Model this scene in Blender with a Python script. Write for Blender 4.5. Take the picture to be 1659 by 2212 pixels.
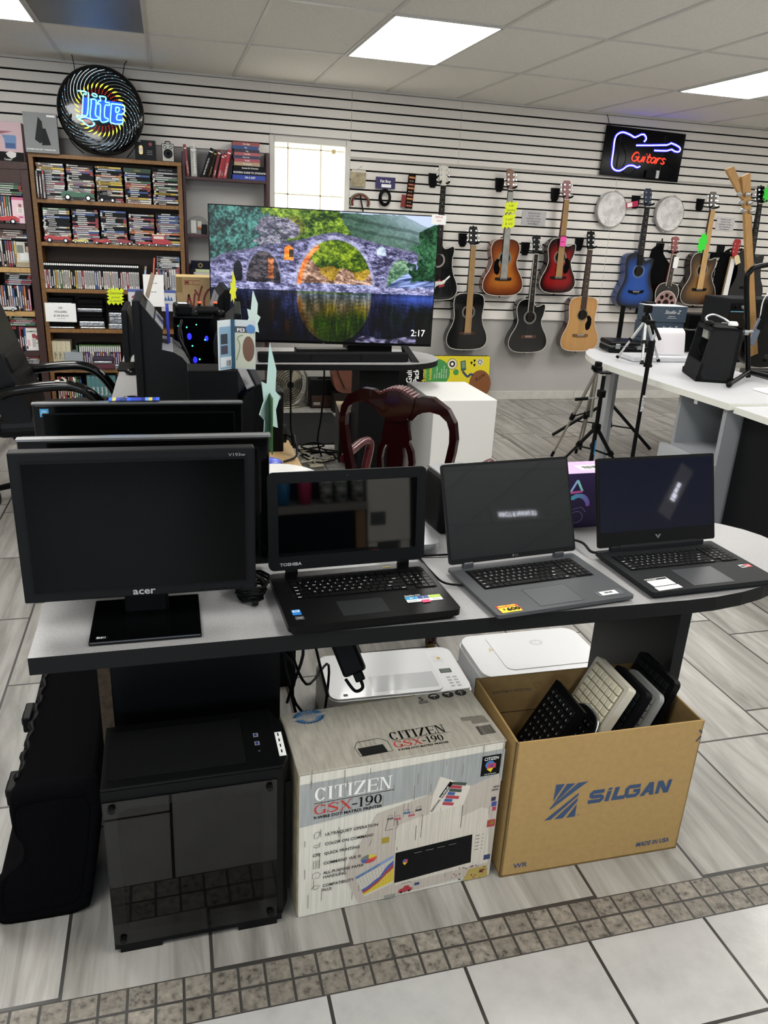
import bpy, bmesh, math, random
import numpy as np
from mathutils import Vector, Matrix, Euler
for _o in list(bpy.data.objects): bpy.data.objects.remove(_o)
S = bpy.context.scene; C = S.collection; PI = math.pi
RND = random.Random(7)
# ---------------------------------------------------------------- camera
cam_d = bpy.data.cameras.new('camera'); cam = bpy.data.objects.new('camera', cam_d); C.objects.link(cam); S.camera = cam
cam_d.sensor_fit = 'VERTICAL'; cam_d.sensor_height = 36.0; cam_d.lens = 1670.2 / 2212 * 36.0
cam_d.clip_start = 0.05; cam_d.clip_end = 60
_p, _r, _y = 0.357508, 0.0522118, 0.275498
_F = Vector((math.sin(_y)*math.cos(_p), math.cos(_y)*math.cos(_p), -math.sin(_p)))
_R0 = Vector((math.cos(_y), -math.sin(_y), 0)); _U0 = _R0.cross(_F)
_R = math.cos(_r)*_R0 + math.sin(_r)*_U0; _U = -math.sin(_r)*_R0 + math.cos(_r)*_U0
_m = Matrix((_R, _U, -_F)).transposed().to_4x4(); _m.translation = (0, 0, 1.56); cam.matrix_world = _m
# ---------------------------------------------------------------- world and exposure
W = bpy.data.worlds.new('world'); S.world = W; W.use_nodes = True
W.node_tree.nodes['Background'].inputs[0].default_value = (.55, .62, .75, 1)
W.node_tree.nodes['Background'].inputs[1].default_value = .25
S.view_settings.view_transform = 'Standard'; S.view_settings.look = 'None'
S.view_settings.gamma = 1.0; S.view_settings.use_curve_mapping = False; S.view_settings.exposure = 0.0
S.cycles.max_bounces = 8; S.cycles.diffuse_bounces = 4; S.cycles.glossy_bounces = 4; S.cycles.transmission_bounces = 6
S.cycles.transparent_max_bounces = 8; S.cycles.caustics_reflective = False; S.cycles.caustics_refractive = False
S.cycles.sample_clamp_indirect = 6.0
PANEL = 17.5      # radiance of a fluorescent ceiling panel
DAY = 6.0         # radiance of the shop-front glass behind the camera
# ---------------------------------------------------------------- materials
def L(h):
    if isinstance(h, (tuple, list)): return tuple(h)
    h = h.lstrip('#'); v = [int(h[i:i+2], 16)/255 for i in (0, 2, 4)]
    return tuple(c/12.92 if c <= .04045 else ((c+.055)/1.055)**2.4 for c in v)
_MC = {}
def M(c, r=.5, m=0., sp=.5, em=0., noise=None, bump=None, coat=0., trans=0., alpha=1., stretch=(1, 1, 1)):
    key = (str(c), r, m, sp, em, noise, bump, coat, trans, alpha, stretch)
    if key in _MC: return _MC[key]
    mt = bpy.data.materials.new('mat_%d' % len(_MC)); mt.use_nodes = True; _MC[key] = mt
    nt = mt.node_tree; b = nt.nodes['Principled BSDF']; col = L(c)+(1,)
    if max(col[:3]) < .03 and sp == .5: sp = .13; col = tuple(x*.6 for x in col[:3])+(1,)      # dark plastics and fabrics: weak sheen
    b.inputs['Base Color'].default_value = col; b.inputs['Roughness'].default_value = r
    b.inputs['Metallic'].default_value = m; b.inputs['Specular IOR Level'].default_value = sp
    b.inputs['Coat Weight'].default_value = coat; b.inputs['Coat Roughness'].default_value = .06
    b.inputs['Transmission Weight'].default_value = trans; b.inputs['Alpha'].default_value = alpha
    if em: b.inputs['Emission Color'].default_value = col; b.inputs['Emission Strength'].default_value = em
    if noise or bump:
        tc = nt.nodes.new('ShaderNodeTexCoord'); mp = nt.nodes.new('ShaderNodeMapping'); mp.inputs['Scale'].default_value = stretch
        nt.links.new(tc.outputs['Object'], mp.inputs[0])
    if noise:
        sc, am = noise[0], noise[1]; c2 = L(noise[2])+(1,) if len(noise) > 2 else tuple(x*(1-am) for x in col[:3])+(1,)
        n = nt.nodes.new('ShaderNodeTexNoise'); n.inputs['Scale'].default_value = sc; n.inputs['Detail'].default_value = 6
        cr = nt.nodes.new('ShaderNodeValToRGB'); cr.color_ramp.elements[0].position = .35; cr.color_ramp.elements[1].position = .65
        cr.color_ramp.elements[0].color = c2; cr.color_ramp.elements[1].color = col
        nt.links.new(mp.outputs[0], n.inputs['Vector']); nt.links.new(n.outputs['Fac'], cr.inputs[0]); nt.links.new(cr.outputs[0], b.inputs['Base Color'])
    if bump:
        n = nt.nodes.new('ShaderNodeTexNoise'); n.inputs['Scale'].default_value = bump[0]; n.inputs['Detail'].default_value = 4
        bp = nt.nodes.new('ShaderNodeBump'); bp.inputs['Strength'].default_value = bump[1]; bp.inputs['Distance'].default_value = .004
        nt.links.new(mp.outputs[0], n.inputs['Vector']); nt.links.new(n.outputs['Fac'], bp.inputs['Height']); nt.links.new(bp.outputs[0], b.inputs['Normal'])
    return mt
def Mattr(name, stops=None, r=.3, coat=.0, em=False, sp=.5):
    """material driven by the colour attribute 'paint' (stops: ramp over its red channel)"""
    mt = bpy.data.materials.new(name); mt.use_nodes = True; nt = mt.node_tree; b = nt.nodes['Principled BSDF']
    a = nt.nodes.new('ShaderNodeAttribute'); a.attribute_name = 'paint'; out = a.outputs['Color']
    if stops:
        cr = nt.nodes.new('ShaderNodeValToRGB'); e = cr.color_ramp.elements
        while len(e) < len(stops): e.new(.5)
        for i, (p, c) in enumerate(stops): e[i].position = p; e[i].color = L(c)+(1,)
        nt.links.new(a.outputs['Fac'], cr.inputs[0]); out = cr.outputs[0]
        tc = nt.nodes.new('ShaderNodeTexCoord'); mp = nt.nodes.new('ShaderNodeMapping'); mp.inputs['Scale'].default_value = (90, 90, 3)
        n = nt.nodes.new('ShaderNodeTexNoise'); n.inputs['Scale'].default_value = 1; mx = nt.nodes.new('ShaderNodeMixRGB'); mx.blend_type = 'MULTIPLY'
        nt.links.new(tc.outputs['Object'], mp.inputs[0]); nt.links.new(mp.outputs[0], n.inputs['Vector']); mx.inputs[0].default_value = .35
        nt.links.new(out, mx.inputs[1]); nt.links.new(n.outputs['Fac'], mx.inputs[2]); out = mx.outputs[0]
    b.inputs['Roughness'].default_value = r; b.inputs['Coat Weight'].default_value = coat; b.inputs['Coat Roughness'].default_value = .05
    b.inputs['Specular IOR Level'].default_value = sp
    if em:
        b.inputs['Base Color'].default_value = (.01, .01, .01, 1); nt.links.new(out, b.inputs['Emission Color']); b.inputs['Emission Strength'].default_value = em
    else: nt.links.new(out, b.inputs['Base Color'])
    return mt
# ---------------------------------------------------------------- mesh building
def fr(o, right=(1, 0, 0), up=(0, 0, 1)):
    r = Vector(right).normalized(); u = Vector(up); n = r.cross(u).normalized(); u = n.cross(r)
    m = Matrix((r, u, n)).transposed().to_4x4(); m.translation = o; return m
def cr_spline(pts, k=6, closed=False):
    P = [Vector(p) for p in pts]; n = len(P); out = []
    for i in range(n if closed else n-1):
        a, b, c, d = (P[(i-1) % n], P[i], P[(i+1) % n], P[(i+2) % n]) if closed else (P[max(i-1, 0)], P[i], P[i+1], P[min(i+2, n-1)])
        for j in range(k):
            t = j/k; out.append(.5*((2*b)+(c-a)*t+(2*a-5*b+4*c-d)*t*t+(3*b-a-3*c+d)*t**3))
    if not closed: out.append(P[-1])
    return out
def rrect(w, h, r, n=5, cx=0, cy=0):
    out = []
    for (sx, sy, a0) in ((1, 1, 0), (-1, 1, 90), (-1, -1, 180), (1, -1, 270)):
        for i in range(n+1):
            a = math.radians(a0+90*i/n); out.append((cx+sx*(w/2-r)+r*math.cos(a), cy+sy*(h/2-r)+r*math.sin(a)))
    return out
_TX = {}
def text_mesh(s, bold=0., spacing=1.):
    k = (s, bold, spacing)
    if k not in _TX:
        cu = bpy.data.curves.new('lettering', 'FONT'); cu.body = s; cu.size = 1; cu.offset = bold; cu.resolution_u = 2; cu.space_character = spacing
        cu.fill_mode = 'FRONT'; o = bpy.data.objects.new('lettering', cu); C.objects.link(o)
        me = bpy.data.meshes.new_from_object(o.evaluated_get(bpy.context.evaluated_depsgraph_get()))
        vs = [v.co.copy() for v in me.vertices]; fs = [tuple(p.vertices) for p in me.polygons]
        C.objects.unlink(o); bpy.data.objects.remove(o); bpy.data.curves.remove(cu); bpy.data.meshes.remove(me); _TX[k] = (vs, fs)
    return _TX[k]
class MB:
    def __init__(s): s.v = []; s.f = []; s.fm = []; s.sm = []; s.mats = []; s.X = Matrix.Identity(4); s.paint = None
    def slot(s, m):
        if m not in s.mats: s.mats.append(m)
        return s.mats.index(m)
    def add(s, vs, fs, m, smooth=False, X=None):
        T = s.X @ X if X is not None else s.X; b = len(s.v); s.v += [T @ Vector(v) for v in vs]; k = s.slot(m)
        for f in fs: s.f.append(tuple(b+i for i in f)); s.fm.append(k); s.sm.append(smooth)
        return b
    def box(s, c, d, m, bev=0., rot=None, seg=2):
        bm = bmesh.new(); bmesh.ops.create_cube(bm, size=1); bmesh.ops.scale(bm, vec=d, verts=bm.verts)
        if bev: bmesh.ops.bevel(bm, geom=bm.edges[:], offset=min(bev, min(d)*.49), segments=seg, affect='EDGES', profile=.5)
        T = Matrix.Translation(c)
        if rot is not None: T = T @ (Euler(rot).to_matrix().to_4x4() if not isinstance(rot, Matrix) else rot)
        bm.verts.index_update(); s.add([v.co for v in bm.verts], [tuple(v.index for v in f.verts) for f in bm.faces], m, False, T); bm.free(); return s
    def bx(s, x0, x1, y0, y1, z0, z1, m, bev=0.): return s.box(((x0+x1)/2, (y0+y1)/2, (z0+z1)/2), (abs(x1-x0), abs(y1-y0), abs(z1-z0)), m, bev)
    def prism(s, pts, d, m, X=None, side=None, smooth=False, mtop=None):
        """polygon in the frame's XY plane, extruded from z=0 to z=d; material of sides / top can differ"""
        n = len(pts); v = [(p[0], p[1], 0) for p in pts]+[(p[0], p[1], d) for p in pts]
        s.add(v, [tuple(range(n-1, -1, -1))], m, False, X); s.add(v, [tuple(range(n, 2*n))], mtop or m, False, X)
        s.add(v, [(i, (i+1) % n, n+(i+1) % n, n+i) for i in range(n)], side or m, smooth, X); return s
    def poly(s, pts, m, X=None):
        s.add([(p[0], p[1], p[2] if len(p) > 2 else 0) for p in pts], [tuple(range(len(pts)))], m, False, X); return s
    def rect(s, x0, x1, y0, y1, m, X=None, z=0.): return s.poly([(x0, y0, z), (x1, y0, z), (x1, y1, z), (x0, y1, z)], m, X)
    def hull(s, a, b, m):
        """loft between two equally long 3D loops, capped"""
        n = len(a); s.add(list(a)+list(b), [tuple(range(n-1, -1, -1)), tuple(range(n, 2*n))]+[(i, (i+1) % n, n+(i+1) % n, n+i) for i in range(n)], m); return s
    def cyl(s, p0, p1, r0, m, r1=None, n=14, smooth=True):
        p0, p1 = Vector(p0), Vector(p1); r1 = r0 if r1 is None else r1; q = (p1-p0).to_track_quat('Z', 'Y').to_matrix()
        v = []
        for p, r in ((p0, r0), (p1, r1)):
            for i in range(n): a = 2*PI*i/n; v.append(p+q @ Vector((r*math.cos(a), r*math.sin(a), 0)))
        s.add(v, [(i, (i+1) % n, n+(i+1) % n, n+i) for i in range(n)], m, smooth)
        s.add(v, [tuple(range(n-1, -1, -1)), tuple(range(n, 2*n))], m); return s
    def tube(s, pts, r, m, n=8, closed=False, flat=1.):
        P = [Vector(p) for p in pts]; k = len(P); v = []; prev = None
        for i, p in enumerate(P):
            t = (P[(i+1) % k]-P[i-1]) if closed else (P[min(i+1, k-1)]-P[max(i-1, 0)])
            t = t.normalized() if t.length > 1e-9 else Vector((0, 0, 1))
            if prev is None: u = t.orthogonal().normalized()
            else:
                u = prev-t*prev.dot(t); u = u.normalized() if u.length > 1e-6 else t.orthogonal().normalized()
            prev = u; w = t.cross(u); rr = r[i] if isinstance(r, (list, tuple)) else r
            for j in range(n): a = 2*PI*j/n; v.append(p+u*rr*math.cos(a)+w*rr*flat*math.sin(a))
        fs = [(i*n+j, i*n+(j+1) % n, ((i+1) % k)*n+(j+1) % n, ((i+1) % k)*n+j) for i in range(k if closed else k-1) for j in range(n)]
        s.add(v, fs, m, True)
        if not closed: s.add(v, [tuple(range(n-1, -1, -1)), tuple((k-1)*n+j for j in range(n))], m)
        return s
    def lathe(s, prof, m, n=20, X=None, smooth=True):
        k = len(prof); v = [(r*math.cos(2*PI*j/n), r*math.sin(2*PI*j/n), z) for r, z in prof for j in range(n)]
        s.add(v, [(i*n+j, i*n+(j+1) % n, (i+1)*n+(j+1) % n, (i+1)*n+j) for i in range(k-1) for j in range(n)], m, smooth, X); return s
    def disc(s, r, m, X=None, n=24, ri=0., z=0., ry=None):
        ry = r if ry is None else ry; v = [(r*math.cos(2*PI*j/n), ry*math.sin(2*PI*j/n), z) for j in range(n)]
        if ri:
            v += [(a*ri/r, b*ri/r, c) for a, b, c in v]; s.add(v, [(i, (i+1) % n, n+(i+1) % n, n+i) for i in range(n)], m, False, X)
        else: s.add(v, [tuple(range(n))], m, False, X)
        return s
    def sphere(s, c, r, m, n=12, sc=(1, 1, 1)):
        k = n//2+1; return s.lathe([(r*math.sin(PI*i/(k-1)), -r*math.cos(PI*i/(k-1))) for i in range(k)], m, n, Matrix.Translation(c) @ Matrix.Diagonal((*sc, 1)))
    def text(s, t, size, m, X, align='L', bold=0., xs=1., shear=0., spacing=1., z=.0006, valign='B'):
        vs, fs = text_mesh(t, bold, spacing)
        if not vs: return s
        x0 = min(v.x for v in vs); x1 = max(v.x for v in vs); off = {'L': 0, 'C': -(x0+x1)/2, 'R': -x1}[align]
        s.add([((v.x+off+shear*v.y)*size*xs, v.y*size, z) for v in vs], fs, m, False, X); return s
    def mesh(s, name):
        me = bpy.data.meshes.new(name); me.from_pydata(s.v, [], s.f)
        for m in s.mats: me.materials.append(m)
        me.polygons.foreach_set('material_index', s.fm); me.polygons.foreach_set('use_smooth', s.sm)
        if s.paint:
            at = me.color_attributes.new('paint', 'FLOAT_COLOR', 'POINT'); n = len(s.v); buf = [1.]*(4*n)
            for i, c in s.paint.items(): buf[4*i:4*i+4] = (*c, 1.) if len(c) == 3 else c
            at.data.foreach_set('color', buf)
        me.update(); return me
    def build(s, name, parent=None):
        o = bpy.data.objects.new(name, s.mesh(name)); C.objects.link(o)
        if parent is not None: o.parent = parent
        return o
def thing(name, label, cat, loc=(0, 0, 0), rz=0., group=None, rot=None):
    o = bpy.data.objects.new(name, None); C.objects.link(o); o.empty_display_size = .1; o.location = loc
    o.rotation_euler = rot if rot else (0, 0, rz); return tag(o, label, cat, group)
def tag(o, label, cat, group=None, kind=None):
    o['label'] = label; o['category'] = cat
    if group: o['group'] = group
    if kind: o['kind'] = kind
    return o
def struct(mb, name, label=None):
    o = mb.build(name); o['kind'] = 'structure'
    if label: o['label'] = label
    return o
def place(o, loc, rz=0., rot=None): o.location = loc; o.rotation_euler = rot if rot else (0, 0, rz); return o
def copy_tree(o, parent=None):
    c = o.copy(); C.objects.link(c)
    if parent is not None: c.parent = parent
    for ch in list(o.children): copy_tree(ch, c)
    return c
BLK = M('#0b0c0d', .45); BLKG = M('#08090a', .12, coat=.3); BLKM = M('#131415', .75); DGREY = M('#2a2c2e', .6); WHITE = M('#e8e8e6', .5)
PAPER = M('#f2f2f0', .8); CHROME = M('#c8cacc', .2, m=1.); SILVER = M('#b4b6b8', .35, m=.9); SCREEN = M('#020304', .03, sp=1.); GREYP = M('#8d8f90', .5)
# ================================================================ the setting
CEIL = 2.563; WY = 6.92
X0, X1, Y0 = -3.4, 8.6, -3.6
def floor_mat(kind):
    mt = bpy.data.materials.new('floor_'+kind); mt.use_nodes = True; nt = mt.node_tree; N = nt.nodes; K = nt.links; b = N['Principled BSDF']
    tc = N.new('ShaderNodeTexCoord'); sep = N.new('ShaderNodeSeparateXYZ'); K.new(tc.outputs['Object'], sep.inputs[0])
    def off(o, d):
        a = N.new('ShaderNodeMath'); a.operation = 'SUBTRACT'; K.new(o, a.inputs[0]); a.inputs[1].default_value = d; return a.outputs[0]
    cb = N.new('ShaderNodeCombineXYZ'); br = N.new('ShaderNodeTexBrick'); K.new(cb.outputs[0], br.inputs['Vector'])
    P = {'plank': (.527, .024, .624, .314, .0042, .795), 'border': (.078, 1.165, .0578, .055, .0032, 0.), 'near': (.30, .574, .625, .3125, .0042, .5)}[kind]
    if kind == 'border': K.new(off(sep.outputs[0], P[0]), cb.inputs[0]); K.new(off(sep.outputs[1], P[1]), cb.inputs[1])
    else: K.new(off(sep.outputs[1], P[0]), cb.inputs[0]); K.new(off(sep.outputs[0], P[1]), cb.inputs[1])
    br.inputs['Scale'].default_value = 1; br.inputs['Brick Width'].default_value = P[2]; br.inputs['Row Height'].default_value = P[3]
    br.inputs['Mortar Size'].default_value = P[4]; br.inputs['Mortar Smooth'].default_value = .1; br.offset = P[5]; br.offset_frequency = 2; br.inputs['Bias'].default_value = 0
    br.inputs['Color1'].default_value = (0, 0, 0, 1); br.inputs['Color2'].default_value = (1, 1, 1, 1); br.inputs['Mortar'].default_value = (.5, .5, .5, 1)
    # streaks or pits, shifted per tile
    mp = N.new('ShaderNodeMapping'); K.new(tc.outputs['Object'], mp.inputs[0]); mp.inputs['Scale'].default_value = {'plank': (16, 1.6, 1), 'border': (60, 60, 60), 'near': (11, 11, 11)}[kind]
    sh = N.new('ShaderNodeVectorMath'); sh.operation = 'MULTIPLY_ADD'; K.new(br.outputs['Color'], sh.inputs[0]); sh.inputs[1].default_value = (37, 11, 5); K.new(mp.outputs[0], sh.inputs[2])
    n1 = N.new('ShaderNodeTexNoise'); n1.inputs['Scale'].default_value = 1; n1.inputs['Detail'].default_value = 8; n1.inputs['Roughness'].default_value = .62; n1.inputs['Distortion'].default_value = .6 if kind == 'plank' else 0.
    K.new(sh.outputs[0], n1.inputs['Vector'])
    cr = N.new('ShaderNodeValToRGB'); e = cr.color_ramp.elements
    S3 = {'plank': [(.3, '#716e69'), (.5, '#98958f'), (.68, '#aeaca7')], 'border': [(.33, '#3c3832'), (.45, '#79736a'), (.68, '#979084')], 'near': [(.3, '#a5a4a1'), (.5, '#aeadaa'), (.7, '#b5b4b1')]}[kind]
    e.new(.5)
    for i, (p, c) in enumerate(S3): e[i].position = p; e[i].color = L(c)+(1,)
    K.new(n1.outputs['Fac'], cr.inputs[0])
    tone = N.new('ShaderNodeMixRGB'); tone.blend_type = 'MULTIPLY'; tone.inputs[0].default_value = {'plank': .35, 'border': .6, 'near': .06}[kind]; K.new(cr.outputs[0], tone.inputs[1])
    tr = N.new('ShaderNodeValToRGB'); tr.color_ramp.elements[0].color = (.55, .54, .53, 1); K.new(br.outputs['Color'], tr.inputs[0]); K.new(tr.outputs[0], tone.inputs[2])
    mx = N.new('ShaderNodeMixRGB'); K.new(br.outputs['Fac'], mx.inputs[0]); K.new(tone.outputs[0], mx.inputs[1]); mx.inputs[2].default_value = L('#33312e')+(1,)
    K.new(mx.outputs[0], b.inputs['Base Color'])
    b.inputs['Roughness'].default_value = {'plank': .38, 'border': .5, 'near': .2}[kind]
    bp = N.new('ShaderNodeBump'); bp.inputs['Strength'].default_value = .35; bp.inputs['Distance'].default_value = .003
    sb = N.new('ShaderNodeMath'); sb.operation = 'SUBTRACT'; K.new(n1.outputs['Fac'], sb.inputs[0]); K.new(br.outputs['Fac'], sb.inputs[1]); K.new(sb.outputs[0], bp.inputs['Height']); K.new(bp.outputs[0], b.inputs['Normal'])
    return mt
fl = MB()
for (a, b_, k) in ((1.275, WY+.02, 'plank'), (1.1645, 1.275, 'border'), (Y0-.1, 1.1645, 'near')):
    fl.poly([(X0-.1, a, 0), (X1+.1, a, 0), (X1+.1, b_, 0), (X0-.1, b_, 0)], floor_mat(k))
struct(fl, 'floor')
# ceiling: lay-in tiles on white bars
tile = M('#ece9e1', .9, noise=(75., .08), bump=(160., .25)); bar = M('#d0cec8', .5)
GX = [.553+.6168*k for k in range(-7, 14)]; GY = [5.618-1.175*k for k in range(0, 8)]
ce = MB(); ce.bx(X0-.1, X1+.1, Y0-.1, WY+.1, CEIL+.006, CEIL+.06, tile)
for x in GX: ce.bx(x-.011, x+.011, Y0, WY, CEIL, CEIL+.008, bar)
for y in GY: ce.bx(X0, X1, y-.011, y+.011, CEIL-.0005, CEIL+.008, bar)
ce.bx(X0, X1, WY-.02, WY, CEIL-.012, CEIL+.01, bar)
struct(ce, 'ceiling')
# back wall: painted board with slatwall above
paint = M('#aeaba7', .7, noise=(3., .05)); slat = M('#e4dfd8', .45, noise=(1.5, .04)); groove = M('#0a0a0a', .8)
wb = MB(); wx0, wx1, wz0, wz1 = .862, 1.468, 1.30, 2.142
for (a, b_, z0, z1) in ((X0, wx0, -.05, CEIL+.05), (wx1, X1, -.05, CEIL+.05), (wx0, wx1, -.05, wz0), (wx0, wx1, wz1, CEIL+.05)):
    wb.bx(a, b_, WY, WY+.1, z0, z1, paint)
P_ = .0741
def slats(xa, xb, z0, z1):
    n = max(1, round((z1-z0)/P_))
    wb.bx(xa, xb, WY-.005, WY+.001, z0, z1, groove)
    for i in range(n):
        a = z0+i*P_; wb.bx(xa, xb, WY-.020, WY-.004, a, a+P_-.0125, slat, .002)
slats(wx1+.03, X1, .781, CEIL-.016); slats(wx0-.03, wx1+.03, .781+19*P_, CEIL-.016); slats(X0, wx0-.03, .781+17*P_, CEIL-.016)
for xs_, za, zb in ((3.997, .78, 2.05), (2.45, 2.05, 2.55), (-.33, 2.05, 2.55), (1.5, 2.05, 2.55)): wb.bx(xs_-.0012, xs_+.0012, WY-.0203, WY-.01, za, zb, M('#8a8680', .6))
wb.bx(X0, X1, WY-.024, WY-.004, .765, .781, slat, .001); wb.bx(wx1+.03, X1, WY-.026, WY-.005, 2.046, 2.062, M('#b5b0a8', .5))
struct(wb, 'wall_back')
side = M('#d2cfc9', .75)
struct(MB().bx(X0-.1, X0, Y0, WY, -.05, CEIL+.05, side), 'wall_left'); struct(MB().bx(X1, X1+.1, Y0, WY, -.05, CEIL+.05, side), 'wall_right')
bb = MB()
for i, (a, b_) in enumerate(((X0, .9), (.9, 2.52), (2.52, 3.86), (3.86, X1))): bb.bx(a+.001, b_-.001, WY-.016, WY, 0, .082, M('#c9c6bf', .5, noise=(14., .12)), .003)
struct(bb, 'baseboard_back')
# the blown-out window in the back wall
wn = MB(); fw = M('#d9d6ce', .5)
for (a, b_, z0, z1) in ((wx0-.032, wx0+.012, wz0-.03, wz1+.035), (wx1-.012, wx1+.032, wz0-.03, wz1+.035), (wx0, wx1, wz1-.012, wz1+.035), (wx0, wx1, wz0-.03, wz0+.012)): wn.bx(a, b_, WY-.03, WY+.05, z0, z1, fw, .004)
wo = struct(wn, 'window_1')
sash = MB(); sw = M('#e9dfbe', .5)
for x in (wx0+.125, wx0+.40): sash.bx(x-.005, x+.005, WY+.03, WY+.045, wz0, wz1, sw)
for z in (1.745, 2.095): sash.bx(wx0, wx1, WY+.03, WY+.045, z-.005, z+.005, sw)
sash.bx(wx0+.49, wx0+.52, WY+.015, WY+.045, 2.075, 2.108, M('#c9b98a', .5)); sash.build('sash', wo)
MB().bx(wx0, wx1, WY+.05, WY+.055, wz0, wz1, M('#fffdf2', .3, em=2.6)).build('pane', wo)
# shop front behind the camera: a low wall, posts and daylight glass
wf = MB(); fwall = M('#8c8a86', .8); z0g, z1g = .55, 2.25
wf.bx(X0-.1, X1+.1, Y0-.12, Y0, -.05, z0g, fwall); wf.bx(X0-.1, X1+.1, Y0-.12, Y0, z1g, CEIL+.05, fwall)
bays = [(-3.2, -1.5), (-1.3, .5)]
ed = [X0-.1]+[x for b_ in bays for x in b_]+[X1+.1]
for i in range(0, len(ed), 2): wf.bx(ed[i], ed[i+1], Y0-.12, Y0, z0g, z1g, fwall)
struct(wf, 'wall_front')
for k, (a, b_) in enumerate(bays):
    w_ = struct(MB().bx(a, a+.05, Y0-.08, Y0+.02, z0g, z1g, DGREY).bx(b_-.05, b_, Y0-.08, Y0+.02, z0g, z1g, DGREY).bx(a, b_, Y0-.08, Y0+.02, z0g, z0g+.05, DGREY).bx(a, b_, Y0-.08, Y0+.02, z1g-.05, z1g, DGREY), 'window_%d' % (k+2))
    MB().bx(a+.05, b_-.05, Y0-.06, Y0-.05, z0g+.05, z1g-.05, M((.78, .88, 1.0), .3, em=DAY)).build('pane', w_)
# ceiling lights (2x4 ft troffers in the grid), the one unlit panel, and the panels further forward
glow = M((1., .985, .95), .4, em=PANEL)
def troffer(ix, y1, label, group=None):
    x = .553+.6168*ix; t = thing('ceiling_light', label, 'ceiling light', (x+.3084, y1-.5875, CEIL), 0, group)
    f = MB(); fm = M('#d6d5d0', .4)
    for sx in (-1, 1): f.bx(sx*.297-.006, sx*.297+.006, -.575, .575, -.006, .005, fm)
    for sy in (-1, 1): f.bx(-.303, .303, sy*.571-.006, sy*.571+.006, -.006, .005, fm)
    f.build('frame', t); d = MB(); d.bx(-.292, .292, -.566, .566, -.003, .004, glow); d.build('diffuser', t); return t
troffer(1, GY[0], 'lit ceiling light panel above the big television', None)
troffer(5, GY[0], 'lit ceiling light panel above the right-hand guitars and guitar neon sign')
troffer(-3, GY[0], 'lit ceiling light panel at upper left beside the unlit panel')
for iy in (2, 4):
    for ix in (-3, 1, 5, 9): troffer(ix, GY[iy], 'lit ceiling light panel in the row overhead', 'ceiling lights overhead')
troffer(9, GY[0], 'lit ceiling light panel at the far right end of the row', None)
t = thing('ceiling_panel', 'unlit grey prismatic ceiling panel reflecting the round blue neon sign', 'ceiling panel', (.553+.6168*-2+.3084, GY[0]-.5875, CEIL))
f = MB()
for sx in (-1, 1): f.bx(sx*.297-.006, sx*.297+.006, -.575, .575, -.006, .005, bar)
for sy in (-1, 1): f.bx(-.303, .303, sy*.571-.006, sy*.571+.006, -.006, .005, bar)
f.build('frame', t); MB().bx(-.292, .292, -.566, .566, -.003, .004, M('#77787a', .22, m=.55, bump=(300., .5))).build('lens', t)
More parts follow.
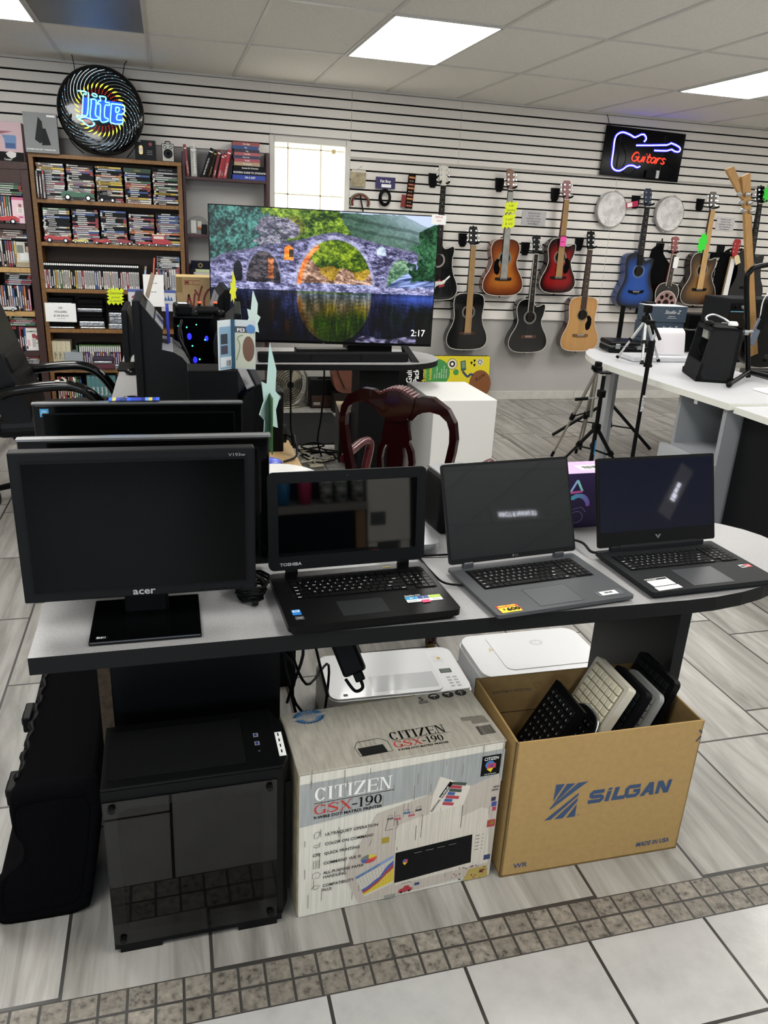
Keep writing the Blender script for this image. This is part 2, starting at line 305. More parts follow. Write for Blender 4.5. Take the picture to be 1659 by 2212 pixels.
# ================================================================ lettering helpers
def ribbon(mb, pts, w, m, X=None, z=.0007, closed=False):
    P = [Vector((p[0], p[1])) for p in pts]; n = len(P); v = []
    for i in range(n):
        t = (P[(i+1) % n]-P[i-1]) if closed else (P[min(i+1, n-1)]-P[max(i-1, 0)]); t.normalize(); q = Vector((-t.y, t.x)); h = (w[i] if isinstance(w, (list, tuple)) else w)/2
        v += [(*(P[i]+q*h), z), (*(P[i]-q*h), z)]
    k = n if closed else n-1
    mb.add(v, [(2*i, 2*i+1, (2*((i+1) % n))+1, 2*((i+1) % n)) for i in range(k)], m, False, X)
def serif(mb, s, x, y, h, w, m, X, gap=.12, z=.0007):
    """roman capitals with thick stems and thin hairlines; each letter is w wide and h high"""
    T, t, sf = h*.17, h*.055, h*.30
    for ch in s:
        lw = {'I': .42, '-': .5, '1': .55, '9': .75, '0': .75, 'N': 1.05}.get(ch, 1)*w
        R = lambda a, b, c, d: mb.rect(a, b, c, d, m, X, z)
        def arc(cx, cy, rx, ry, a0, a1, thick=T, n=16, closed=False):
            pts, ws = [], []
            for i in range(n if closed else n+1):
                a = math.radians(a0+(a1-a0)*i/n); pts.append((cx+rx*math.cos(a), cy+ry*math.sin(a))); ws.append(t+(thick-t)*abs(math.cos(a))**1.3)
            ribbon(mb, pts, ws, m, X, z, closed)
        c, l, r = x+lw/2, x, x+lw
        if ch == 'I': R(c-T/2, c+T/2, y, y+h); R(c-sf/2, c+sf/2, y, y+t); R(c-sf/2, c+sf/2, y+h-t, y+h)
        elif ch == 'T': R(c-T/2, c+T/2, y, y+h); R(l, r, y+h-t, y+h); R(l, l+t, y+h*.74, y+h); R(r-t, r, y+h*.74, y+h); R(c-sf/2, c+sf/2, y, y+t)
        elif ch == 'Z': R(l, r, y+h-t, y+h); R(l, r, y, y+t); mb.poly([(l, y+t, z), (l+T*1.2, y+t, z), (r, y+h-t, z), (r-T*1.2, y+h-t, z)], m, X); R(l, l+t, y+h*.76, y+h); R(r-t, r, y, y+h*.24)
        elif ch == 'E': R(l+T*.3, l+T*1.3, y, y+h); R(l, r, y+h-t, y+h); R(l, r, y, y+t); R(l+T, r-lw*.2, y+h*.5-t/2, y+h*.5+t/2); R(r-t, r, y+h*.76, y+h); R(r-t, r, y, y+h*.26); R(r-lw*.22, r-lw*.2+t*.6, y+h*.38, y+h*.62)
        elif ch == 'N': R(l+t, l+2.2*t, y, y+h); R(r-2.2*t, r-t, y, y+h); mb.poly([(l+t, y+h, z), (r-T*.8-t, y, z), (r-t, y, z), (l+T+t, y+h, z)], m, X); R(l-t, l+4*t, y, y+t); R(r-4*t, r+t, y+h-t, y+h); R(l-t, l+2*t, y+h-t, y+h)
        elif ch == 'C': arc(c, y+h/2, lw/2-T/2, h/2-t/2, 38, 322); R(r-t*2, r-t, y+h*.66, y+h)
        elif ch == 'G': arc(c, y+h/2, lw/2-T/2, h/2-t/2, 38, 330); R(r-T*1.1, r-T*.1, y+h*.04, y+h*.44); R(r-T*1.8, r+T*.3, y+h*.44-t, y+h*.44); R(r-t*2, r-t, y+h*.66, y+h)
        elif ch == 'S': sp = cr_spline([(r-t*2, y+h*.78, 0), (c+lw*.05, y+h-t/2, 0), (l+T*.7, y+h*.74, 0), (c, y+h*.52, 0), (r-T*.6, y+h*.26, 0), (c-lw*.05, y+t/2, 0), (l+t, y+h*.24, 0)], 5); n = len(sp); ribbon(mb, sp, [t+(T*1.15-t)*math.sin(PI*i/(n-1))**2 for i in range(n)], m, X, z); R(r-t*2, r-t, y+h*.70, y+h*.98); R(l, l+t, y+.02*h, y+h*.3)
        elif ch == 'X': mb.poly([(l, y+h, z), (r-T*1.3, y, z), (r, y, z), (l+T*1.3, y+h, z)], m, X); mb.poly([(l+t, y, z), (l+2.6*t, y, z), (r-t, y+h, z), (r-2.6*t, y+h, z)], m, X); R(l-t, l+sf*.7, y, y+t); R(r-sf*.8, r+t, y, y+t); R(l-t, l+sf*.8, y+h-t, y+h); R(r-sf*.7, r+t, y+h-t, y+h)
        elif ch == '-': R(l, r, y+h*.34, y+h*.46)
        elif ch == '1': R(c-T/2, c+T/2, y, y+h); R(c-sf/2, c+sf/2, y, y+t); mb.poly([(c-T/2, y+h, z), (c-T*1.5, y+h*.82, z), (c-T/2, y+h*.86, z)], m, X)
        elif ch == '0': arc(c, y+h/2, lw/2-T/2, h/2-t/2, 0, 360, closed=True)
        elif ch == '9': arc(c, y+h*.66, lw/2-T/2, h*.34-t/2, 0, 360, closed=True); ribbon(mb, cr_spline([(r-T/2, y+h*.66, 0), (r-T*.8, y+h*.3, 0), (c-lw*.1, y+t, 0), (l+t, y+h*.1, 0)], 4), [T]*5+[T*.6]*4+[t*1.4]*4, m, X, z)
        x += lw+gap*w
    return x
def cable(name, pts, r, m, label, cat='cable', k=6, group=None, parent=None):
    o = MB().tube(cr_spline(pts, k), r, m, 6).build(name, parent)
    if parent is None: tag(o, label, cat, group)
    return o
def barcode(mb, x, y, w, h, X, n=22, seed=1, z=.0008):
    r = random.Random(seed); p = x
    while p < x+w:
        a = w/n*r.choice((.25, .4, .7)); mb.rect(p, min(p+a, x+w), y, y+h, BLK, X, z); p += a+w/n*r.choice((.25, .4, .6))
# ================================================================ desks
TOP = M('#9f9e9e', .42, noise=(420., .25)); EDGE = M('#1b1c1d', .5); PANEL_D = M('#101113', .42); RAW = M('#4a3c2c', .9, noise=(60., .5))
def slab(name, pts, z, th, parent, top=TOP, edge=EDGE):
    mb = MB(); mb.prism(pts, th-.003, edge, Matrix.Translation((0, 0, z-th))); mb.prism(pts, .003, top, Matrix.Translation((0, 0, z-.003)), side=edge); return mb.build(name, parent)
def arcpts(cx, cy, rx, ry, a0, a1, n=18): return [(cx+rx*math.cos(math.radians(a0+(a1-a0)*i/n)), cy+ry*math.sin(math.radians(a0+(a1-a0)*i/n))) for i in range(n+1)]
d = thing('desk', 'speckled grey front desk with black edge holding three laptops and a monitor', 'desk')
slab('worktop', [(-.297, 1.42)]+[(1.15, 1.428)]+arcpts(1.18, 1.724, .505, .296, -90, 90)+[(-.297, 2.02)], .74, .038, d)
MB().bx(-.173, .221, 1.65, 1.68, 0, .702, PANEL_D).build('leg_panel', d); MB().bx(-.201, -.173, 1.645, 1.675, 0, .702, RAW).build('filler_strip', d)
MB().bx(1.308, 1.342, 1.60, 2.0, 0, .702, PANEL_D).bx(1.308, 1.342, 1.596, 1.6, 0, .702, M('#2c2d2e', .5)).build('leg_panel', d)
MB().bx(.95, 1.308, 1.93, 1.95, .40, .702, PANEL_D).build('modesty_panel', d)
d = thing('desk', 'long white-topped desk running back towards the bookcase with monitors along it', 'desk')
slab('worktop', [(-.283, 2.022), (.42, 2.022), (.42, 4.62), (-.283, 4.62)], .74, .036, d)
for y in (2.35, 4.3): MB().bx(-.23, .37, y, y+.03, 0, .704, PANEL_D).build('leg_panel', d)
MB().bx(.05, .08, 2.38, 4.3, .3, .704, PANEL_D).build('modesty_panel', d)
d = thing('desk', 'round-ended far desk with black edge holding the big television', 'desk')
slab('worktop', [(-.283, 4.622), (1.30, 4.622)]+arcpts(1.36, 4.94, .34, .318, -90, 90, 16)+[(-.283, 5.258)], .74, .036, d)
MB().bx(1.125, 1.16, 4.70, 4.92, 0, .704, PANEL_D).bx(1.16, 1.385, 4.72, 4.75, 0, .704, PANEL_D).build('leg_panel', d)
MB().bx(-.2, -.165, 4.7, 5.2, 0, .704, PANEL_D).build('leg_panel', d)
# ================================================================ the three monitors on the front desk
def monitor(label, w, h, z0, th, base, bez, glossy=True, tilt=0.):
    """origin on the desk under the stand; panel front faces -Y"""
    t = thing('computer_monitor', label, 'monitor'); bm_ = BLKG if glossy else M('#131517', .5)
    p = MB(); c = z0+h/2
    p.box((0, 0, c), (w, th, h), bm_, .006 if glossy else .003); p.box((0, th*.9, c-.01), (w*.72, th*1.2, h*.7), BLKM, .015)
    sw, sh = w-2*bez, h-2*bez*1.05
    for (a, b, c_, d_) in ((-sw/2-.004, sw/2+.004, sh/2, sh/2+.004), (-sw/2-.004, sw/2+.004, -sh/2-.004, -sh/2), (-sw/2-.004, -sw/2, -sh/2, sh/2), (sw/2, sw/2+.004, -sh/2, sh/2)): p.bx(a, b, -th/2-.0012, -th/2+.004, c+c_, c+d_, BLK)
    p.X = Matrix.Identity(4); panel = p.build('panel', t); panel.rotation_euler = (tilt, 0, 0)
    s = MB(); s.bx(-sw/2, sw/2, -th/2-.0009, -th/2+.002, c-sh/2, c+sh/2, M('#030404', .16, sp=.10)); s.build('screen', panel)
    st = MB(); bw, bd, bh = base; st.box((0, bd*.12, bh/2+.0005), (bw, bd, bh), BLKG, .003); st.box((0, th*1.2+.03, z0*.5+h*.25), (.09, .03, z0+h*.5), BLK, .006); st.build('stand', t)
    return t, panel, c, th
acer, pn, c_, th_ = monitor('matte black monitor standing frontmost at the left end of the front desk', .455, .311, .077, .03, (.221, .187, .009), .021, False)
place(acer, (-.078, 1.515, .74))
g = M('#9a9c9e', .4); MB().text('acer', .022, g, fr((0, -.0155, .0825)), 'C', .02, 1.15).build('logo', pn)
MB().text('V193w', .009, M('#7c7e80', .5), fr((.192, -.0155, .372)), 'C', .01, 1.3).build('model_mark', pn)
b_ = MB()
for i in range(6): b_.box((.115+.016*i, -.0155, .0815), (.010, .002, .0025), M('#0c0c0c', .4))
b_.build('button', pn)
lb = MB(); X_ = fr((-.098, -.061, .0096), (1, 0, 0), (0, 1, 0)); lb.rect(0, .024, 0, .012, M('#191a1c', .4), X_); lb.text('20.011', .0095, PAPER, X_ @ Matrix.Translation((.002, .003, 0)), 'L', .03, .7); lb.build('label', acer)
m2, pn, c2_, th_ = monitor('glossy black monitor directly behind the frontmost matte monitor', .540, .325, .020, .045, (.24, .17, .012), .028)
place(m2, (-.062, 1.765, .74))
pn.data.materials.append(M('#5c5e60', .25, m=.3)); MB().bx(-.271, .273, -.025, -.002, .3435, .3485, M('#6c6e70', .25)).build('top_highlight', pn)  # highlight along the top edge, put in as a lighter strip
m3, pn, c3_, th_ = monitor('glossy black monitor with blue energy sticker, rearmost of the three facing forward', .52, .31, .045, .04, (.22, .17, .012), .026)
place(m3, (-.085, 2.07, .74)); MB().bx(-.261, .259, -.022, -.002, .353, .3568, M('#5c5e60', .25)).build('top_highlight', pn)  # lighter strip painting the highlight on this top edge
sk = MB(); X_ = fr((-.243, -.0206, .322)); sk.rect(0, .021, 0, .021, M('#2f86b8', .5), X_); sk.rect(.003, .018, .008, .011, M('#bfe0ee', .5), X_, .0004); sk.rect(.004, .016, .014, .016, M('#bfe0ee', .5), X_, .0004); sk.build('energy_sticker', pn)
# ================================================================ laptops
KEYL = ['1234567890', 'QWERTYUIOP', 'ASDFGHJKL', 'ZXCVBNM']
def keyboard(mb, x0, y0, w, d, rows, key, deckm, let, z, numpad=True, gap=.0026):
    rh = d/rows; main = w*.79 if numpad else w; lays = []
    for r in range(rows):
        y = y0+d-(r+1)*rh
        if r == rows-1: ws = [1.3, 1, 1, 1, 5.2, 1, 1, 1, 1, 1]
        elif r == 0: ws = [1]*15
        elif r == 1: ws = [1]*13+[2]
        elif r == 2: ws = [1.5]+[1]*12+[1.5]
        elif r == 3: ws = [1.8]+[1]*11+[2.2]
        else: ws = [2.3]+[1]*10+[2.7]
        u = main/sum(ws); x = x0; hh = rh
        for i, q in enumerate(ws):
            mb.bx(x+gap/2, x+u*q-gap/2, y+gap/2, y+hh-gap/2, z, z+.0022, key)
            j = r-1; n = i-1
            if 0 <= j < 4 and 0 <= n < len(KEYL[j]): mb.text(KEYL[j][n], rh*.42, let, fr((x+u*q*.30, y+hh*.36, z+.0023), (1, 0, 0), (0, 1, 0)), 'L')
            elif r in (2, 3, 4, 5) and (i == 0 or i == len(ws)-1): mb.rect(x+u*.3, x+u*.75, y+hh*.3, y+hh*.42, let, fr((0, 0, z+.0023), (1, 0, 0), (0, 1, 0)))
            x += u*q
        if numpad:
            nx = x0+main+w*.012; nw = (w*.198)/4
            for i in range(4):
                if r == rows-1 and i == 0: continue
                mb.bx(nx+i*nw+gap/2, nx+(i+1)*nw-gap/2, y+gap/2, y+rh-gap/2, z, z+.0022, key)
                if 2 <= r <= 4 and i < 3: mb.text('789456123'[(r-2)*3+i], rh*.42, let, fr((nx+i*nw+nw*.36, y+rh*.36, z+.0023), (1, 0, 0), (0, 1, 0)), 'L')
def laptop(label, W, D, T, LH, tilt, bodym, keym, lidm, scr, bez, kb, tp, hinge=.012, rad=.008, back=.0, loff=0.):
    t = thing('laptop', label, 'laptop'); a = math.radians(tilt)
    b = MB(); b.prism(rrect(W, D, rad), T*.55, bodym, Matrix.Translation((0, 0, T*.45))); b.prism(rrect(W-.02, D-.02, rad), T*.45, bodym, Matrix.Translation((0, 0, .0008))); base = b.build('base', t)
    k = MB(); x0, x1, y0, y1 = kb; z = T+.0004
    k.rect(x0-.003, x1+.003, y0-.003, y1+.003, M('#060607', .6), fr((0, 0, z), (1, 0, 0), (0, 1, 0))); keyboard(k, x0, y0, x1-x0, y1-y0, 6, keym, bodym, M('#d8d8d8', .6), z+.0002); k.build('keyboard', t)
    p = MB(); p.rect(tp[0], tp[1], tp[2], tp[3], M('#0a0a0b', .5), fr((0, 0, T), (1, 0, 0), (0, 1, 0)), .0002); p.rect(tp[0]+.0012, tp[1]-.0012, tp[2]+.0012, tp[3]-.0012, tp[4], fr((0, 0, T), (1, 0, 0), (0, 1, 0)), .0004); p.build('touchpad', t)
    yh = D/2-hinge+back
    if loff: MB().box((0, yh+.004, T+.006), (W*.66, .02, .020), bodym, .005).build('hinge_cover', t)
    for s in (-1, 1): MB().box((s*W*.36, yh+.003, T+.004), (.03, .014, .020), bodym, .004).build('hinge', t)
    lid = thing('display', '', ''); del lid['label']; del lid['category']; lid.parent = t
    F_ = fr((0, yh, T+.012), (1, 0, 0), (0, math.sin(a), math.cos(a)))
    lm = MB(); lm.X = F_; lm.prism(rrect(W, LH, rad, cy=LH/2), .007, lidm, Matrix.Translation((0, 0, -.007)))
    C.objects.unlink(lid); bpy.data.objects.remove(lid); lid = lm.build('display', t)
    s = MB(); s.X = F_; s.rect(-W/2+bez[0], W/2-bez[1], bez[2], LH-bez[3], scr, None, .0006); s.build('screen', lid)
    return t, lid, F_, base
def corner(o, FL, W, D, yaw):
    a = math.radians(yaw); r = Vector((math.cos(a), math.sin(a))); b = Vector((-math.sin(a), math.cos(a))); c = Vector(FL)+r*W/2+b*D/2
    place(o, (c.x, c.y, .7402), a)
# black consumer laptop with number pad
tb = M('#0d0d0e', .3, bump=(500., .1)); t, lid, F_, base = laptop('thick black laptop with blank reflective screen, beside the frontmost monitor', .388, .262, .027, .236, 6.0, tb, M('#0b0b0c', .35), M('#17191a', .5), SCREEN, (.024, .024, .034, .026), (-.155, .178, -.012, .088), (-.072, .036, -.108, -.038, M('#26282a', .35)), rad=.014)
corner(t, (.207, 1.408), .388, .262, 2.6)
lg = MB(); lg.X = F_; lg.text('TOSHIBA', .0105, M('#b8babc', .4), Matrix.Translation((-.168, .011, .0004)), 'L', .025, 1.2); lg.build('logo', lid)
cm = MB(); cm.X = F_; cm.disc(.0035, BLK, Matrix.Translation((-.005, .223, .0006))); cm.disc(.002, M('#2a3a44', .1), Matrix.Translation((-.005, .223, .0009))); cm.build('webcam', lid)
def sticker(name, parent, rects, x, y, z, rz=0., texts=()):
    X = fr((x, y, z), (math.cos(rz), math.sin(rz), 0), (-math.sin(rz), math.cos(rz), 0)); s = MB()
    for i, (a, b, c, d_, m) in enumerate(rects): s.rect(a, b, c, d_, m, X, .0003+.00012*i)
    for (tx, sz, m, px, py, bo, xs) in texts: s.text(tx, sz, m, X @ Matrix.Translation((px, py, 0)), 'L', bo, xs, z=.0011)
    return s.build(name, parent)
zt = .0275
sticker('spec_sticker', t, [(0, .085, 0, .034, M('#e4e4e2', .4)), (0, .085, .026, .034, M('#1b1c1e', .4)), (0, .028, .012, .026, M('#2e8fb8', .4)), (.029, .056, .012, .026, M('#1d3f7c', .4)), (.057, .085, .012, .026, M('#9ab52a', .4)), (.003, .024, .004, .006, GREYP), (.032, .052, .004, .006, GREYP), (.06, .08, .004, .006, GREYP)], .085, -.078, zt, 0, [('Satellite C55', .008, WHITE, .002, .0275, .01, .9), ('i', .010, WHITE, .041, .015, .02, 1), ('n', .012, WHITE, .010, .015, .02, 1.2)])
sticker('intel_sticker', t, [(0, .019, 0, .024, M('#1d6fb8', .4)), (.002, .017, .013, .021, M('#e8f0f4', .4)), (.004, .015, .015, .019, M('#1d6fb8', .4))], -.176, -.083, zt)
sticker('logo_sticker', t, [(0, .019, 0, .016, M('#3d4042', .4)), (.003, .016, .006, .010, M('#8a8c8e', .4))], -.174, -.105, zt)
sticker('price_tag', t, [(0, .02, 0, .013, M('#e0406c', .6))], .118, -.086, zt+.001, .05)
sticker('warning_label', t, [(0, .022, 0, .004, M('#b9a52a', .5))], .085, .112, zt, 0, [])
# thin grey laptop
gb = M('#3a3d40', .42); t, lid, F_, base = laptop('thin dark grey laptop with lit slogan reflected and red and yellow price sticker', .372, .262, .016, .252, 22, gb, M('#141516', .5), M('#1a1b1d', .45), M('#1e2124', .03, sp=.9), (.005, .005, .012, .007), (-.150, .155, -.004, .098), (-.068, .052, -.118, -.030, M('#45484b', .38)), rad=.008)
corner(t, (.672, 1.402), .372, .262, 6.4)
lg = MB(); lg.X = F_; lg.disc(.003, M('#55585a', .4), Matrix.Translation((-.004, .007, .0006))); lg.text('LG', .0075, M('#55585a', .4), Matrix.Translation((.001, .0045, .0004)), 'L', .02); lg.build('logo', lid)
o = sticker('price_sticker', t, [(0, .054, 0, .033, M('#e8c81e', .5)), (0, .054, .023, .033, M('#c8281e', .5)), (0, .0015, 0, .033, M('#c8281e', .5)), (.0525, .054, 0, .033, M('#c8281e', .5))], -.172, -.124, .0165, 0, [('REDUCED', .0085, M('#f4dc3c', .5), .005, .0250, .03, 1.15), ('600', .019, BLK, .019, .006, .04, 1.15), ('$', .010, BLK, .010, .011, .03, 1.)])
o['label'] = 'red and yellow reduced price sticker'
sl = MB(); X_ = fr((.108, -.108, .0165), (1, 0, 0), (0, 1, 0)); sl.rect(-.012, .062, -.008, .018, M('#5a5e62', .25), X_, .0002); sl.rect(0, .046, -.003, .015, PAPER, X_, .0005); barcode(sl, .010, .003, .026, .008, X_, 18, 3); sl.build('barcode_sticker', t)
# gaming laptop
vb = M('#26282a', .5); t, lid, F_, base = laptop('dark laptop with chevron emblem and white paper label at the rounded desk end', .378, .255, .021, .240, 17, vb, M('#17181a', .5), M('#151617', .5), M('#101424', .03, sp=.9), (.007, .007, .040, .008), (-.166, .168, -.004, .084), (-.062, .064, -.116, -.022, M('#303235', .4)), rad=.006, loff=1)
corner(t, (1.088, 1.440), .378, .255, 3.0)
lg = MB(); lg.X = F_; lg.poly([(-.010, .026, .0008), (0, .014, .0008), (.010, .026, .0008), (.004, .026, .0008), (0, .0205, .0008), (-.004, .026, .0008)], M('#83868a', .35, m=.5)); lg.build('emblem', lid)
st = MB(); X_ = fr((-.168, -.122, .0212), (.998, .06, 0), (-.06, .998, 0)); st.poly([(0, 0, .0003), (.072, 0, .0003), (.072, .018, .0003), (0, .018, .0003)], PAPER, X_); st.rect(.004, .070, .022, .062, PAPER, X_, .0003); st.rect(.004, .068, .052, .060, BLK, X_, .0005); st.text('Victus Laptop', .005, PAPER, X_ @ Matrix.Translation((.008, .054, 0)), 'L', .01, z=.0008)
for i in range(4): st.rect(.008, .04-.004*i, .045-.006*i, .0464-.006*i, GREYP, X_, .0005)
for i in range(2): st.rect(.008, .06, .011-.006*i, .0118-.006*i, GREYP, X_, .0005)
o = st.build('paper_label', t); o['label'] = 'white paper label on the palm rest'
sticker('maker_sticker', t, [(0, .017, 0, .017, M('#c8c8c6', .4)), (.002, .015, .004, .012, M('#2a2a2c', .4)), (.018, .034, 0, .017, M('#c03038', .4)), (.021, .031, .006, .009, WHITE)], .142, -.050, .0212)
# ================================================================ small things on the front desk
cb = MB()
rr = random.Random(5)
for i in range(5): cb.tube([(.028*(1+.1*i)*math.cos(a)+.004*rr.uniform(-1, 1), .052*math.sin(a), .006+.008*i+.004*math.sin(3*a)) for a in [2*PI*j/24 for j in range(24)]], .0035, BLK, 6, True)
cb.tube(cr_spline([(0, .052, .012), (-.03, .06, .004), (-.10, .035, .004), (-.13, .05, .004)], 6), .0032, BLK, 6)
for i in range(3): cb.tube([(.033*math.cos(a), .004*i-.01+.012*math.sin(a), .024+.022*math.sin(a)) for a in [2*PI*j/16 for j in range(16)]], .0033, BLK, 6, True)
cb.box((.01, -.055, .01), (.014, .026, .012), BLK, .003); cb.box((.005, -.03, .046), (.018, .024, .016), BLK, .004)
for s in (-1, 1): cb.box((.005+s*.004, -.013, .048), (.0015, .012, .006), CHROME)
place(tag(cb.build('coiled_cable'), 'coiled black power cord between the frontmost monitor and the thick laptop', 'cord'), (.150, 1.625, .7402), -.1)
cable('charging_cable', [(.60, 1.76, .744), (.598, 1.66, .752), (.612, 1.60, .748), (.655, 1.575, .749), (.676, 1.572, .7505)], .0028, BLK, 'black charging cable looping between the thick black laptop and the thin grey laptop', 'cable')
cable('power_cable', [(1.02, 1.84, .744), (1.055, 1.81, .75), (1.063, 1.745, .765), (1.066, 1.70, .758), (1.09, 1.69, .757)], .0036, BLK, 'thick black power cable plugged into the left of the end laptop', 'cable')
cable('power_cable', [(.59, 1.775, .743), (.66, 1.765, .746), (.75, 1.77, .744), (.82, 1.80, .744)], .003, BLK, 'short black cable lying behind the thin grey laptop', 'cable')
b = MB(); b.prism(rrect(.17, .17, .028), .030, SILVER, None, smooth=True); place(tag(b.build('mini_computer'), 'flat silver mini computer behind the thick black laptop', 'computer'), (.580, 1.865, .7402), .05)
t = thing('speaker', 'black desk speaker standing on the front desk between two laptops', 'speaker', (.755, 1.975, .7402), .10)
MB().box((0, .0, .085), (.12, .12, .17), M('#101112', .5), .016, seg=3).build('cabinet', t)
for z in (.05, .115): MB().cyl((-.02, -.061, z), (-.02, -.0585, z), .009, M('#050505', .4)).build('port', t)
MB().box((0, .005, .172), (.112, .10, .006), M('#77797b', .35, m=.4), .003).build('top_plate', t)
t = thing('box', 'dark purple product box with pale lilac top behind the laptop gap', 'box', (1.19, 1.965, .7402), .03)
b = MB(); pu = M('#2a1c44', .45); b.box((0, 0, .085), (.30, .11, .17), pu, .001); b.rect(-.15, .15, -.055, .055, M('#b39ac8', .5), fr((0, 0, .1702), (1, 0, 0), (0, 1, 0)), .0003)
X_ = fr((-.15, -.0555, 0)); tri = [(.075, .150), (.095, .115), (.055, .112)]
for i in range(3):
    a, c = tri[i], tri[(i+1) % 3]; ribbon(b, [a, c], .007, [M('#8ad0c8', .4), M('#c85a9a', .4), M('#9ab8e0', .4)][i], X_)
for i in range(14): a0 = PI*.1+i*.14; b.rect(.085+.035*math.cos(a0)-.006, .085+.035*math.cos(a0)+.006, .062+.04*math.sin(a0)-.006, .062+.04*math.sin(a0)+.006, M((.25-.012*i, .12+.02*i, .55), .4), X_, .0005+.00002*i)
ribbon(b, [(.085+.022*math.cos(2*PI*i/14), .035+.018*math.sin(2*PI*i/14)) for i in range(14)], .002, M('#8a7ab0', .5), X_, closed=True); ribbon(b, [(.06, .02), (.068, .06), (.10, .066), (.115, .05)], .002, M('#8a7ab0', .5), X_); b.text('x', .02, M('#8a7ab0', .5), X_ @ Matrix.Translation((.058, .014, 0)))
b.build('carton', t); l = MB(); X_ = fr((.0, -.01, .1706), (1, 0, 0), (0, 1, 0)); l.rect(-.05, .055, -.018, .028, PAPER, X_, .0003); barcode(l, -.035, -.008, .07, .026, X_, 26, 9); l.build('barcode_label', t)
# ================================================================ on the floor in front of the desk
# --- empty computer case with a glass side
t = thing('computer_case', 'empty black computer case with dark glass side, on the floor under the desk', 'computer case', (.0015, 1.475, 0), .012)
cw, cdp, ch = .372, .218, .45; b = MB(); cm = M('#0e0f10', .5)
b.bx(-cw/2, cw/2, -cdp/2+.012, cdp/2, .014, .030, cm); b.bx(-cw/2, cw/2, -cdp/2+.003, cdp/2, ch-.020, ch, cm, .003); b.bx(-cw/2, cw/2, cdp/2-.004, cdp/2, .014, ch-.004, cm)
b.bx(-cw/2, -cw/2+.004, -cdp/2+.003, cdp/2, .014, ch-.004, M('#1c1d20', .4)); b.bx(cw/2-.03, cw/2-.02, -cdp/2+.003, cdp/2, .014, ch-.004, cm)
b.bx(-cw/2, cw/2, -cdp/2, -cdp/2+.004, .014, .034, cm); b.bx(-cw/2, cw/2, -cdp/2, -cdp/2+.004, ch-.034, ch-.004, cm); b.build('frame', t)
inn = MB(); gi = M('#dfe3e3', .6); inn.bx(-cw/2+.006, cw/2-.035, cdp/2-.03, cdp/2-.026, .12, ch-.03, gi); inn.bx(-.068, -.062, -cdp/2+.03, cdp/2-.03, .10, ch-.02, cm); inn.bx(-cw/2+.01, cw/2-.04, -cdp/2+.012, cdp/2-.03, .10, .104, M('#8a9092', .6))
inn.bx(-cw/2+.01, cw/2-.04, -cdp/2+.010, -cdp/2+.013, .030, .104, M('#1a1c1d', .6)); inn.bx(-.10, .11, cdp/2-.034, cdp/2-.03, .30, .304, M('#d0d6d6', .4)); inn.bx(0.02, .13, cdp/2-.034, cdp/2-.03, .17, .25, M('#6d7274', .6))
for i in range(11):
    for j in range(7): inn.disc(.0048, BLK, fr((-.155+.0115*i+(.0057 if j % 2 else 0), cdp/2-.0302, .128+.0098*j)), 6, z=.0006)
inn.build('motherboard_tray', t)
gl = bpy.data.materials.new('tinted_glass'); gl.use_nodes = True; nt = gl.node_tree; nt.nodes.remove(nt.nodes['Principled BSDF'])
tr = nt.nodes.new('ShaderNodeBsdfTransparent'); tr.inputs[0].default_value = (.88, .90, .90, 1); gs = nt.nodes.new('ShaderNodeBsdfGlossy'); gs.inputs['Roughness'].default_value = .012
fz = nt.nodes.new('ShaderNodeFresnel'); fz.inputs[0].default_value = 1.58; mx = nt.nodes.new('ShaderNodeMixShader'); nt.links.new(fz.outputs[0], mx.inputs[0]); nt.links.new(tr.outputs[0], mx.inputs[1]); nt.links.new(gs.outputs[0], mx.inputs[2]); nt.links.new(mx.outputs[0], nt.nodes['Material Output'].inputs[0])
p = MB(); gx0, gx1, gz0, gz1 = -cw/2+.002, cw/2-.012, .030, ch-.028
p.bx(gx0, gx1, -cdp/2-.004, -cdp/2, gz0, gz1, gl); gp = p.build('glass_side_panel', t); gp['label'] = 'dark tinted glass side panel'
bd = MB(); X_ = fr((0, -cdp/2-.0006, 0)); inn_ = rrect(gx1-gx0-.056, gz1-gz0-.05, .022, 3, (gx0+gx1)/2-.002, (gz0+gz1)/2); out_ = rrect(gx1-gx0, gz1-gz0, .003, 3, (gx0+gx1)/2, (gz0+gz1)/2)
v = [(a, b2, 0) for a, b2 in inn_+out_]; n = len(inn_); bd.add(v, [(i, (i+1) % n, n+(i+1) % n, n+i) for i in range(n)], M('#0b0c0c', .35), False, X_); bd.build('printed_border', gp)
for (x, z) in ((gx0+.018, gz0+.017), (gx1-.016, gz0+.017), (gx0+.018, gz1-.017), (gx1-.016, gz1-.017)): MB().cyl((x, -cdp/2-.011, z), (x, -cdp/2-.004, z), .0075, BLK).box((x, -cdp/2-.0115, z), (.012, .001, .002), M('#2c2c2c', .4)).build('thumbscrew', t)
f = MB(); pts = [(cw/2-.02, -.105), (cw/2+.004, -.095), (cw/2+.020, -.06), (cw/2+.020, .06), (cw/2+.004, .1), (cw/2-.02, .105)]; f.prism(pts, ch-.02, M('#121314', .45), Matrix.Translation((0, 0, .016))); f.bx(cw/2+.002, cw/2+.024, -.075, -.068, .07, ch-.07, BLK); f.bx(cw/2+.002, cw/2+.026, -.02, .03, .05, ch-.05, M('#070707', .3)); f.build('front_panel', t)
fl_ = MB(); fl_.box((-.03, .0, ch+.0012), (.285, .16, .003), M('#0c0d0e', .85, bump=(700., .3)), .001); fl_.build('dust_filter', t)
io = MB(); X_ = fr((.142, 0, ch), (1, 0, 0), (0, 1, 0))
for y in (.012, -.018): io.rect(-.005, .006, y-.007, y+.007, M('#8a8c92', .4), X_, .0005); io.rect(-.003, .003, y-.005, y+.005, M('#22306a', .4), X_, .0008)
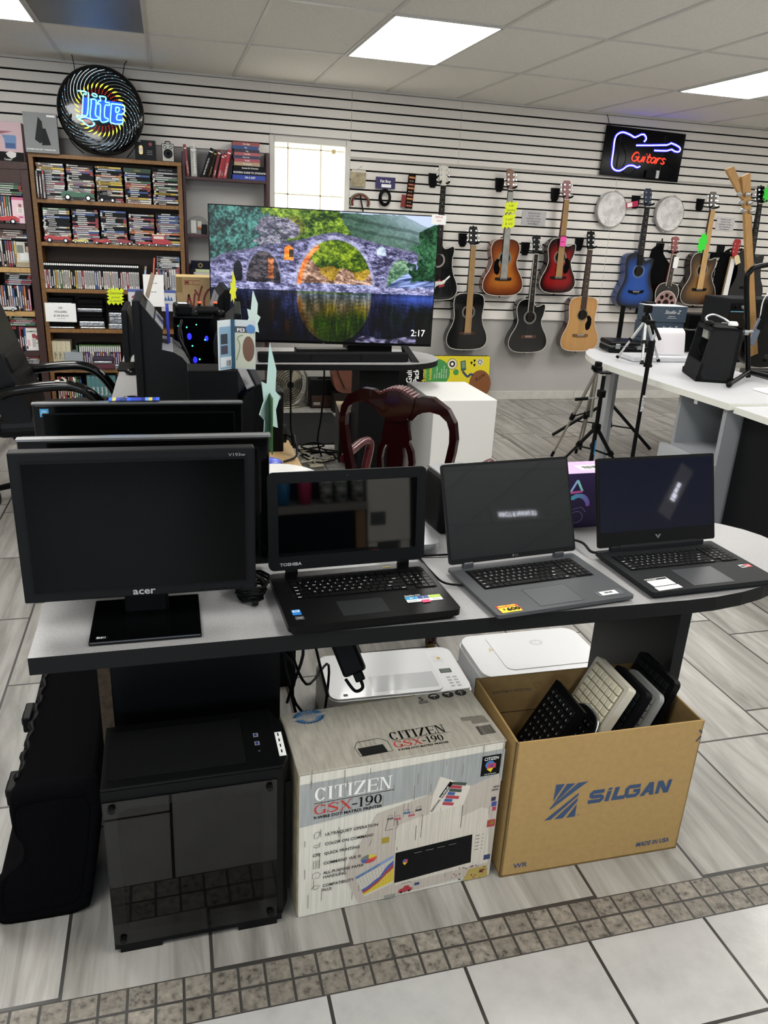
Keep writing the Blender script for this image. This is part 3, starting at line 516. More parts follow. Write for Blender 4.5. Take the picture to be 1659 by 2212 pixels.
io.disc(.006, BLK, X_ @ Matrix.Translation((.002, -.046, 0)), 14, z=.0005); io.disc(.0025, M('#55585a', .4), X_ @ Matrix.Translation((.002, -.046, 0)), 10, z=.0008); io.disc(.004, BLK, X_ @ Matrix.Translation((0, .04, 0)), 10, z=.0005); io.build('port_row', t)
lb = MB(); lb.box((.188, -.025, ch-.0032), (.027, .085, .001), PAPER); lb.box((.1775, -.025, ch-.0030), (.005, .085, .0012), M('#c83040', .5)); [lb.box((.193, -.052+.02*i, ch-.0028), (.003, .011, .0008), BLK) for i in range(4)]
lb.build('price_label', t)
for x in (-.13, .13):
    for ya in (-cdp/2+.002, cdp/2-.04): MB().bx(x-.045, x+.045, ya, ya+.03, 0, .014, BLK).build('foot', t)
# --- printer carton
t = thing('cardboard_box', 'scuffed white printer carton with red and black lettering between case and open box', 'cardboard box', (.228, 1.372, 0), .052)
bw, bdp, bh = .50, .225, .418; b = MB(); cf = M('#d6d2c6', .8, noise=(26., .15), stretch=(9, 1, .25)); ct = M('#aaa598', .85, noise=(18., .22), stretch=(6, 1, 1))
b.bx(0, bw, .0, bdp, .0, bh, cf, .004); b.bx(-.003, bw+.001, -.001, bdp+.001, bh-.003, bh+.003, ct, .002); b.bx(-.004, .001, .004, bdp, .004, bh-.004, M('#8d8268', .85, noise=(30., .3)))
for x0_, x1_ in ((.17, .22), (.30, .35)): b.bx(x0_, x1_, bdp-.002, bdp+.002, bh-.02, bh+.0036, M('#8a7c5c', .9))
X = fr((0, -.0012, 0)); gb_ = M('#a3a6a4', .75, noise=(26., .25), stretch=(9, 1, .25)); k1 = BLK; rd = M('#b8342c', .7)
b.poly([(0, .391, .0002), (0, .274, .0002), (.30, .300, .0002), (.5, .302, .0002), (.5, .396, .0002)], gb_, X)
pk = M('#bcb2a6', .8, noise=(26., .2), stretch=(9, 1, .25))
b.poly([(.108, .116, .0003), (.184, .272, .0003), (.319, .298, .0003), (.335, .348, .0003), (.418, .303, .0003), (.49, .325, .0003), (.498, .30, .0003), (.498, .02, .0003), (.30, .012, .0003), (.148, .008, .0003)], pk, X)
serif(b, 'CITIZEN', .034, .3405, .036, .026, M('#ecebe6', .6), X, .17, .0009)
b.rect(.033, .222, .3335, .3350, k1, X, .0006); x_ = serif(b, 'GSX', .033, .303, .027, .027, rd, X, .12, .0010); serif(b, '-190', x_-.002, .303, .027, .025, k1, X, .1, .0010)
b.text('9-WIRE DOT MATRIX PRINTER', .0112, k1, X @ Matrix.Translation((.032, .2905, 0)), 'L', .028, 1.06, z=.0008)
for tx, x, y in (('ULTRAQUIET OPERATION', .06, .237), ('COLOR ON COMMAND', .06, .209), ('QUICK PRINTING', .059, .181), ('COMMAND VUE III', .058, .152), ('ALL-PURPOSE PAPER', .058, .123), ('HANDLING', .058, .110), ('COMPATIBILITY', .057, .084), ('PLUS', .057, .071)): b.text(tx, .0118, k1, X @ Matrix.Translation((x, y, 0)), 'L', .012, .92, z=.0008)
for i, y in enumerate((.243, .214, .185, .156, .124, .088)):
    cx_ = .041
    if i == 2: b.text('CPS', .012, k1, X @ Matrix.Translation((.031, y-.004, 0)), 'L', .02, .9, .25, z=.0008); continue
    sh_ = [[(-.006, -.008), (.002, -.009), (.007, .002), (.006, .008), (-.002, .009), (-.006, .003)], [(-.008, -.004), (0, -.008), (.006, -.006), (.008, .007), (.003, -.001), (-.004, .001)], 0, [(-.007, -.010), (.007, -.010), (.007, .011), (-.007, .011)], [(-.009, -.008), (.007, -.009), (.010, .003), (.004, .009), (-.008, .006)], [(-.011, -.003), (-.003, .005), (.011, .003), (.004, -.005), (-.004, -.006)]][i]
    ribbon(b, [(cx_+p[0], y+p[1]) for p in sh_], .0011, k1, X, .0008, True)
    if i == 3:
        for j in range(5): b.rect(cx_-.004, cx_+.004, y-.007+.0035*j, y-.0062+.0035*j, k1, X, .0008)
# logo square
b.rect(.441, .491, .326, .384, BLK, X, .0006); b.text('CITIZEN', .0125, PAPER, X @ Matrix.Translation((.466, .3705, 0)), 'C', .01, .82, z=.0009)
b.disc(.012, M('#3f6fa8', .6), X @ Matrix.Translation((.463, .357, 0)), 16, z=.0008); b.rect(.458, .479, .346, .360, M('#b83a52', .6), X, .0010); b.rect(.464, .472, .350, .357, M('#5a3a7c', .6), X, .0012); b.poly([(.455, .346, .0011), (.473, .347, .0011), (.467, .335, .0011)], M('#d8c020', .6), X)
b.text('Color On Command', .004, PAPER, X @ Matrix.Translation((.466, .329, 0)), 'C', .01, .9, z=.0009)
# charts and the pictured printer
b.poly([(.322, .298, .0005), (.337, .347, .0005), (.418, .304, .0005), (.40, .24, .0005), (.316, .24, .0005)], M('#cfc8bc', .8), X)
b.text('SEASONAL', .0082, k1, X @ Matrix.Translation((.322, .246, 0)) @ Matrix.Rotation(math.radians(58), 4, 'Z'), 'L', .02, z=.0008)
Xo = X @ Matrix.Translation((.345, .284, 0)) @ Matrix.Rotation(math.radians(58), 4, 'Z'); b.rect(-.001, .047, -.002, .009, BLK, Xo, .0008); b.text('OUTPUT', .0082, PAPER, Xo, 'L', .02, 1.05, z=.0011)
for i, (l_, cc) in enumerate(((.038, '#3d4a40'), (.030, '#a83a48'), (.034, '#3d4a40'), (.020, '#3a5a8c'), (.036, '#a83a48'), (.022, '#3a5a8c'), (.030, '#a83a48'))): b.rect(.0, l_, 0, .0085, M(cc, .7), X @ Matrix.Translation((.368-.0035*i, .318-.0092*i, 0)) @ Matrix.Rotation(-.28, 4, 'Z'), .0009+.00001*i)
for (x, y, cc) in ((.209, .248, '#5a5a58'), (.228, .243, '#a84858'), (.25, .256, '#44628c'), (.279, .258, '#3a3a3a'), (.262, .246, '#a84858')):
    b.rect(x, x+.016, y, y+.005, M(cc, .7), X, .0008); ribbon(b, [(x+.003, y+.005), (x+.004, y+.013), (x+.013, y+.013), (x+.012, y+.005)], .0012, M(cc, .7), X, .0008)
ribbon(b, [(.212, .248), (.206, .218), (.226, .218)], .0012, k1, X, .0008); ribbon(b, [(.235, .243), (.238, .225), (.233, .218)], .0012, k1, X, .0008)
b.rect(.199, .218, .180, .197, M('#9a8a2a', .7), X, .0008); b.text('Nielson', .008, GREYP, X @ Matrix.Translation((.171, .180, 0)) @ Matrix.Rotation(1.35, 4, 'Z'), z=.0008)
for a0, a1, cc in ((90, 190, '#6a6e6c'), (190, 240, '#3a5a9c'), (240, 330, '#b03a3c'), (330, 380, '#c85a3a'), (380, 450, '#c8b83a')): b.poly([(.169, .142, .0008)]+[(.169+.020*math.cos(math.radians(a0+(a1-a0)*i/6)), .142+.013*math.sin(math.radians(a0+(a1-a0)*i/6)), .0008) for i in range(7)], M(cc, .7), X)
b.poly([(.136, .094, .0005), (.232, .138, .0005), (.235, .049, .0005), (.164, .026, .0005)], M('#c9c4b6', .8), X)
def qp(u, w): a = Vector((.136, .094)).lerp(Vector((.232, .138)), u); c = Vector((.164, .026)).lerp(Vector((.235, .049)), u); return c.lerp(a, w)
b.poly([(*qp(0, .88), .0008), (*qp(1, .90), .0008), (*qp(1, 1), .0008), (*qp(0, 1), .0008)], M('#7a92b8', .7), X); b.text('EFFICIENCY AND QUALITY', .0068, M('#26324a', .7), X @ Matrix.Translation((*qp(.03, .905), 0)) @ Matrix.Rotation(.43, 4, 'Z'), 'L', .01, .78, z=.0011)
for lev, cc in (([.34, .36, .44, .50, .72, .82], '#3a58a8'), ([.26, .28, .36, .42, .6, .7], '#a03a44'), ([.16, .2, .26, .34, .46, .55], '#d2b82a')):
    q = [(*qp(i/5, l_), .0009 if cc == '#3a58a8' else (.0010 if cc == '#a03a44' else .0011)) for i, l_ in enumerate(lev)]; b.poly([(*qp(0, .08), q[0][2]), (*qp(1, .08), q[0][2])]+q[::-1], M(cc, .7), X)
for i in range(1, 12): ribbon(b, [qp(i/12, .08), qp(i/12, .88)], .0005, M('#6a6a72', .7), X, .0013)
for i in range(1, 9): ribbon(b, [qp(0, .08+.1*i), qp(1, .08+.1*i)], .0005, M('#6a6a72', .7), X, .0013)
pb = M('#cfc8ba', .8, noise=(26., .18), stretch=(9, 1, .25)); b.poly([(.233, .225, .0006), (.285, .238, .0006), (.40, .252, .0006), (.403, .215, .0006), (.455, .232, .0006), (.474, .222, .0006), (.49, .05, .0006), (.24, .04, .0006), (.234, .14, .0006)], pb, X)
for x, y0_, y1_ in ((.2385, .15, .16), (.284, .17, .215), (.298, .175, .245), (.402, .18, .25)): b.rect(x, x+.0012, y0_, y1_, k1, X, .0009)
b.poly([(.236, .143, .0009), (.437, .152, .0009), (.441, .062, .0009), (.238, .048, .0009)], M('#17181a', .5, noise=(20., .4), stretch=(4, 1, 6)), X)
for i in range(4): b.rect(.285+.03*i, .305+.03*i, .130+.001*i, .1312+.001*i, M('#8a8a86', .6), X, .0011)
b.disc(.006, M('#44609c', .6), X @ Matrix.Translation((.262, .112, 0)), 12, z=.0011); b.poly([(.256, .108, .0012), (.270, .108, .0012), (.262, .099, .0012)], M('#d8b020', .6), X); b.rect(.262, .269, .107, .116, M('#b03a4a', .6), X, .0013)
for i in range(5): b.rect(.447, .458, .10+.011*i, .1015+.011*i, k1, X, .0009); b.disc(.0022, M('#8a8a86', .6), X @ Matrix.Translation((.467, .101+.011*i, 0)), 10, z=.0009)
b.text('GSX 190', .0068, k1, X @ Matrix.Translation((.257, .0395, 0)), 'L', .0, 1, z=.0009); car = M('#a02f38', .7)
b.poly([(.250, .018, .0009), (.254, .024, .0009), (.262, .025, .0009), (.266, .032, .0009), (.277, .031, .0009), (.281, .023, .0009), (.287, .021, .0009), (.286, .014, .0009), (.252, .012, .0009)], car, X)
for x in (.258, .279): b.disc(.0032, k1, X @ Matrix.Translation((x, .0135, 0)), 10, z=.0011)
b.rect(.292, .305, .026, .034, M('#2f3c62', .7), X, .0009); b.rect(.214, .243, .003, .014, M('#8a8a82', .8), X, .0009); b.text('cool cars car care', .0052, M('#4a4a46', .7), X @ Matrix.Translation((.236, .006, 0)) @ Matrix.Rotation(.1, 4, 'Z'), z=.001)
b.poly([(.424, .004, .0009), (.437, .040, .0009), (.487, .041, .0009), (.494, .003, .0009)], M('#a5924e', .8), X); r_ = random.Random(3)
for i in range(26): x, y = .39+.09*r_.random(), .005+.045*r_.random(); b.rect(x, x+.006*r_.random()+.001, y, y+.004*r_.random()+.001, r_.choice([k1, M('#2f3c62', .7), M('#a02f38', .7), M('#5a5a54', .7)]), X, .001+.00001*i)
for (x, y, w_, h_, cc) in ((.478, .245, .012, .012, '#2a2440'), (.480, .228, .014, .014, '#3a4a8c'), (.484, .214, .010, .012, '#a83a48'), (.474, .165, .022, .022, '#a03a3c'), (.482, .172, .010, .010, '#c8b83a'), (.476, .06, .018, .016, '#2f3c62'), (.468, .020, .012, .012, '#a02f38')): b.rect(x, x+w_, y, y+h_, M(cc, .7), X, .0009)
b.text('NEW', .0075, k1, X @ Matrix.Translation((.479, .285, 0)), 'L', .02, z=.0009); b.text('DEVE', .0075, k1, X @ Matrix.Translation((.476, .276, 0)), 'L', .02, z=.0009)
r_ = random.Random(11)
for i in range(70):
    x, y = .005+.49*r_.random(), .02+.37*r_.random(); b.rect(x, x+.0016, y, y+.015+.03*r_.random(), M('#807a6e', .9), X, .0005)
# top
Z = fr((0, 0, bh+.0032), (1, 0, 0), (0, 1, 0))
serif(b, 'CITIZEN', .232, .0625, .030, .0202, k1, Z, .16, .0006); b.rect(.232, .382, .0595, .0605, k1, Z, .0005); x_ = serif(b, 'GSX', .232, .034, .023, .021, rd, Z, .12, .0006); serif(b, '-190', x_-.001, .034, .023, .019, k1, Z, .1, .0006)
b.text('9-WIRE DOT MATRIX PRINTER', .0092, k1, Z @ Matrix.Translation((.236, .0225, 0)), 'L', .028, 1.0, z=.0005)
b.poly([(.150, .024, .0005), (.212, .026, .0005), (.208, .055, .0005), (.146, .053, .0005)], M('#2a2a2a', .6), Z); ribbon(b, [(.146, .024), (.140, .056), (.150, .075), (.205, .078), (.222, .064), (.224, .026)], .0014, k1, Z, .0006, True)
for i in range(4): b.rect(.156+.012*i, .1565+.012*i, .054, .080, k1, Z, .0006)
sb = M('#3f6f9a', .7); b.disc(.036, sb, Z @ Matrix.Translation((.064, .200, 0)), 28, .024, .0004, ry=.026); b.disc(.021, sb, Z @ Matrix.Translation((.064, .200, 0)), 20, .019, .0005)
for i in range(28): a = 2*PI*i/28; b.rect(-.003, .003, -.0025, .0025, sb, Z @ Matrix.Translation((.064+.036*math.cos(a), .200+.026*math.sin(a), 0)) @ Matrix.Rotation(a, 4, 'Z'), .0004)
Xs = Z @ Matrix.Translation((.064, .200, 0)) @ Matrix.Rotation(.12, 4, 'Z'); b.rect(-.046, .046, -.006, .006, M('#aaa598', .8), Xs, .0007); b.rect(-.046, .046, .005, .006, sb, Xs, .0009); b.rect(-.046, .046, -.006, -.005, sb, Xs, .0009); b.text('PROOF OF QUALITY', .008, sb, Xs @ Matrix.Translation((0, -.003, 0)), 'C', .01, .9, z=.0010); b.text('CITIZEN', .011, sb, Xs @ Matrix.Translation((0, .008, 0)), 'C', .02, .9, z=.0010); b.text('WARRANTY', .006, M('#aaa598', .8), Xs @ Matrix.Translation((0, -.022, 0)), 'C', .01, 1, z=.0010); b.text('TWO YEAR', .006, M('#aaa598', .8), Xs @ Matrix.Translation((0, .018, 0)), 'C', .01, 1, z=.0010)
b.text('5', .022, k1, Z @ Matrix.Translation((.352, .198, 0)), 'L', .03, 1.2, z=.0005); b.rect(.347, .372, .192, .195, k1, Z, .0005); b.rect(.347, .372, .186, .189, k1, Z, .0005)
for i, x in enumerate((.395, .434, .470)):
    Xi = Z @ Matrix.Translation((x, .208, 0)); b.disc(.0158, k1, Xi, 22, z=.0005, ry=.0135); w = ct
    if i == 0: b.poly([(.010*math.cos(PI*j/8), .001+.007*math.sin(PI*j/8), .0008) for j in range(9)], w, Xi); b.rect(-.0007, .0007, -.009, .002, w, Xi, .0008)
    if i == 1: b.poly([(-.008, .008, .0008), (-.006, .002, .0008), (-.001, .0, .0008), (-.001, -.007, .0008), (.001, -.007, .0008), (.001, .0, .0008), (.006, .002, .0008), (.008, .008, .0008)], w, Xi)
    if i == 2: b.rect(-.0014, .0014, -.009, .006, w, Xi, .0008); ribbon(b, [(-.007, .001), (0, .009), (.007, .001)], .0022, w, Xi, .0008)
b.poly([(.425, .108, .0004), (.486, .104, .0004), (.490, .073, .0004), (.446, .076, .0004), (.446, .090, .0004), (.425, .092, .0004)], M('#7d776b', .85, noise=(90., .4), stretch=(1, 6, 1)), Z); barcode(b, .448, .030, .040, .034, Z, 24, 5, .0005)
b.build('carton', t)
# --- open carton of keyboards
t = thing('cardboard_box', 'open brown carton with blue emblem printed on it, holding old keyboards', 'cardboard box', (.752, 1.386, 0), -.010)
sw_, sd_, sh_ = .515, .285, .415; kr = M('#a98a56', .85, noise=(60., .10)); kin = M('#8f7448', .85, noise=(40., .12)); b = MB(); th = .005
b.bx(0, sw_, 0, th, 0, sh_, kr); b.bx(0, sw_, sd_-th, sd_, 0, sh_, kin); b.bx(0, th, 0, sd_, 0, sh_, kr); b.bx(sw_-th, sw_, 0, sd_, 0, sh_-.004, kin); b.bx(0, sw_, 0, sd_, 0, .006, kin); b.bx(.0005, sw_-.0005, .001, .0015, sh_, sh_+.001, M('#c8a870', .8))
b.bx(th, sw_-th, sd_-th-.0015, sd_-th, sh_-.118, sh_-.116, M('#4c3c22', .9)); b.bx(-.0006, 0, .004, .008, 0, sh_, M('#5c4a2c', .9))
X = fr((0, -.0002, 0)); bl = M('#33496b', .75)
for q in ([(.120, .276), (.144, .2745), (.118, .224)], [(.150, .274), (.173, .272), (.127, .222), (.117, .211)], [(.180, .272), (.209, .273), (.113, .199), (.112, .205)], [(.188, .241), (.187, .2315), (.119, .1665), (.101, .167)], [(.187, .2255), (.187, .214), (.153, .166), (.129, .1665)], [(.187, .206), (.187, .1655), (.163, .166)]): b.poly([(*p_, .0004) for p_ in q], bl, X)
# wide sans capitals drawn as strokes: S i L G A N
w = .0115; y0_, y1_ = .2, .241
def st_(pts): ribbon(b, pts, w, bl, X, .0005)
st_([(.260, y1_-w/2), (.229, y1_-w/2), (.2245, y1_-w*.9), (.2245, (y0_+y1_)/2+w*.2), (.228, (y0_+y1_)/2), (.252, (y0_+y1_)/2), (.256, (y0_+y1_)/2-w*.3), (.256, y0_+w*.9), (.252, y0_+w/2), (.217, y0_+w/2)])
b.poly([(.2645, y0_, .0005), (.2765, y0_, .0005), (.2815, .232, .0005), (.2695, .232, .0005)], bl, X); b.poly([(.270, .235, .0005), (.281, .235, .0005), (.283, .242, .0005), (.272, .242, .0005)], bl, X)
b.poly([(.284, y0_, .0005), (.322, y0_, .0005), (.324, y0_+w, .0005), (.2985, y0_+w, .0005), (.304, y1_, .0005), (.291, y1_, .0005)], bl, X)
st_([(.364, y1_-w/2), (.331, y1_-w/2), (.3265, y1_-w), (.3265, y0_+w), (.330, y0_+w/2), (.355, y0_+w/2), (.3595, y0_+w), (.3595, .2215)]); b.rect(.345, .3652, .2165, .226, bl, X, .0006)
b.poly([(.366, y0_, .0005), (.380, y0_, .0005), (.396, y1_-w*.8, .0005), (.398, y1_, .0005), (.389, y1_, .0005)], bl, X); b.poly([(.389, y1_, .0006), (.402, y1_, .0006), (.407, y0_, .0006), (.394, y0_, .0006)], bl, X); b.rect(.379, .399, .209, .217, bl, X, .0007)
b.poly([(.411, y0_, .0005), (.422, y0_, .0005), (.426, y1_, .0005), (.415, y1_, .0005)], bl, X); b.poly([(.415, y1_, .0006), (.429, y1_, .0006), (.450, y0_, .0006), (.437, y0_, .0006)], bl, X); b.poly([(.439, y0_, .0007), (.450, y0_, .0007), (.456, y1_, .0007), (.445, y1_, .0007)], bl, X)
b.text('MADE IN USA', .0205, bl, X @ Matrix.Translation((.386, .029, 0)), 'L', .03, .80, .12, z=.0005); b.text('WR', .021, bl, X @ Matrix.Translation((.033, .025, 0)), 'L', .02, 1.1, z=.0005); ribbon(b, [(.196+.0028*math.cos(2*PI*i/10), .170+.0028*math.sin(2*PI*i/10)) for i in range(10)], .0008, bl, X, .0005, True)
ribbon(b, [(.502, .352), (.5135, .368)], .005, M('#34404e', .8), X, .0005); ribbon(b, [(.505, .388), (.5135, .378)], .005, M('#34404e', .8), X, .0005)
Xi = fr((.155, sd_-th-.0004, sh_-.026), (-1, 0, 0), (0, 0, -1)); b.text('This Carton is Recyclable', .0128, M('#4a4438', .85), Matrix.Translation((.17, sd_-th-.0007, sh_-.045)) @ Matrix(((-1, 0, 0, 0), (0, 0, -1, 0), (0, -1, 0, 0), (0, 0, 0, 1))), 'L', .01, .9, .15, z=0.)
ribbon(b, [(0, 0), (.012, .020), (.024, 0)], .0016, M('#4a4438', .85), Matrix.Translation((.196, sd_-th-.0008, sh_-.030)) @ Matrix(((-1, 0, 0, 0), (0, 0, -1, 0), (0, -1, 0, 0), (0, 0, 0, 1))), 0., True)
b.build('carton', t)
def body_c(m): return tuple(m.node_tree.nodes['Principled BSDF'].inputs['Base Color'].default_value)[:3]
def loose_keyboard(label, L_, W_, body, keym, X, rows=6, cols=17, round_=.008, slim=.016, num=None, pad=0.):
    """a keyboard; local x = along its short side, y = along its length"""
    t = thing('keyboard', label, 'keyboard', group='old keyboards in the brown carton'); b = MB(); b.prism(rrect(W_, L_, round_), slim, body); b.build('body', t)
    k = MB(); k.rect(-W_/2+.012, W_/2-.012, -L_/2+.012, L_/2-.012, M('#0a0a0b', .7) if L(body_c(body))[0] < .1 else M('#86806e', .7), Matrix.Translation((0, 0, slim)), .0004); kw = (W_-.03-pad)/rows; kl = (L_-.03-pad)/cols
    for i in range(rows):
        for j in range(cols): k.box((-W_/2+.015+pad+kw*(i+.5), -L_/2+.015+kl*(j+.5), slim+.003), (kw*.84, kl*.84, .007), keym, .0012, seg=1); k.rect(-kw*.1, kw*.1, -kl*.25, kl*.05, M('#77777a', .6), Matrix.Translation((-W_/2+.015+pad+kw*(i+.5), -L_/2+.015+kl*(j+.5), slim+.0067))) if num else None
    k.build('keys', t); t.matrix_world = X; return t
def kb_frame(top, a, L_, dy=0.):
    a = math.radians(a); yv = Vector((math.cos(a), dy, math.sin(a))).normalized(); xv = Vector((0, -1, 0)); xv = (xv-yv*xv.dot(yv)).normalized(); zv = xv.cross(yv)
    m = Matrix((xv, yv, zv)).transposed().to_4x4(); m.translation = Vector(top)-yv*(L_/2); return m
kk = M('#141516', .5)
loose_keyboard('flat black keyboard with square corner and white tag, leftmost in the open carton', .40, .150, M('#0e0f10', .4), kk, kb_frame((.972, 1.530, .424), 60, .40), 6, 17, .003, .012, True)
t = loose_keyboard('small rounded black keyboard with silver rim, second in the open carton', .37, .115, M('#101112', .4), kk, kb_frame((1.034, 1.520, .378), 61, .37), 5, 15, .045, .014, True)
MB().tube([(x, y, .007) for x, y in rrect(.119, .374, .047, 6)], .0035, M('#b8babc', .25, m=.8), 6, True).build('silver_rim', t)
t = loose_keyboard('yellowed beige keyboard with tall keys in the middle of the open carton', .43, .165, M('#c9c3b2', .55), M('#d8d0b6', .55), kb_frame((1.116, 1.550, .462), 63, .43), 6, 18, .008, .026, None, 0.)
MB().box((.0, .172, .0275), (.06, .05, .001), M('#8f8b7e', .5)).build('label_window', t)
loose_keyboard('worn black keyboard wedged directly behind the beige keyboard', .42, .15, M('#17181a', .55), M('#202224', .5), kb_frame((1.172, 1.545, .440), 65, .42), 6, 17, .012, .022)
loose_keyboard('smooth grey wireless keyboard near the right of the open carton', .41, .15, M('#8f8f8c', .45), M('#77787a', .5), kb_frame((1.212, 1.545, .428), 67, .41), 6, 17, .018, .016)
loose_keyboard('large black keyboard, rearmost and rightmost in the open carton', .44, .17, M('#101113', .4), M('#1a1b1d', .45), kb_frame((1.262, 1.568, .458), 71.5, .44), 6, 18, .014, .020)
# --- long carpeted case on its side
t = thing('carpeted_case', 'long black carpeted hard case lying under the left end of the desk', 'case', (0, 0, 0))
car = M('#08080a', .95, sp=.04, bump=(380., .8)); sec = [(-.362, .362), (-.235, .366), (-.207, .350), (-.203, .30), (-.245, .05), (-.262, .012), (-.30, 0), (-.42, 0), (-.446, .022), (-.436, .110), (-.420, .140), (-.383, .172), (-.372, .205), (-.374, .235), (-.386, .262), (-.386, .330)]
sec = [(p.x, p.y) for p in cr_spline([(a, b_, 0) for a, b_ in sec], 3, True)]
b = MB(); X = fr((0, 1.52, 0)); n = len(sec); back = [(a*.86-.032, z*.97) for a, z in sec]
b.add([(a, 1.53, z) for a, z in sec]+[(a-.012, 2.28, z*.96) for a, z in sec], [tuple(range(n-1, -1, -1)), tuple(range(n, 2*n))]+[(i, (i+1) % n, n+(i+1) % n, n+i) for i in range(n)], car); b.build('shell', t)
c0 = Vector((sum(a for a, _ in sec)/n, sum(z for _, z in sec)/n)); b = MB(); k_ = []
for sc_, y in ((1.0, 1.53), (1.05, 1.522), (1.05, 1.506), (.99, 1.496), (.86, 1.494), (.84, 1.4985), (.82, 1.495)): k_.append([(c0.x+(a-c0.x)*sc_, y, max(.001, c0.y+(z-c0.y)*sc_)) for a, z in sec])
vs = [p_ for r_ in k_ for p_ in r_]; b.add(vs, [(i*n+j, i*n+(j+1) % n, (i+1)*n+(j+1) % n, (i+1)*n+j) for i in range(len(k_)-1) for j in range(n)], car, True); b.add(k_[-1], [tuple(range(n))], car); b.build('end_cap', t)
b = MB(); b.tube([(-.376+.004*math.sin(y*95)+.006*(y-1.55), y, .352) for y in [1.56+.008*i for i in range(110)]], [.008+.0025*math.sin(i*1.3) for i in range(110)], M('#0a0a0b', .5), 8); b.build('edge_piping', t)
b.paint = None
for y in (1.60, 1.84): MB().box((-.398, y, .30 if y < 1.7 else .325), (.022, .07, .045), BLK, .004).box((-.408, y, .30 if y < 1.7 else .325), (.012, .04, .02), M('#202022', .4), .003).build('latch', t)
# --- two white printers behind the boxes
pw = M('#d9dadb', .28, coat=.3); t = thing('printer', 'white multifunction printer with small grey screen, behind the scuffed carton', 'printer', (.665, 2.14, 0), -.02)
b = MB(); b.prism(rrect(.486, .285, .045, 6), .128, M('#cfd0d1', .4), Matrix.Translation((0, 0, .006)), smooth=False); b.prism(rrect(.474, .275, .04, 6), .016, pw, Matrix.Translation((0, 0, .134))); b.build('body', t)
b = MB(); b.prism(rrect(.374, .262, .03, 5, -.045), .006, pw, Matrix.Translation((0, 0, .150))); b.rect(-.09, .13, -.11, -.02, M('#c4c6c8', .12), fr((0, 0, .1563), (1, 0, 0), (0, 1, 0))); b.build('scanner_lid', t)
b = MB(); X = fr((.19, 0, .1502), (1, 0, 0), (0, 1, 0)); b.rect(-.043, .042, -.125, .12, M('#dcdddd', .4), X); b.rect(-.030, .010, -.028, -.002, M('#2e3032', .3), X, .0004); b.rect(-.026, .006, -.025, -.005, M('#5d6a5c', .3), X, .0007)
for i in range(5): b.disc(.006, M('#c2c3c4', .4), X @ Matrix.Translation((-.028+.013*(i % 3), .05+.022*(i//3), 0)), 12, .0045, .0005)
b.disc(.007, M('#c8a03c', .4), X @ Matrix.Translation((-.01, .065, 0)), 12, z=.0006)
for i in range(4):
    for j in range(2): b.rect(-.020+.022*j, -.006+.022*j, -.112+.017*i, -.103+.017*i, M('#a4a6a8', .4), X, .0005)
b.build('control_panel', t)
b = MB(); b.rect(-.19, -.176, -.118, -.106, M('#4a4c4e', .5), fr((0, 0, .1565), (1, 0, 0), (0, 1, 0))); b.build('maker_mark', t)
t = thing('printer', 'plain white printer with oval embossed mark on lid, behind the open brown carton', 'printer', (1.195, 2.19, 0), .0)
b = MB(); b.prism(rrect(.47, .29, .05, 6), .125, M('#d3d4d6', .4), Matrix.Translation((0, 0, .006))); b.prism(rrect(.46, .28, .05, 6), .018, pw, Matrix.Translation((0, 0, .131))); b.build('body', t)
b = MB(); b.prism(rrect(.35, .235, .03, 5, .04, .01), .003, pw, Matrix.Translation((0, 0, .149))); X = fr((.04, .05, .1523), (1, 0, 0), (0, 1, 0)); b.disc(.026, M('#c2c4c6', .4), X, 20, ry=.02); b.text('hp', .026, M('#eceded', .4), X @ Matrix.Translation((0, -.007, 0)), 'C', .0, 1, .25); b.poly([(-.195, -.03, 0), (-.172, -.02, 0), (-.185, .0, 0)], M('#c4b49a', .6), X @ Matrix.Translation((0, 0, -.003))); b.build('scanner_lid', t)
# --- wiring and power bricks under the desk
t = thing('power_adapter', 'black power brick hanging over the white printer under the desk', 'power adapter', (.405, 1.75, .505), 0, None, (math.radians(-34), math.radians(-26), math.radians(-8)))
b = MB(); b.box((0, 0, 0), (.062, .036, .155), M('#0e0f10', .4), .008); b.build('brick', t); MB().box((.006, -.002, -.088), (.026, .018, .026), BLK, .004).tube(cr_spline([(.006, 0, -.095), (.004, -.004, -.118), (-.018, -.002, -.118), (-.03, .0, -.08)], 5), .0045, BLK).build('plug', t)
MB().tube(cr_spline([(0, 0, .075), (-.012, .03, .13), (-.02, .09, .18)], 5), .003, BLK).build('lead', t)
t = thing('power_strip', 'black power strip with plugs standing behind the left desk panel', 'power strip', (.262, 1.93, 0), .2); MB().box((0, 0, .02), (.05, .26, .04), M('#1a1b1c', .5), .006).build('body', t)
for i, y in enumerate((-.08, 0., .08)): MB().box((0, y, .055), (.034, .04, .032), [BLK, WHITE, BLK][i], .004).build('plug', t)
t = thing('power_adapter', 'small black plug-in adapter hanging beside the desk panel above the cream box', 'power adapter', (.258, 1.73, .245)); MB().box((0, 0, 0), (.075, .05, .085), M('#101214', .4), .004).build('body', t)
tag(MB().box((.245, 1.78, .10), (.055, .09, .20), M('#b9b5a6', .6), .008).build('cream_box'), 'small cream plastic box on the floor by the left desk panel', 'box')
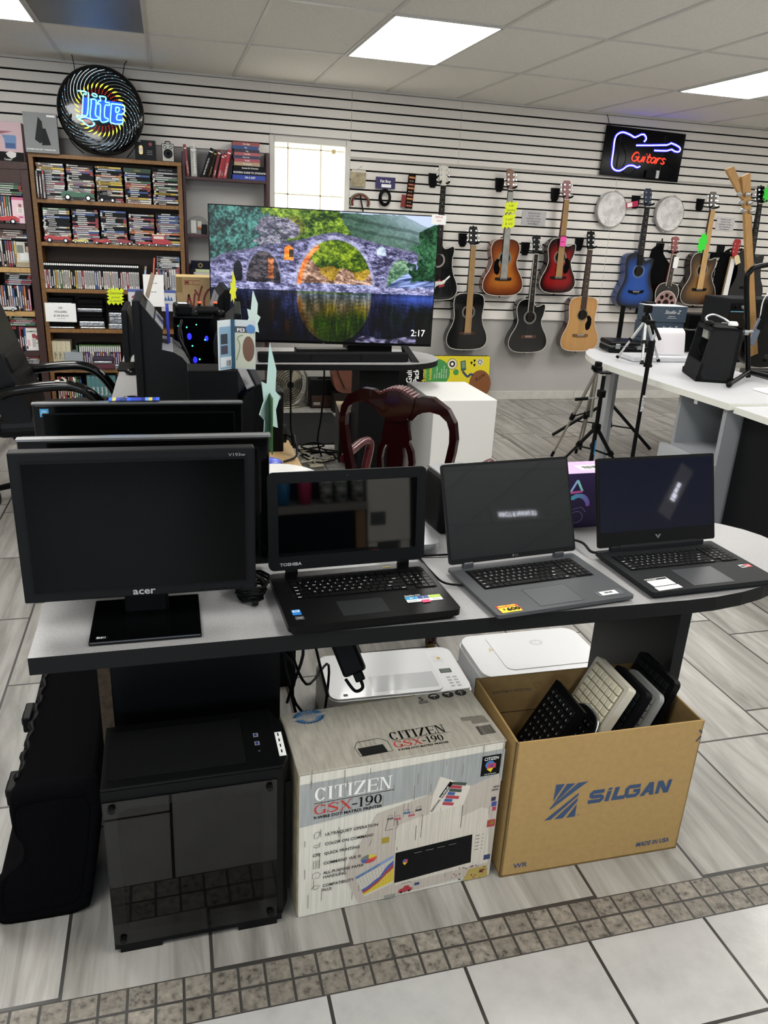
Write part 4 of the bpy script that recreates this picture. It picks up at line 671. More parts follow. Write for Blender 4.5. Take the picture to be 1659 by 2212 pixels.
for i, pts in enumerate(([(.30, 2.0, .70), (.285, 1.95, .45), (.33, 1.9, .30), (.42, 2.02, .28), (.40, 2.0, .05)], [(.27, 1.9, .70), (.25, 1.85, .5), (.28, 1.78, .3), (.33, 1.80, .12), (.38, 1.92, .02)], [(.245, 1.85, .66), (.30, 1.78, .50), (.27, 1.76, .36), (.345, 1.76, .22), (.30, 1.82, .06)], [(.34, 1.98, .70), (.345, 1.96, .5), (.41, 1.97, .2)], [(.29, 1.73, .24), (.34, 1.74, .20), (.36, 1.80, .06), (.33, 1.9, .01)], [(.26, 1.86, .58), (.235, 1.80, .50), (.275, 1.77, .44), (.255, 1.76, .34)])):
    cable('power_cable', pts, .0042, BLK, 'black power cable hanging under the desk by the white printer', 'cable', group='power cables under the desk')
# ================================================================ bookcases on the back wall
OAK = M('#7a5528', .5, noise=(5., .35), stretch=(3, 3, 12)); OAKF = M('#8a6130', .5, noise=(7., .3), stretch=(12, 3, 3)); DARK = M('#3a1c12', .5, noise=(5., .4), stretch=(8, 3, 8)); PINE = M('#c09a62', .5, noise=(6., .2), stretch=(10, 3, 3))
ax0, ax1, ay0, ay1 = -.952, .128, 6.62, 6.885
SHA = [1.603, 1.300, .960, .655, .340, .095]
t = thing('bookcase', 'tall oak bookcase packed with disc cases below the round neon sign', 'bookcase', ((ax0+ax1)/2, (ay0+ay1)/2, 0)); hw = (ax1-ax0)/2; hd = (ay1-ay0)/2
for s in (-1, 1): MB().bx(s*hw, s*(hw-.032), -hd, hd, 0, 1.90, OAK, .002).build('side_panel', t)
MB().bx(-hw, hw, -hd-.004, hd, 1.885, 1.912, OAKF, .002).build('top_board', t); MB().bx(-hw+.032, hw-.032, hd-.008, hd, .05, 1.885, M('#4d4038', .7)).build('back_panel', t)
for z in SHA: MB().bx(-hw+.032, hw-.032, -hd, hd-.008, z-.028, z, OAKF, .002).build('shelf', t)
bx0, bx1, by0 = -2.05, -.958, 6.60
SHB = [1.418, 1.108, .785, .480, .185]
t = thing('bookcase', 'dark stained bookcase at the left edge filled with disc cases', 'bookcase', ((bx0+bx1)/2, (by0+ay1)/2, 0)); hb = (bx1-bx0)/2; hdb = (ay1-by0)/2
for s in (-1, 1): MB().bx(s*hb, s*(hb-.055), -hdb, hdb, 0, 1.80, DARK, .003).build('side_panel', t)
MB().bx(-hb, hb, -hdb, hdb, 1.79, 1.845, DARK, .003).bx(-hb+.055, hb-.055, -hdb+.004, -hdb+.02, 1.70, 1.79, DARK).build('top_board', t); MB().bx(-hb+.055, hb-.055, hdb-.008, hdb, .0, 1.79, M('#2a1a14', .8)).build('back_panel', t)
for i, z in enumerate(SHB): MB().bx(-hb+.055, hb-.055, -hdb+.004, hdb-.008, z-.036, z, PINE if i in (1, 2) else DARK, .002).build('shelf', t)
MB().bx(-hb+.055, hb-.055, -hdb+.006, -hdb+.02, 0, .15, DARK).build('kick_board', t)
# ---------------------------------------------------------------- disc cases
ORD = ['topmost', 'second', 'third', 'fourth', 'fifth', 'sixth', 'seventh', 'eighth', 'ninth', 'tenth', 'eleventh', 'twelfth', 'thirteenth', 'fourteenth', 'fifteenth', 'sixteenth', 'seventeenth', 'eighteenth', 'nineteenth', 'twentieth']
NTH = ['first', 'second', 'third', 'fourth', 'fifth', 'sixth', 'seventh', 'eighth', 'ninth', 'tenth', 'eleventh', 'twelfth', 'thirteenth', 'fourteenth', 'fifteenth', 'sixteenth', 'seventeenth', 'eighteenth', 'nineteenth', 'twentieth']
def nth(i): return NTH[i] if i < 20 else ('twenty-'+NTH[i-20] if i < 29 else ['thirtieth'][0] if i == 29 else 'thirty-'+NTH[i-30] if i < 39 else 'fortieth' if i == 39 else 'forty-'+NTH[i-40])
PAL = {'black': '#141416', 'white': '#d8d6d0', 'red': '#8c2430', 'blue': '#2c4c8a', 'grey': '#6c6c70', 'yellow': '#c8ac3c', 'green': '#3c6a40', 'purple': '#553a78', 'orange': '#b8642c', 'brown': '#5c4030', 'cream': '#c9bc9c', 'pale blue': '#8eb2d2', 'silver': '#9c9ea2', 'pink': '#c86a8c'}
def case_mesh(cn, seed, style='dvd', ln=.19, dp=.135, th=.0142):
    r = random.Random(seed); m = MB(); body = M('#17181a', .35); c = M(PAL[cn], .35)
    m.bx(-ln/2, ln/2, -dp/2, dp/2, 0, th, body if style != 'ps3' else M('#9aa2a8', .3)); X = fr((0, -dp/2, th/2)); h = th*.42
    m.rect(-ln/2+.003, ln/2-.003, -h, h, c, X, .0004)
    lt = M('#d8d8d4', .5) if cn not in ('white', 'cream', 'yellow', 'silver', 'pale blue') else M(r.choice(['#202024', '#7c2028', '#26305c']), .5)
    if style == 'ps2': m.rect(ln/2-.052, ln/2-.003, -h, h, BLK, X, .0006); m.rect(ln/2-.018, ln/2-.004, -h, h, PAPER, X, .0008); e0, e1 = -ln/2+.012, ln/2-.062
    elif style == 'x360': m.rect(ln/2-.056, ln/2-.012, -h, h, M('#c4c6c4', .5), X, .0006); m.rect(ln/2-.012, ln/2-.001, -h*1.1, h*1.1, M('#4c7030', .4), X, .0007); e0, e1 = -ln/2+.012, ln/2-.066
    else:
        e0, e1 = -ln/2+.02, ln/2-.02
        if r.random() < .6: m.rect(ln/2-.024, ln/2-.004, -h, h, M(r.choice(['#c8c8c4', '#1a1a1c', '#9c2a30', '#31518c', '#b08c34']), .4), X, .0006)
        if r.random() < .4: m.rect(-ln/2+.004, -ln/2+.018, -h, h, M(r.choice(['#c8c8c4', '#1a1a1c', '#7c4a30']), .4), X, .0006)
        if r.random() < .35: a = e0+.03*r.random(); m.rect(a, a+.04+.05*r.random(), -h, h, M(r.choice(['#8a8478', '#5a6a8c', '#a8763c', '#54565a', '#b8a890']), .4), X, .0007)
    x = e0+r.random()*.03; stop = min(e1, x+.05+r.random()*.07)
    while x < stop: w = .003+.006*r.random(); m.rect(x, min(x+w, e1), -h*.55, h*.5, lt, X, .0010); x += w+.0016
    if cn == 'white' and r.random() < .8 and style == 'dvd': m.rect(e0, e1, h*.5, h, M('#8a8a88', .5), X, .0009)
    return m.mesh('case')
CM = {}
def case(cn, style='dvd', k=None, rnd=RND):
    key = (cn, style, rnd.randrange(3) if k is None else k)
    if key not in CM: CM[key] = case_mesh(cn, hash(key[0]+key[1]) % 9973 if False else sum(map(ord, cn+style))*7+key[2]*131, style, .17 if style == 'ps3' else .19, .135, .0142)
    return CM[key]
def put(nm, cn, style, loc, rot, label, cat, group=None):
    o = bpy.data.objects.new(nm, case(cn, style)); C.objects.link(o); o.location = (loc[0], loc[1], loc[2]+.0008); o.rotation_euler = rot; return tag(o, label, cat, group)
VERT = (0, -PI/2, 0)
def wpick(ws): return RND.choices(list(ws), list(ws.values()))[0]
MIX = dict(black=26, white=16, grey=10, red=9, blue=9, brown=6, cream=5, yellow=4, silver=5, green=3, purple=3, orange=3); MIXW = dict(white=30, black=14, grey=8, red=7, blue=5, cream=8, silver=5, yellow=3); MIXD = dict(black=38, grey=12, brown=8, red=8, blue=7, green=4, white=8, purple=2, silver=6)
for sh, (z0, zt, name) in enumerate(((SHA[0], 1.868, 'top shelf'), (SHA[1], 1.560, 'second shelf'))):
    for k in range(5):
        x = -.812+.2045*k+(.012 if sh else 0); n = [17, 17, 17, 16, 17, 17, 17, 17, 16, 17][sh*5+k]; pitch = (zt-z0)/18.2
        if sh == 0 and k in (3, 4):   # thicker boxed set on top
            o = MB().bx(-.098, .098, -.07, .07, 0, .030, M('#26402c' if k == 3 else '#141416', .5)).text('GREEN' if k == 3 else 'DANTES COVE', .017, M('#a08a3c' if k == 3 else '#8a8a8c', .5), fr((0, -.0702, .009)), 'C', .01, .9).build('boxed_set'); place(o, (x, 6.712, z0+n*pitch-pitch), RND.uniform(-.01, .01)); tag(o, ('dark green boxed disc set on top of the fourth stack, top shelf' if k == 3 else 'black boxed disc set on top of the fifth stack, top shelf'), 'boxed set'); n -= 1
        for i in range(n):
            cn = wpick(MIXW if (n-i) > n*.55 and k < 3 else MIXD if sh == 1 and i > n*.45 else MIX)
            put('disc_case', cn, 'dvd', (x+RND.uniform(-.004, .004), 6.708+RND.uniform(-.004, .006), z0+i*pitch), (0, 0, RND.uniform(-.025, .025)), '%s-spined disc case, %s in the %s stack on the %s shelf' % (cn, ORD[n-1-i], NTH[k], 'top' if sh == 0 else 'second'), 'disc case', 'disc cases lying in stacks')
for i in range(3): put('disc_case', ['grey', 'brown', 'silver'][i], 'dvd', (-.894+.021*i, 6.655, SHA[0]+.096), VERT, '%s upright disc case standing in front of the first stack, top shelf' % ['grey', 'brown', 'silver'][i], 'disc case', 'upright disc cases in front of the first stack')
GM = dict(white=46, grey=8, blue=8, red=7, black=10, green=3, yellow=2, cream=5)
for i in range(44):
    x = -.908+.0158*i; cn = ['white', 'red', 'white', 'black', 'grey'][i] if i < 5 else wpick(GM)
    put('game_case', cn, 'ps2', (x, 6.70, SHA[2]+.096), VERT, '%s game case, %s from left in the upright row on the middle shelf' % (cn, nth(i)), 'game case', 'upright game cases on the middle shelf')
put('game_case', 'pale blue', 'ps3', (-.178, 6.70, SHA[2]+.098), (0, -PI/2+.12, 0), 'pale blue game case leaning at the right end of the upright row', 'game case', 'upright game cases on the middle shelf')
for i in range(11):
    cn = ['white', 'red', 'blue', 'black', 'white', 'black', 'grey', 'white', 'white', 'silver', 'red'][i]; put('game_case', cn, 'ps3', (-.085+.0168*i, 6.70, SHA[2]+.087), VERT, '%s clear-topped game case, %s in the right-hand group of the middle shelf' % (cn, NTH[i]), 'game case', 'clear-topped game cases')
for i in range(6):
    cn = ['black', 'white', 'grey', 'black', 'brown', 'black'][i]; put('game_case', cn, 'ps3', (.0, 6.70, SHA[2]+.176+.0148*i), (0, 0, RND.uniform(-.03, .03)), '%s game case lying flat, %s up on the clear-topped game cases' % (cn, NTH[i]), 'game case', 'game cases lying on the clear-topped ones')
for i in range(20):
    cn = wpick(dict(white=6, black=7, grey=3, purple=3, red=3, orange=2, blue=3, brown=2)); put('game_case', cn, 'x360', (-.706+.0158*i, 6.715, SHA[4]+.096), VERT, '%s green-topped game case, %s from left on the fifth shelf' % (cn, NTH[i]), 'game case', 'green-topped game cases')
put('game_case', 'green', 'dvd', (-.727, 6.70, SHA[4]+.096), VERT, 'plain green game case at the left of the green-topped row', 'game case')
# left dark bookcase
for r, z in enumerate(SHB):
    nm = ['top', 'second', 'third', 'fourth', 'bottom'][r]; x1 = [-1.105, -1.10, -1.035, -1.10, -1.04][r]; nv = [13, 13, 16, 13, 14][r]
    for i in range(nv):
        cn = wpick(dict(white=6, black=9, blue=5, red=5, grey=4, orange=2, brown=3, yellow=2, green=2, pink=1)); put('disc_case', cn, 'dvd', (x1-.0158*i, 6.695, z+.096), VERT, '%s upright disc case, %s from the right in the %s row of the dark bookcase' % (cn, NTH[i], nm), 'disc case', 'upright disc cases in the dark bookcase')
    top = z+.194; n = [8, 5, 6, 5, 4][r]
    for i in range(n):
        cn = wpick(dict(black=5, green=3, brown=4, silver=3, grey=4, white=2, red=2) if r else dict(green=5, brown=4, black=4, red=3)); put('disc_case', cn, 'dvd', (-1.115+(.004*((i*7) % 3)), 6.70, top+.0148*i), (0, 0, RND.uniform(-.02, .02)), '%s disc case lying flat, %s up above the %s row of the dark bookcase' % (cn, NTH[i], nm), 'disc case', 'flat disc cases in the dark bookcase')
def cover(nm, label, x, z, w, h, rects, texts=(), rz=0., ry=0., back='#1a1a1c', y=6.628, th=.014, cat='disc case'):
    m = MB(); m.bx(-w/2, w/2, 0, th, 0, h, M(back, .4)); X = fr((0, 0, 0))
    for i, (a, b, c, d_, cc) in enumerate(rects): m.rect(a*w-w/2, b*w-w/2, c*h, d_*h, M(cc, .4), X, .0004+.0001*i)
    for (tx, sz, cc, px, py) in texts: m.text(tx, sz, M(cc, .5), X @ Matrix.Translation((px*w-w/2, py*h, 0)), 'C', .01, z=.002)
    return tag(place(m.build(nm), (x, y, z), 0, (-.10, ry, rz)), label, cat)
cover('disc_case', 'pale pink disc case facing out, figure in white dress, dark bookcase top row', -1.045, 1.42, .115, .188, [(.03, .97, .02, .98, '#e6c6d0'), (.03, .97, .88, .98, '#cf5a86'), (.42, .60, .62, .74, '#8a5a3c'), (.30, .72, .36, .60, '#e9e4e0'), (.38, .62, .40, .58, '#d2c2bc'), (.40, .66, .22, .28, '#c8487c')])
cover('disc_case', 'disc case facing out with a dark-haired woman in white, dark bookcase second row', -1.045, 1.11, .125, .188, [(.03, .97, .02, .98, '#c3c0b4'), (.55, .92, .60, .96, '#2a2220'), (.60, .82, .62, .80, '#c09a84'), (.1, .45, .55, .85, '#6c7268'), (.25, .9, .28, .55, '#dcdcda'), (.05, .95, .04, .2, '#9c8c6c')], (), .12)
cover('disc_case', 'white sports comedy disc case facing out with red lettering band, dark bookcase fourth row', -1.046, .482, .125, .188, [(.03, .97, .02, .98, '#e4e2dc'), (.03, .97, .93, .98, '#8c2430'), (.42, .62, .52, .70, '#a02c3a'), (.62, .84, .46, .64, '#8c2c3a'), (.40, .60, .16, .50, '#b9b7b2'), (.12, .28, .20, .46, '#d2a8b0'), (.05, .15, .08, .2, '#3a3a3c'), (.60, .9, .3, .34, '#9a9a98')], [('GAMEPLAN', .019, '#1a1a1c', .5, .76)], .10)
# CD wallets and clutter on the lower shelves
wb_ = M('#0e0e10', .85); foil = M('#a9acb0', .18, m=.75, bump=(60., 1.)); foil2 = M('#8b8e92', .22, m=.7, bump=(45., 1.))
def wallet(x, z, w, h, m, label, rz=0.): return tag(place(MB().box((0, 0, h/2), (w, .16, h), m, .008).build('disc_wallet'), (x, 6.72, z+.0005), rz), label, 'disc wallet', 'disc wallets on the fourth shelf')
z = SHA[3]
for i, (h, m, nm) in enumerate(((.016, foil, 'foil-bagged'), (.032, wb_, 'black'), (.034, wb_, 'black'), (.030, wb_, 'black'), (.032, foil2, 'foil-bagged'), (.016, foil, 'foil-bagged'), (.018, wb_, 'black'), (.014, foil, 'foil-bagged'), (.034, wb_, 'black'))): wallet(-.835, z, .195, h, m, '%s disc wallet, %s up in the left pile behind the white price card' % (nm, NTH[i]), RND.uniform(-.03, .03)); z += h+.001
z = SHA[3]
for i, (h, m, nm) in enumerate(((.018, foil, 'foil-bagged'), (.042, foil, 'foil-bagged'), (.026, wb_, 'black'), (.028, wb_, 'black'), (.012, wb_, 'black'), (.030, foil2, 'foil-bagged'), (.028, wb_, 'black'), (.034, wb_, 'black'))): wallet(-.610+RND.uniform(-.008, .008), z, .19, h, m, '%s disc wallet, %s up in the middle pile of the fourth shelf' % (nm, NTH[i]), RND.uniform(-.04, .04)); z += h+.001
z = SHA[3]
for i, (h, m, nm) in enumerate(((.045, foil, 'foil-bagged'), (.05, foil2, 'foil-bagged'), (.035, foil, 'foil-bagged'), (.022, wb_, 'black'), (.022, wb_, 'black'))): wallet(-.385+RND.uniform(-.008, .008), z, .19, h, m, '%s disc wallet, %s up in the right pile of the fourth shelf' % (nm, NTH[i]), RND.uniform(-.05, .05)); z += h+.001
def card(nm, label, x, z, w, h, m, lines, y=6.60, cat='sign', lift=.0015, col=None, rz=0., rot=None, bold=.018):
    b = MB(); X = fr((0, 0, 0)); b.bx(-w/2, w/2, 0, .0015, 0, h, m)
    for (tx, sz, px, py) in lines: b.text(tx, sz, col or M('#38383c', .7), X @ Matrix.Translation((px*w-w/2, py*h, 0)), 'C', bold, z=.0006)
    return tag(place(b.build(nm), (x, y, z), 0, rot or (0, 0, rz)), label, cat)
card('price_card', 'white card reading CD holders one dollar each, on the oak bookcase', -.828, .712, .225, .142, PAPER, [('CD', .021, .5, .70), ('HOLDERS', .021, .5, .49), ('$1.00 EACH', .021, .5, .28), ('some 2 for $1.50', .008, .5, .17)], 6.612, rot=(0, math.radians(.5), 0))
def star(n, r0, r1, sx=1., sy=1.): return [(sx*(r0 if i % 2 else r1)*math.cos(PI*i/n+.1), sy*(r0 if i % 2 else r1)*math.sin(PI*i/n+.1)) for i in range(2*n)]
def starcard(nm, label, loc, w, h, cc, lines, rot=(0, 0, 0), n=11, cat='price sign'):
    b = MB(); X = fr((0, 0, 0)); st = []
    nx, ny = 4, max(3, int(4*h/w)); e = .15*w
    for i in range(nx): st += [(-w/2+w*i/nx, -h/2+e), (-w/2+w*(i+.5)/nx, -h/2)]
    for i in range(ny): st += [(w/2-e, -h/2+e+(h-2*e)*i/ny), (w/2, -h/2+e+(h-2*e)*(i+.5)/ny)]
    for i in range(nx): st += [(w/2-w*i/nx, h/2-e), (w/2-w*(i+.5)/nx, h/2)]
    for i in range(ny): st += [(-w/2+e, h/2-e-(h-2*e)*i/ny), (-w/2, h/2-e-(h-2*e)*(i+.5)/ny)]
    b.prism(st, .0015, M(cc, .7), X @ Matrix.Translation((0, 0, -.0015)))
    for (tx, sz, px, py) in lines: b.text(tx, sz, M('#3c4a1c', .7), X @ Matrix.Translation((px*w, py*h, 0)), 'C', .0, 1, .2, z=.0006)
    return tag(place(b.build(nm), loc, 0, rot), label, cat)
starcard('price_sign', 'neon yellow starburst card about game prices on the oak bookcase', (-.415, 6.606, .915), .13, .135, '#d6e81e', [('Games', .032, 0, .12), ('priced', .024, 0, -.1), ('as marked', .022, 0, -.30)])
for i, (x, lg) in enumerate(((-.262, 'red'), (-.012, 'blue'))):
    m = MB(); w_, h_ = .115, .165; m.bx(-w_/2, w_/2, 0, .016, 0, h_, M('#b9bcc4', .4)); X = fr((0, 0, 0)); m.rect(-w_/2, w_/2, h_-.022, h_, M('#4a5a9c', .4), X, .0004); m.rect(-w_/2+.004, w_/2-.004, .004, h_-.024, M('#c9cacc', .5), X, .0004)
    if lg == 'red': m.poly([(-.036, .098, .0008), (-.022, .116, .0008), (.05, .116, .0008), (.05, .098, .0008)], M('#9c2c34', .5), X); m.text('RUGBY', .016, M('#6a3a44', .5), X @ Matrix.Translation((-.036, .074, 0)), 'L', .02, z=.0008)
    else:
        for a in (-.022, 0, .022): m.poly([(a-.012, .082, .0008), (a+.012, .082, .0008), (a, .115+.012*(a == 0), .0008)], M('#2c5c98', .5), X)
        m.text('Fairway', .012, M('#5a6a88', .5), X @ Matrix.Translation((0, .055, 0)), 'C', .01, z=.0008)
    tag(place(m.build('game_case'), (x, 6.604, .81), 0), ('white game case with blue top and red chevron facing out by the yellow starburst' if lg == 'red' else 'white game case with blue top and small blue peaks beside the brown box'), 'game case')
card('notice', 'plain white notice sheet propped behind the tall left-facing monitor', -.122, .845, .155, .245, PAPER, [('Please ask', .014, .5, .72), ('for help', .012, .5, .45)], 6.597, 'notice')
# fifth and sixth shelves
for i in range(4):
    m = MB(); m.bx(-.0165, .0165, 0, .14, 0, .215, M('#c9c0a4', .6)); X = fr((0, 0, 0)); m.text('magic', .026, M('#3c3428', .6), X @ Matrix.Translation((.009, .075, 0)) @ Matrix.Rotation(PI/2, 4, 'Z'), 'L', .015, 1.0, z=.0006); m.text('ivlm'[i], .012, GREYP, X @ Matrix.Translation((0, .19, 0)), 'C', z=.0006); m.poly([(-.0165, .01, .0005), (.0165, .01, .0005), (.0165, .03+.006*i, .0005), (-.0165, .025+.004*i, .0005)], M('#2c2a28', .6), X)
    tag(place(m.build('book'), (-.905+.0345*i, 6.65, SHA[4]), 0), 'cream volume, %s of the four-part set on the fifth shelf' % NTH[i], 'book', 'cream volumes')
for i in range(6): put('disc_case', ['black', 'silver', 'black', 'silver', 'black', 'black'][i], 'ps3', (-.764, 6.70, SHA[4]+.045+.0148*i), (0, 0, RND.uniform(-.06, .06)+PI/2), '%s disc case end-on, %s up beside the cream volumes' % (['black', 'silver', 'black', 'silver', 'black', 'black'][i], NTH[i]), 'disc case', 'disc cases beside the cream volumes')
tag(place(MB().box((0, 0, .022), (.16, .12, .044), foil, .01).build('foil_bag'), (-.72, 6.665, SHA[4]), .1), 'crinkled silver bag lying in front of the green-topped game cases', 'bag')
t = thing('disc_wallet', 'purple and maroon zipped disc wallets bundle on the fifth shelf', 'disc wallet', (-.545, 6.66, SHA[4])); MB().box((0, 0, .025), (.17, .12, .048), M('#5c2a36', .7), .012).build('wallet', t); MB().box((.004, 0, .078), (.165, .12, .05), M('#2c2238', .7), .018).build('wallet', t); MB().box((.0, -.052, .06), (.14, .03, .02), foil, .006).build('sleeve', t)
tag(place(MB().box((0, 0, .02), (.14, .12, .04), foil2, .008).build('foil_bag'), (-.385, 6.665, SHA[4]), -.12), 'crinkled silver bag at the right end of the fifth shelf', 'bag')
for i in range(7):
    m = MB(); m.bx(-.0155, .0155, 0, .15, 0, .19, M('#4f7c80', .6)); X = fr((0, 0, 0)); m.text('Baseball', .02, PAPER, X @ Matrix.Translation((.006, .03, 0)) @ Matrix.Rotation(PI/2, 4, 'Z'), 'L', .01, z=.0006); m.text('%d' % (i+1), .013, PAPER, X @ Matrix.Translation((0, .168, 0)), 'C', .01, z=.0006)
    tag(place(m.build('book'), (-.668+.032*i, 6.65, SHA[5]), 0), 'teal case, %s from left in the numbered set on the bottom shelf' % NTH[i], 'book', 'teal numbered set')
for i in range(11):
    cn = ['silver', 'red', 'cream', 'red', 'black', 'yellow', 'red', 'white', 'green', 'green', 'blue'][i]; put('disc_case', cn, 'dvd', (-.885+.0165*i, 6.66, SHA[5]+.096), VERT, '%s upright case, %s from left on the bottom shelf' % (cn, NTH[i]), 'disc case', 'upright cases on the bottom shelf')
for i in range(4): put('disc_case', ['white', 'cream', 'red', 'white'][i], 'dvd', (-.43+.0165*i, 6.66, SHA[5]+.096), VERT, '%s upright case, %s right of the teal set' % (['white', 'cream', 'red', 'white'][i], NTH[i]), 'disc case', 'upright cases right of the teal set')
tag(place(MB().bx(-.05, .05, 0, .13, 0, .04, M('#b06a30', .6)).bx(-.01, .05, -.001, 0, .004, .036, M('#d8d0c4', .6)).build('book'), (-.40, 6.65, SHA[5]+.193), 0), 'orange book lying on the cases right of the teal set', 'book')
# ---------------------------------------------------------------- toy cars
def toycar(label, x, z, L_, col, style='low', y=6.634, flip=1, rz=0.):
    t = thing('toy_car', label, 'toy car', (x, y, z), rz); b = MB(); m = M(col, .3, coat=.0); W_ = L_*.36; r = L_*.085
    if style == 'low': prof = [(-.5, .10), (-.49, .20), (-.30, .25), (-.12, .24), (.0, .24), (.16, .27), (.36, .27), (.5, .20), (.5, .10)]
    elif style == 'van': prof = [(-.5, .12), (-.5, .62), (.18, .62), (.22, .38), (.48, .36), (.5, .12)]
    else: prof = [(-.5, .14), (-.46, .40), (-.30, .44), (.0, .40), (.14, .34), (.42, .33), (.46, .14)]
    b.prism([(flip*a*L_, c*L_) for a, c in prof][::flip], W_, m, fr((0, W_/2, 0)) if False else fr((0, W_/2, 0), (1, 0, 0), (0, 0, 1)) @ Matrix.Translation((0, 0, 0)))
    b.build('body', t)
    c = MB(); cw_ = M('#2a3238', .1)
    if style == 'low': c.prism([(flip*a*L_, q*L_) for a, q in ((-.16, .24), (-.02, .34), (.0, .34), (-.10, .24))][::flip], W_*.7, cw_, fr((0, W_*.35, 0))); c.bx(min(flip*L_*-.1, flip*L_*.16), max(flip*L_*-.1, flip*L_*.16), -W_*.35, W_*.35, L_*.23, L_*.262, M('#d2cbb8', .6)); c.build('cockpit', t)
    elif style == 'van':
        c.bx(-L_*.42, L_*.14, -W_/2-.0006, W_/2+.0006, L_*.42, L_*.56, M('#d8d4c8', .5)); c.bx(min(flip*-L_*.5, flip*L_*.2), max(flip*-L_*.5, flip*L_*.2), -W_*.52, W_*.52, L_*.62, L_*.66, M('#cfc9bc', .5)); c.build('window_band', t)
    else: c.bx(-L_*.42, L_*.02, -W_*.45, W_*.45, L_*.60, L_*.64, m); [c.cyl((sx*L_, sy*W_*.4, L_*.38), (sx*L_, sy*W_*.4, L_*.62), .0012, m, n=6) for sx in (-.40, 0.) for sy in (-1, 1)]; c.build('roof', t)
    for sx in (-.30, .31):
        for sy in (-1, 1):
            rr = r*(1.35 if style == 'old' else 1.05); w = MB(); w.cyl((sx*L_, sy*W_*.5-.004*sy, rr), (sx*L_, sy*W_*.5+.003*sy, rr), rr, BLK, n=14); w.cyl((sx*L_, sy*W_*.5+.003*sy, rr), (sx*L_, sy*W_*.5+.0036*sy, rr), rr*.62, M('#c9c9c6', .3, m=.5), n=12); w.build('wheel', t)
    return t
toycar('green open-top toy car with whitewall wheels on the top shelf', -.630, SHA[0], .235, '#1d5a36', 'low', flip=-1)
toycar('small black vintage toy car right of the green toy car', -.425, SHA[0], .125, '#111214', 'old')
toycar('long red toy sports car at the left of the second shelf', -.800, SHA[1], .185, '#a81e1e', 'low', flip=-1)
toycar('pale yellow toy car between two red toy cars on the second shelf', -.640, SHA[1], .115, '#cfc46c', 'low')
toycar('red toy convertible with white interior in the middle of the second shelf', -.485, SHA[1], .125, '#b02020', 'low')
toycar('dark red vintage toy fire car on the second shelf', -.315, SHA[1], .105, '#8c1c1c', 'old')
toycar('low flat red toy car left of the red toy van', -.175, SHA[1], .12, '#b02a24', 'low')
toycar('red toy van with cream window band at the right of the second shelf', -.045, SHA[1], .135, '#a8242a', 'van')
toycar('tiny dark blue toy car at the right end of the second shelf', .068, SHA[1], .06, '#232c4c', 'low')
toycar('red toy sports car on the top row of the dark bookcase', -1.155, SHB[0], .20, '#b41c1c', 'low', 6.622)
toycar('small white toy car on the third row of the dark bookcase', -1.205, SHB[2], .13, '#d2d2d0', 'low', 6.622)
# ---------------------------------------------------------------- on top of the bookcases
m = MB(); m.bx(-.112, .112, 0, .075, 0, .262, M('#7f8182', .6)); X = fr((0, 0, 0)); m.rect(.045, .10, .238, .250, PAPER, X, .0004)
m.poly([(-.045, .085, .0006), (-.012, .235, .0006), (.012, .205, .0006), (.018, .08, .0006), (-.012, .062, .0006)], M('#2c2e30', .5), X); m.poly([(.0, .05, .0008), (.005, .16, .0008), (.032, .162, .0008), (.06, .055, .0008)], M('#242628', .5), X)
m.text('ECHOMAP UHD 62SV + TRANSDUCER', .0125, PAPER, X @ Matrix.Translation((-.105, .018, 0)), 'L', .02, .90, z=.0007); m.bx(.112, .1125, 0, .075, 0, .262, M('#22306a', .5))
for i in range(8): m.bx(.1125, .1127, .02, .05, .03+.026*i, .042+.026*i, M('#8c98c0', .5))
tag(place(m.build('product_box'), (-.842, 6.585, 1.912), .05), 'grey product box with fin-shaped device picture on the oak bookcase', 'box')
m = MB(); m.bx(-.30, .14, 0, .22, 0, .255, M('#c4a8ae', .6)); X = fr((0, 0, 0)); m.rect(-.30, .14, 0, .06, M('#0e0e0f', .5), X, .0004); m.poly([(-.30, .20, .0006), (.08, .195, .0006), (.0, .175, .0006), (-.30, .165, .0006)], M('#8c5c66', .6), X)
for x in (-.115, .055): m.poly([(x-.05, .17, .0008), (x+.04, .17, .0008), (x+.045, .155, .0008), (x+.038, .08, .0008), (x-.035, .08, .0008), (x-.035, .14, .0008)], M('#5c7ea8', .5), X); m.rect(x-.03, x+.034, .085, .118, M('#2c4c80', .5), X, .001)
m.poly([(.02, .05, .001), (.05, .065, .001), (.09, .055, .001), (.085, .03, .001), (.055, .015, .001), (.03, .03, .001)], M('#d0cccc', .6), X); m.text('Twister', .017, PAPER, X @ Matrix.Translation((.03, .004, 0)), 'C', .01, 1, .2, z=.0012); m.text('cooling party favor', .006, PAPER, X @ Matrix.Translation((-.09, .022, 0)), 'L', .0, z=.0012); m.text('FOR THE BEST SUMMER TIME', .009, M('#e8d8d8', .6), X @ Matrix.Translation((-.1, .222, 0)), 'C', .01, z=.0012)
tag(place(m.build('product_box'), (-1.115, 6.61, 1.846), 0), 'pink and black product box picturing blue coolers at the far left', 'box')
m = MB(); m.bx(-.075, .075, 0, .03, 0, .138, M('#191a1c', .4)); X = fr((0, 0, 0)); m.poly([(x, y, .0006) for x, y in rrect(.028, .062, .013, 4, -.032, .07)], M('#b9a678', .3, m=.6), X); m.rect(-.041, -.023, .055, .082, M('#c9c4b8', .3), X, .0009); m.disc(.013, M('#8c3040', .5), X @ Matrix.Translation((.038, .112, 0)), 16, z=.0006); m.rect(-.072, -.03, .124, .136, M('#8a8c8e', .5), X, .0006)
for i in range(3): m.rect(.01, .05, .04+.012*i, .043+.012*i, GREYP, X, .0006)
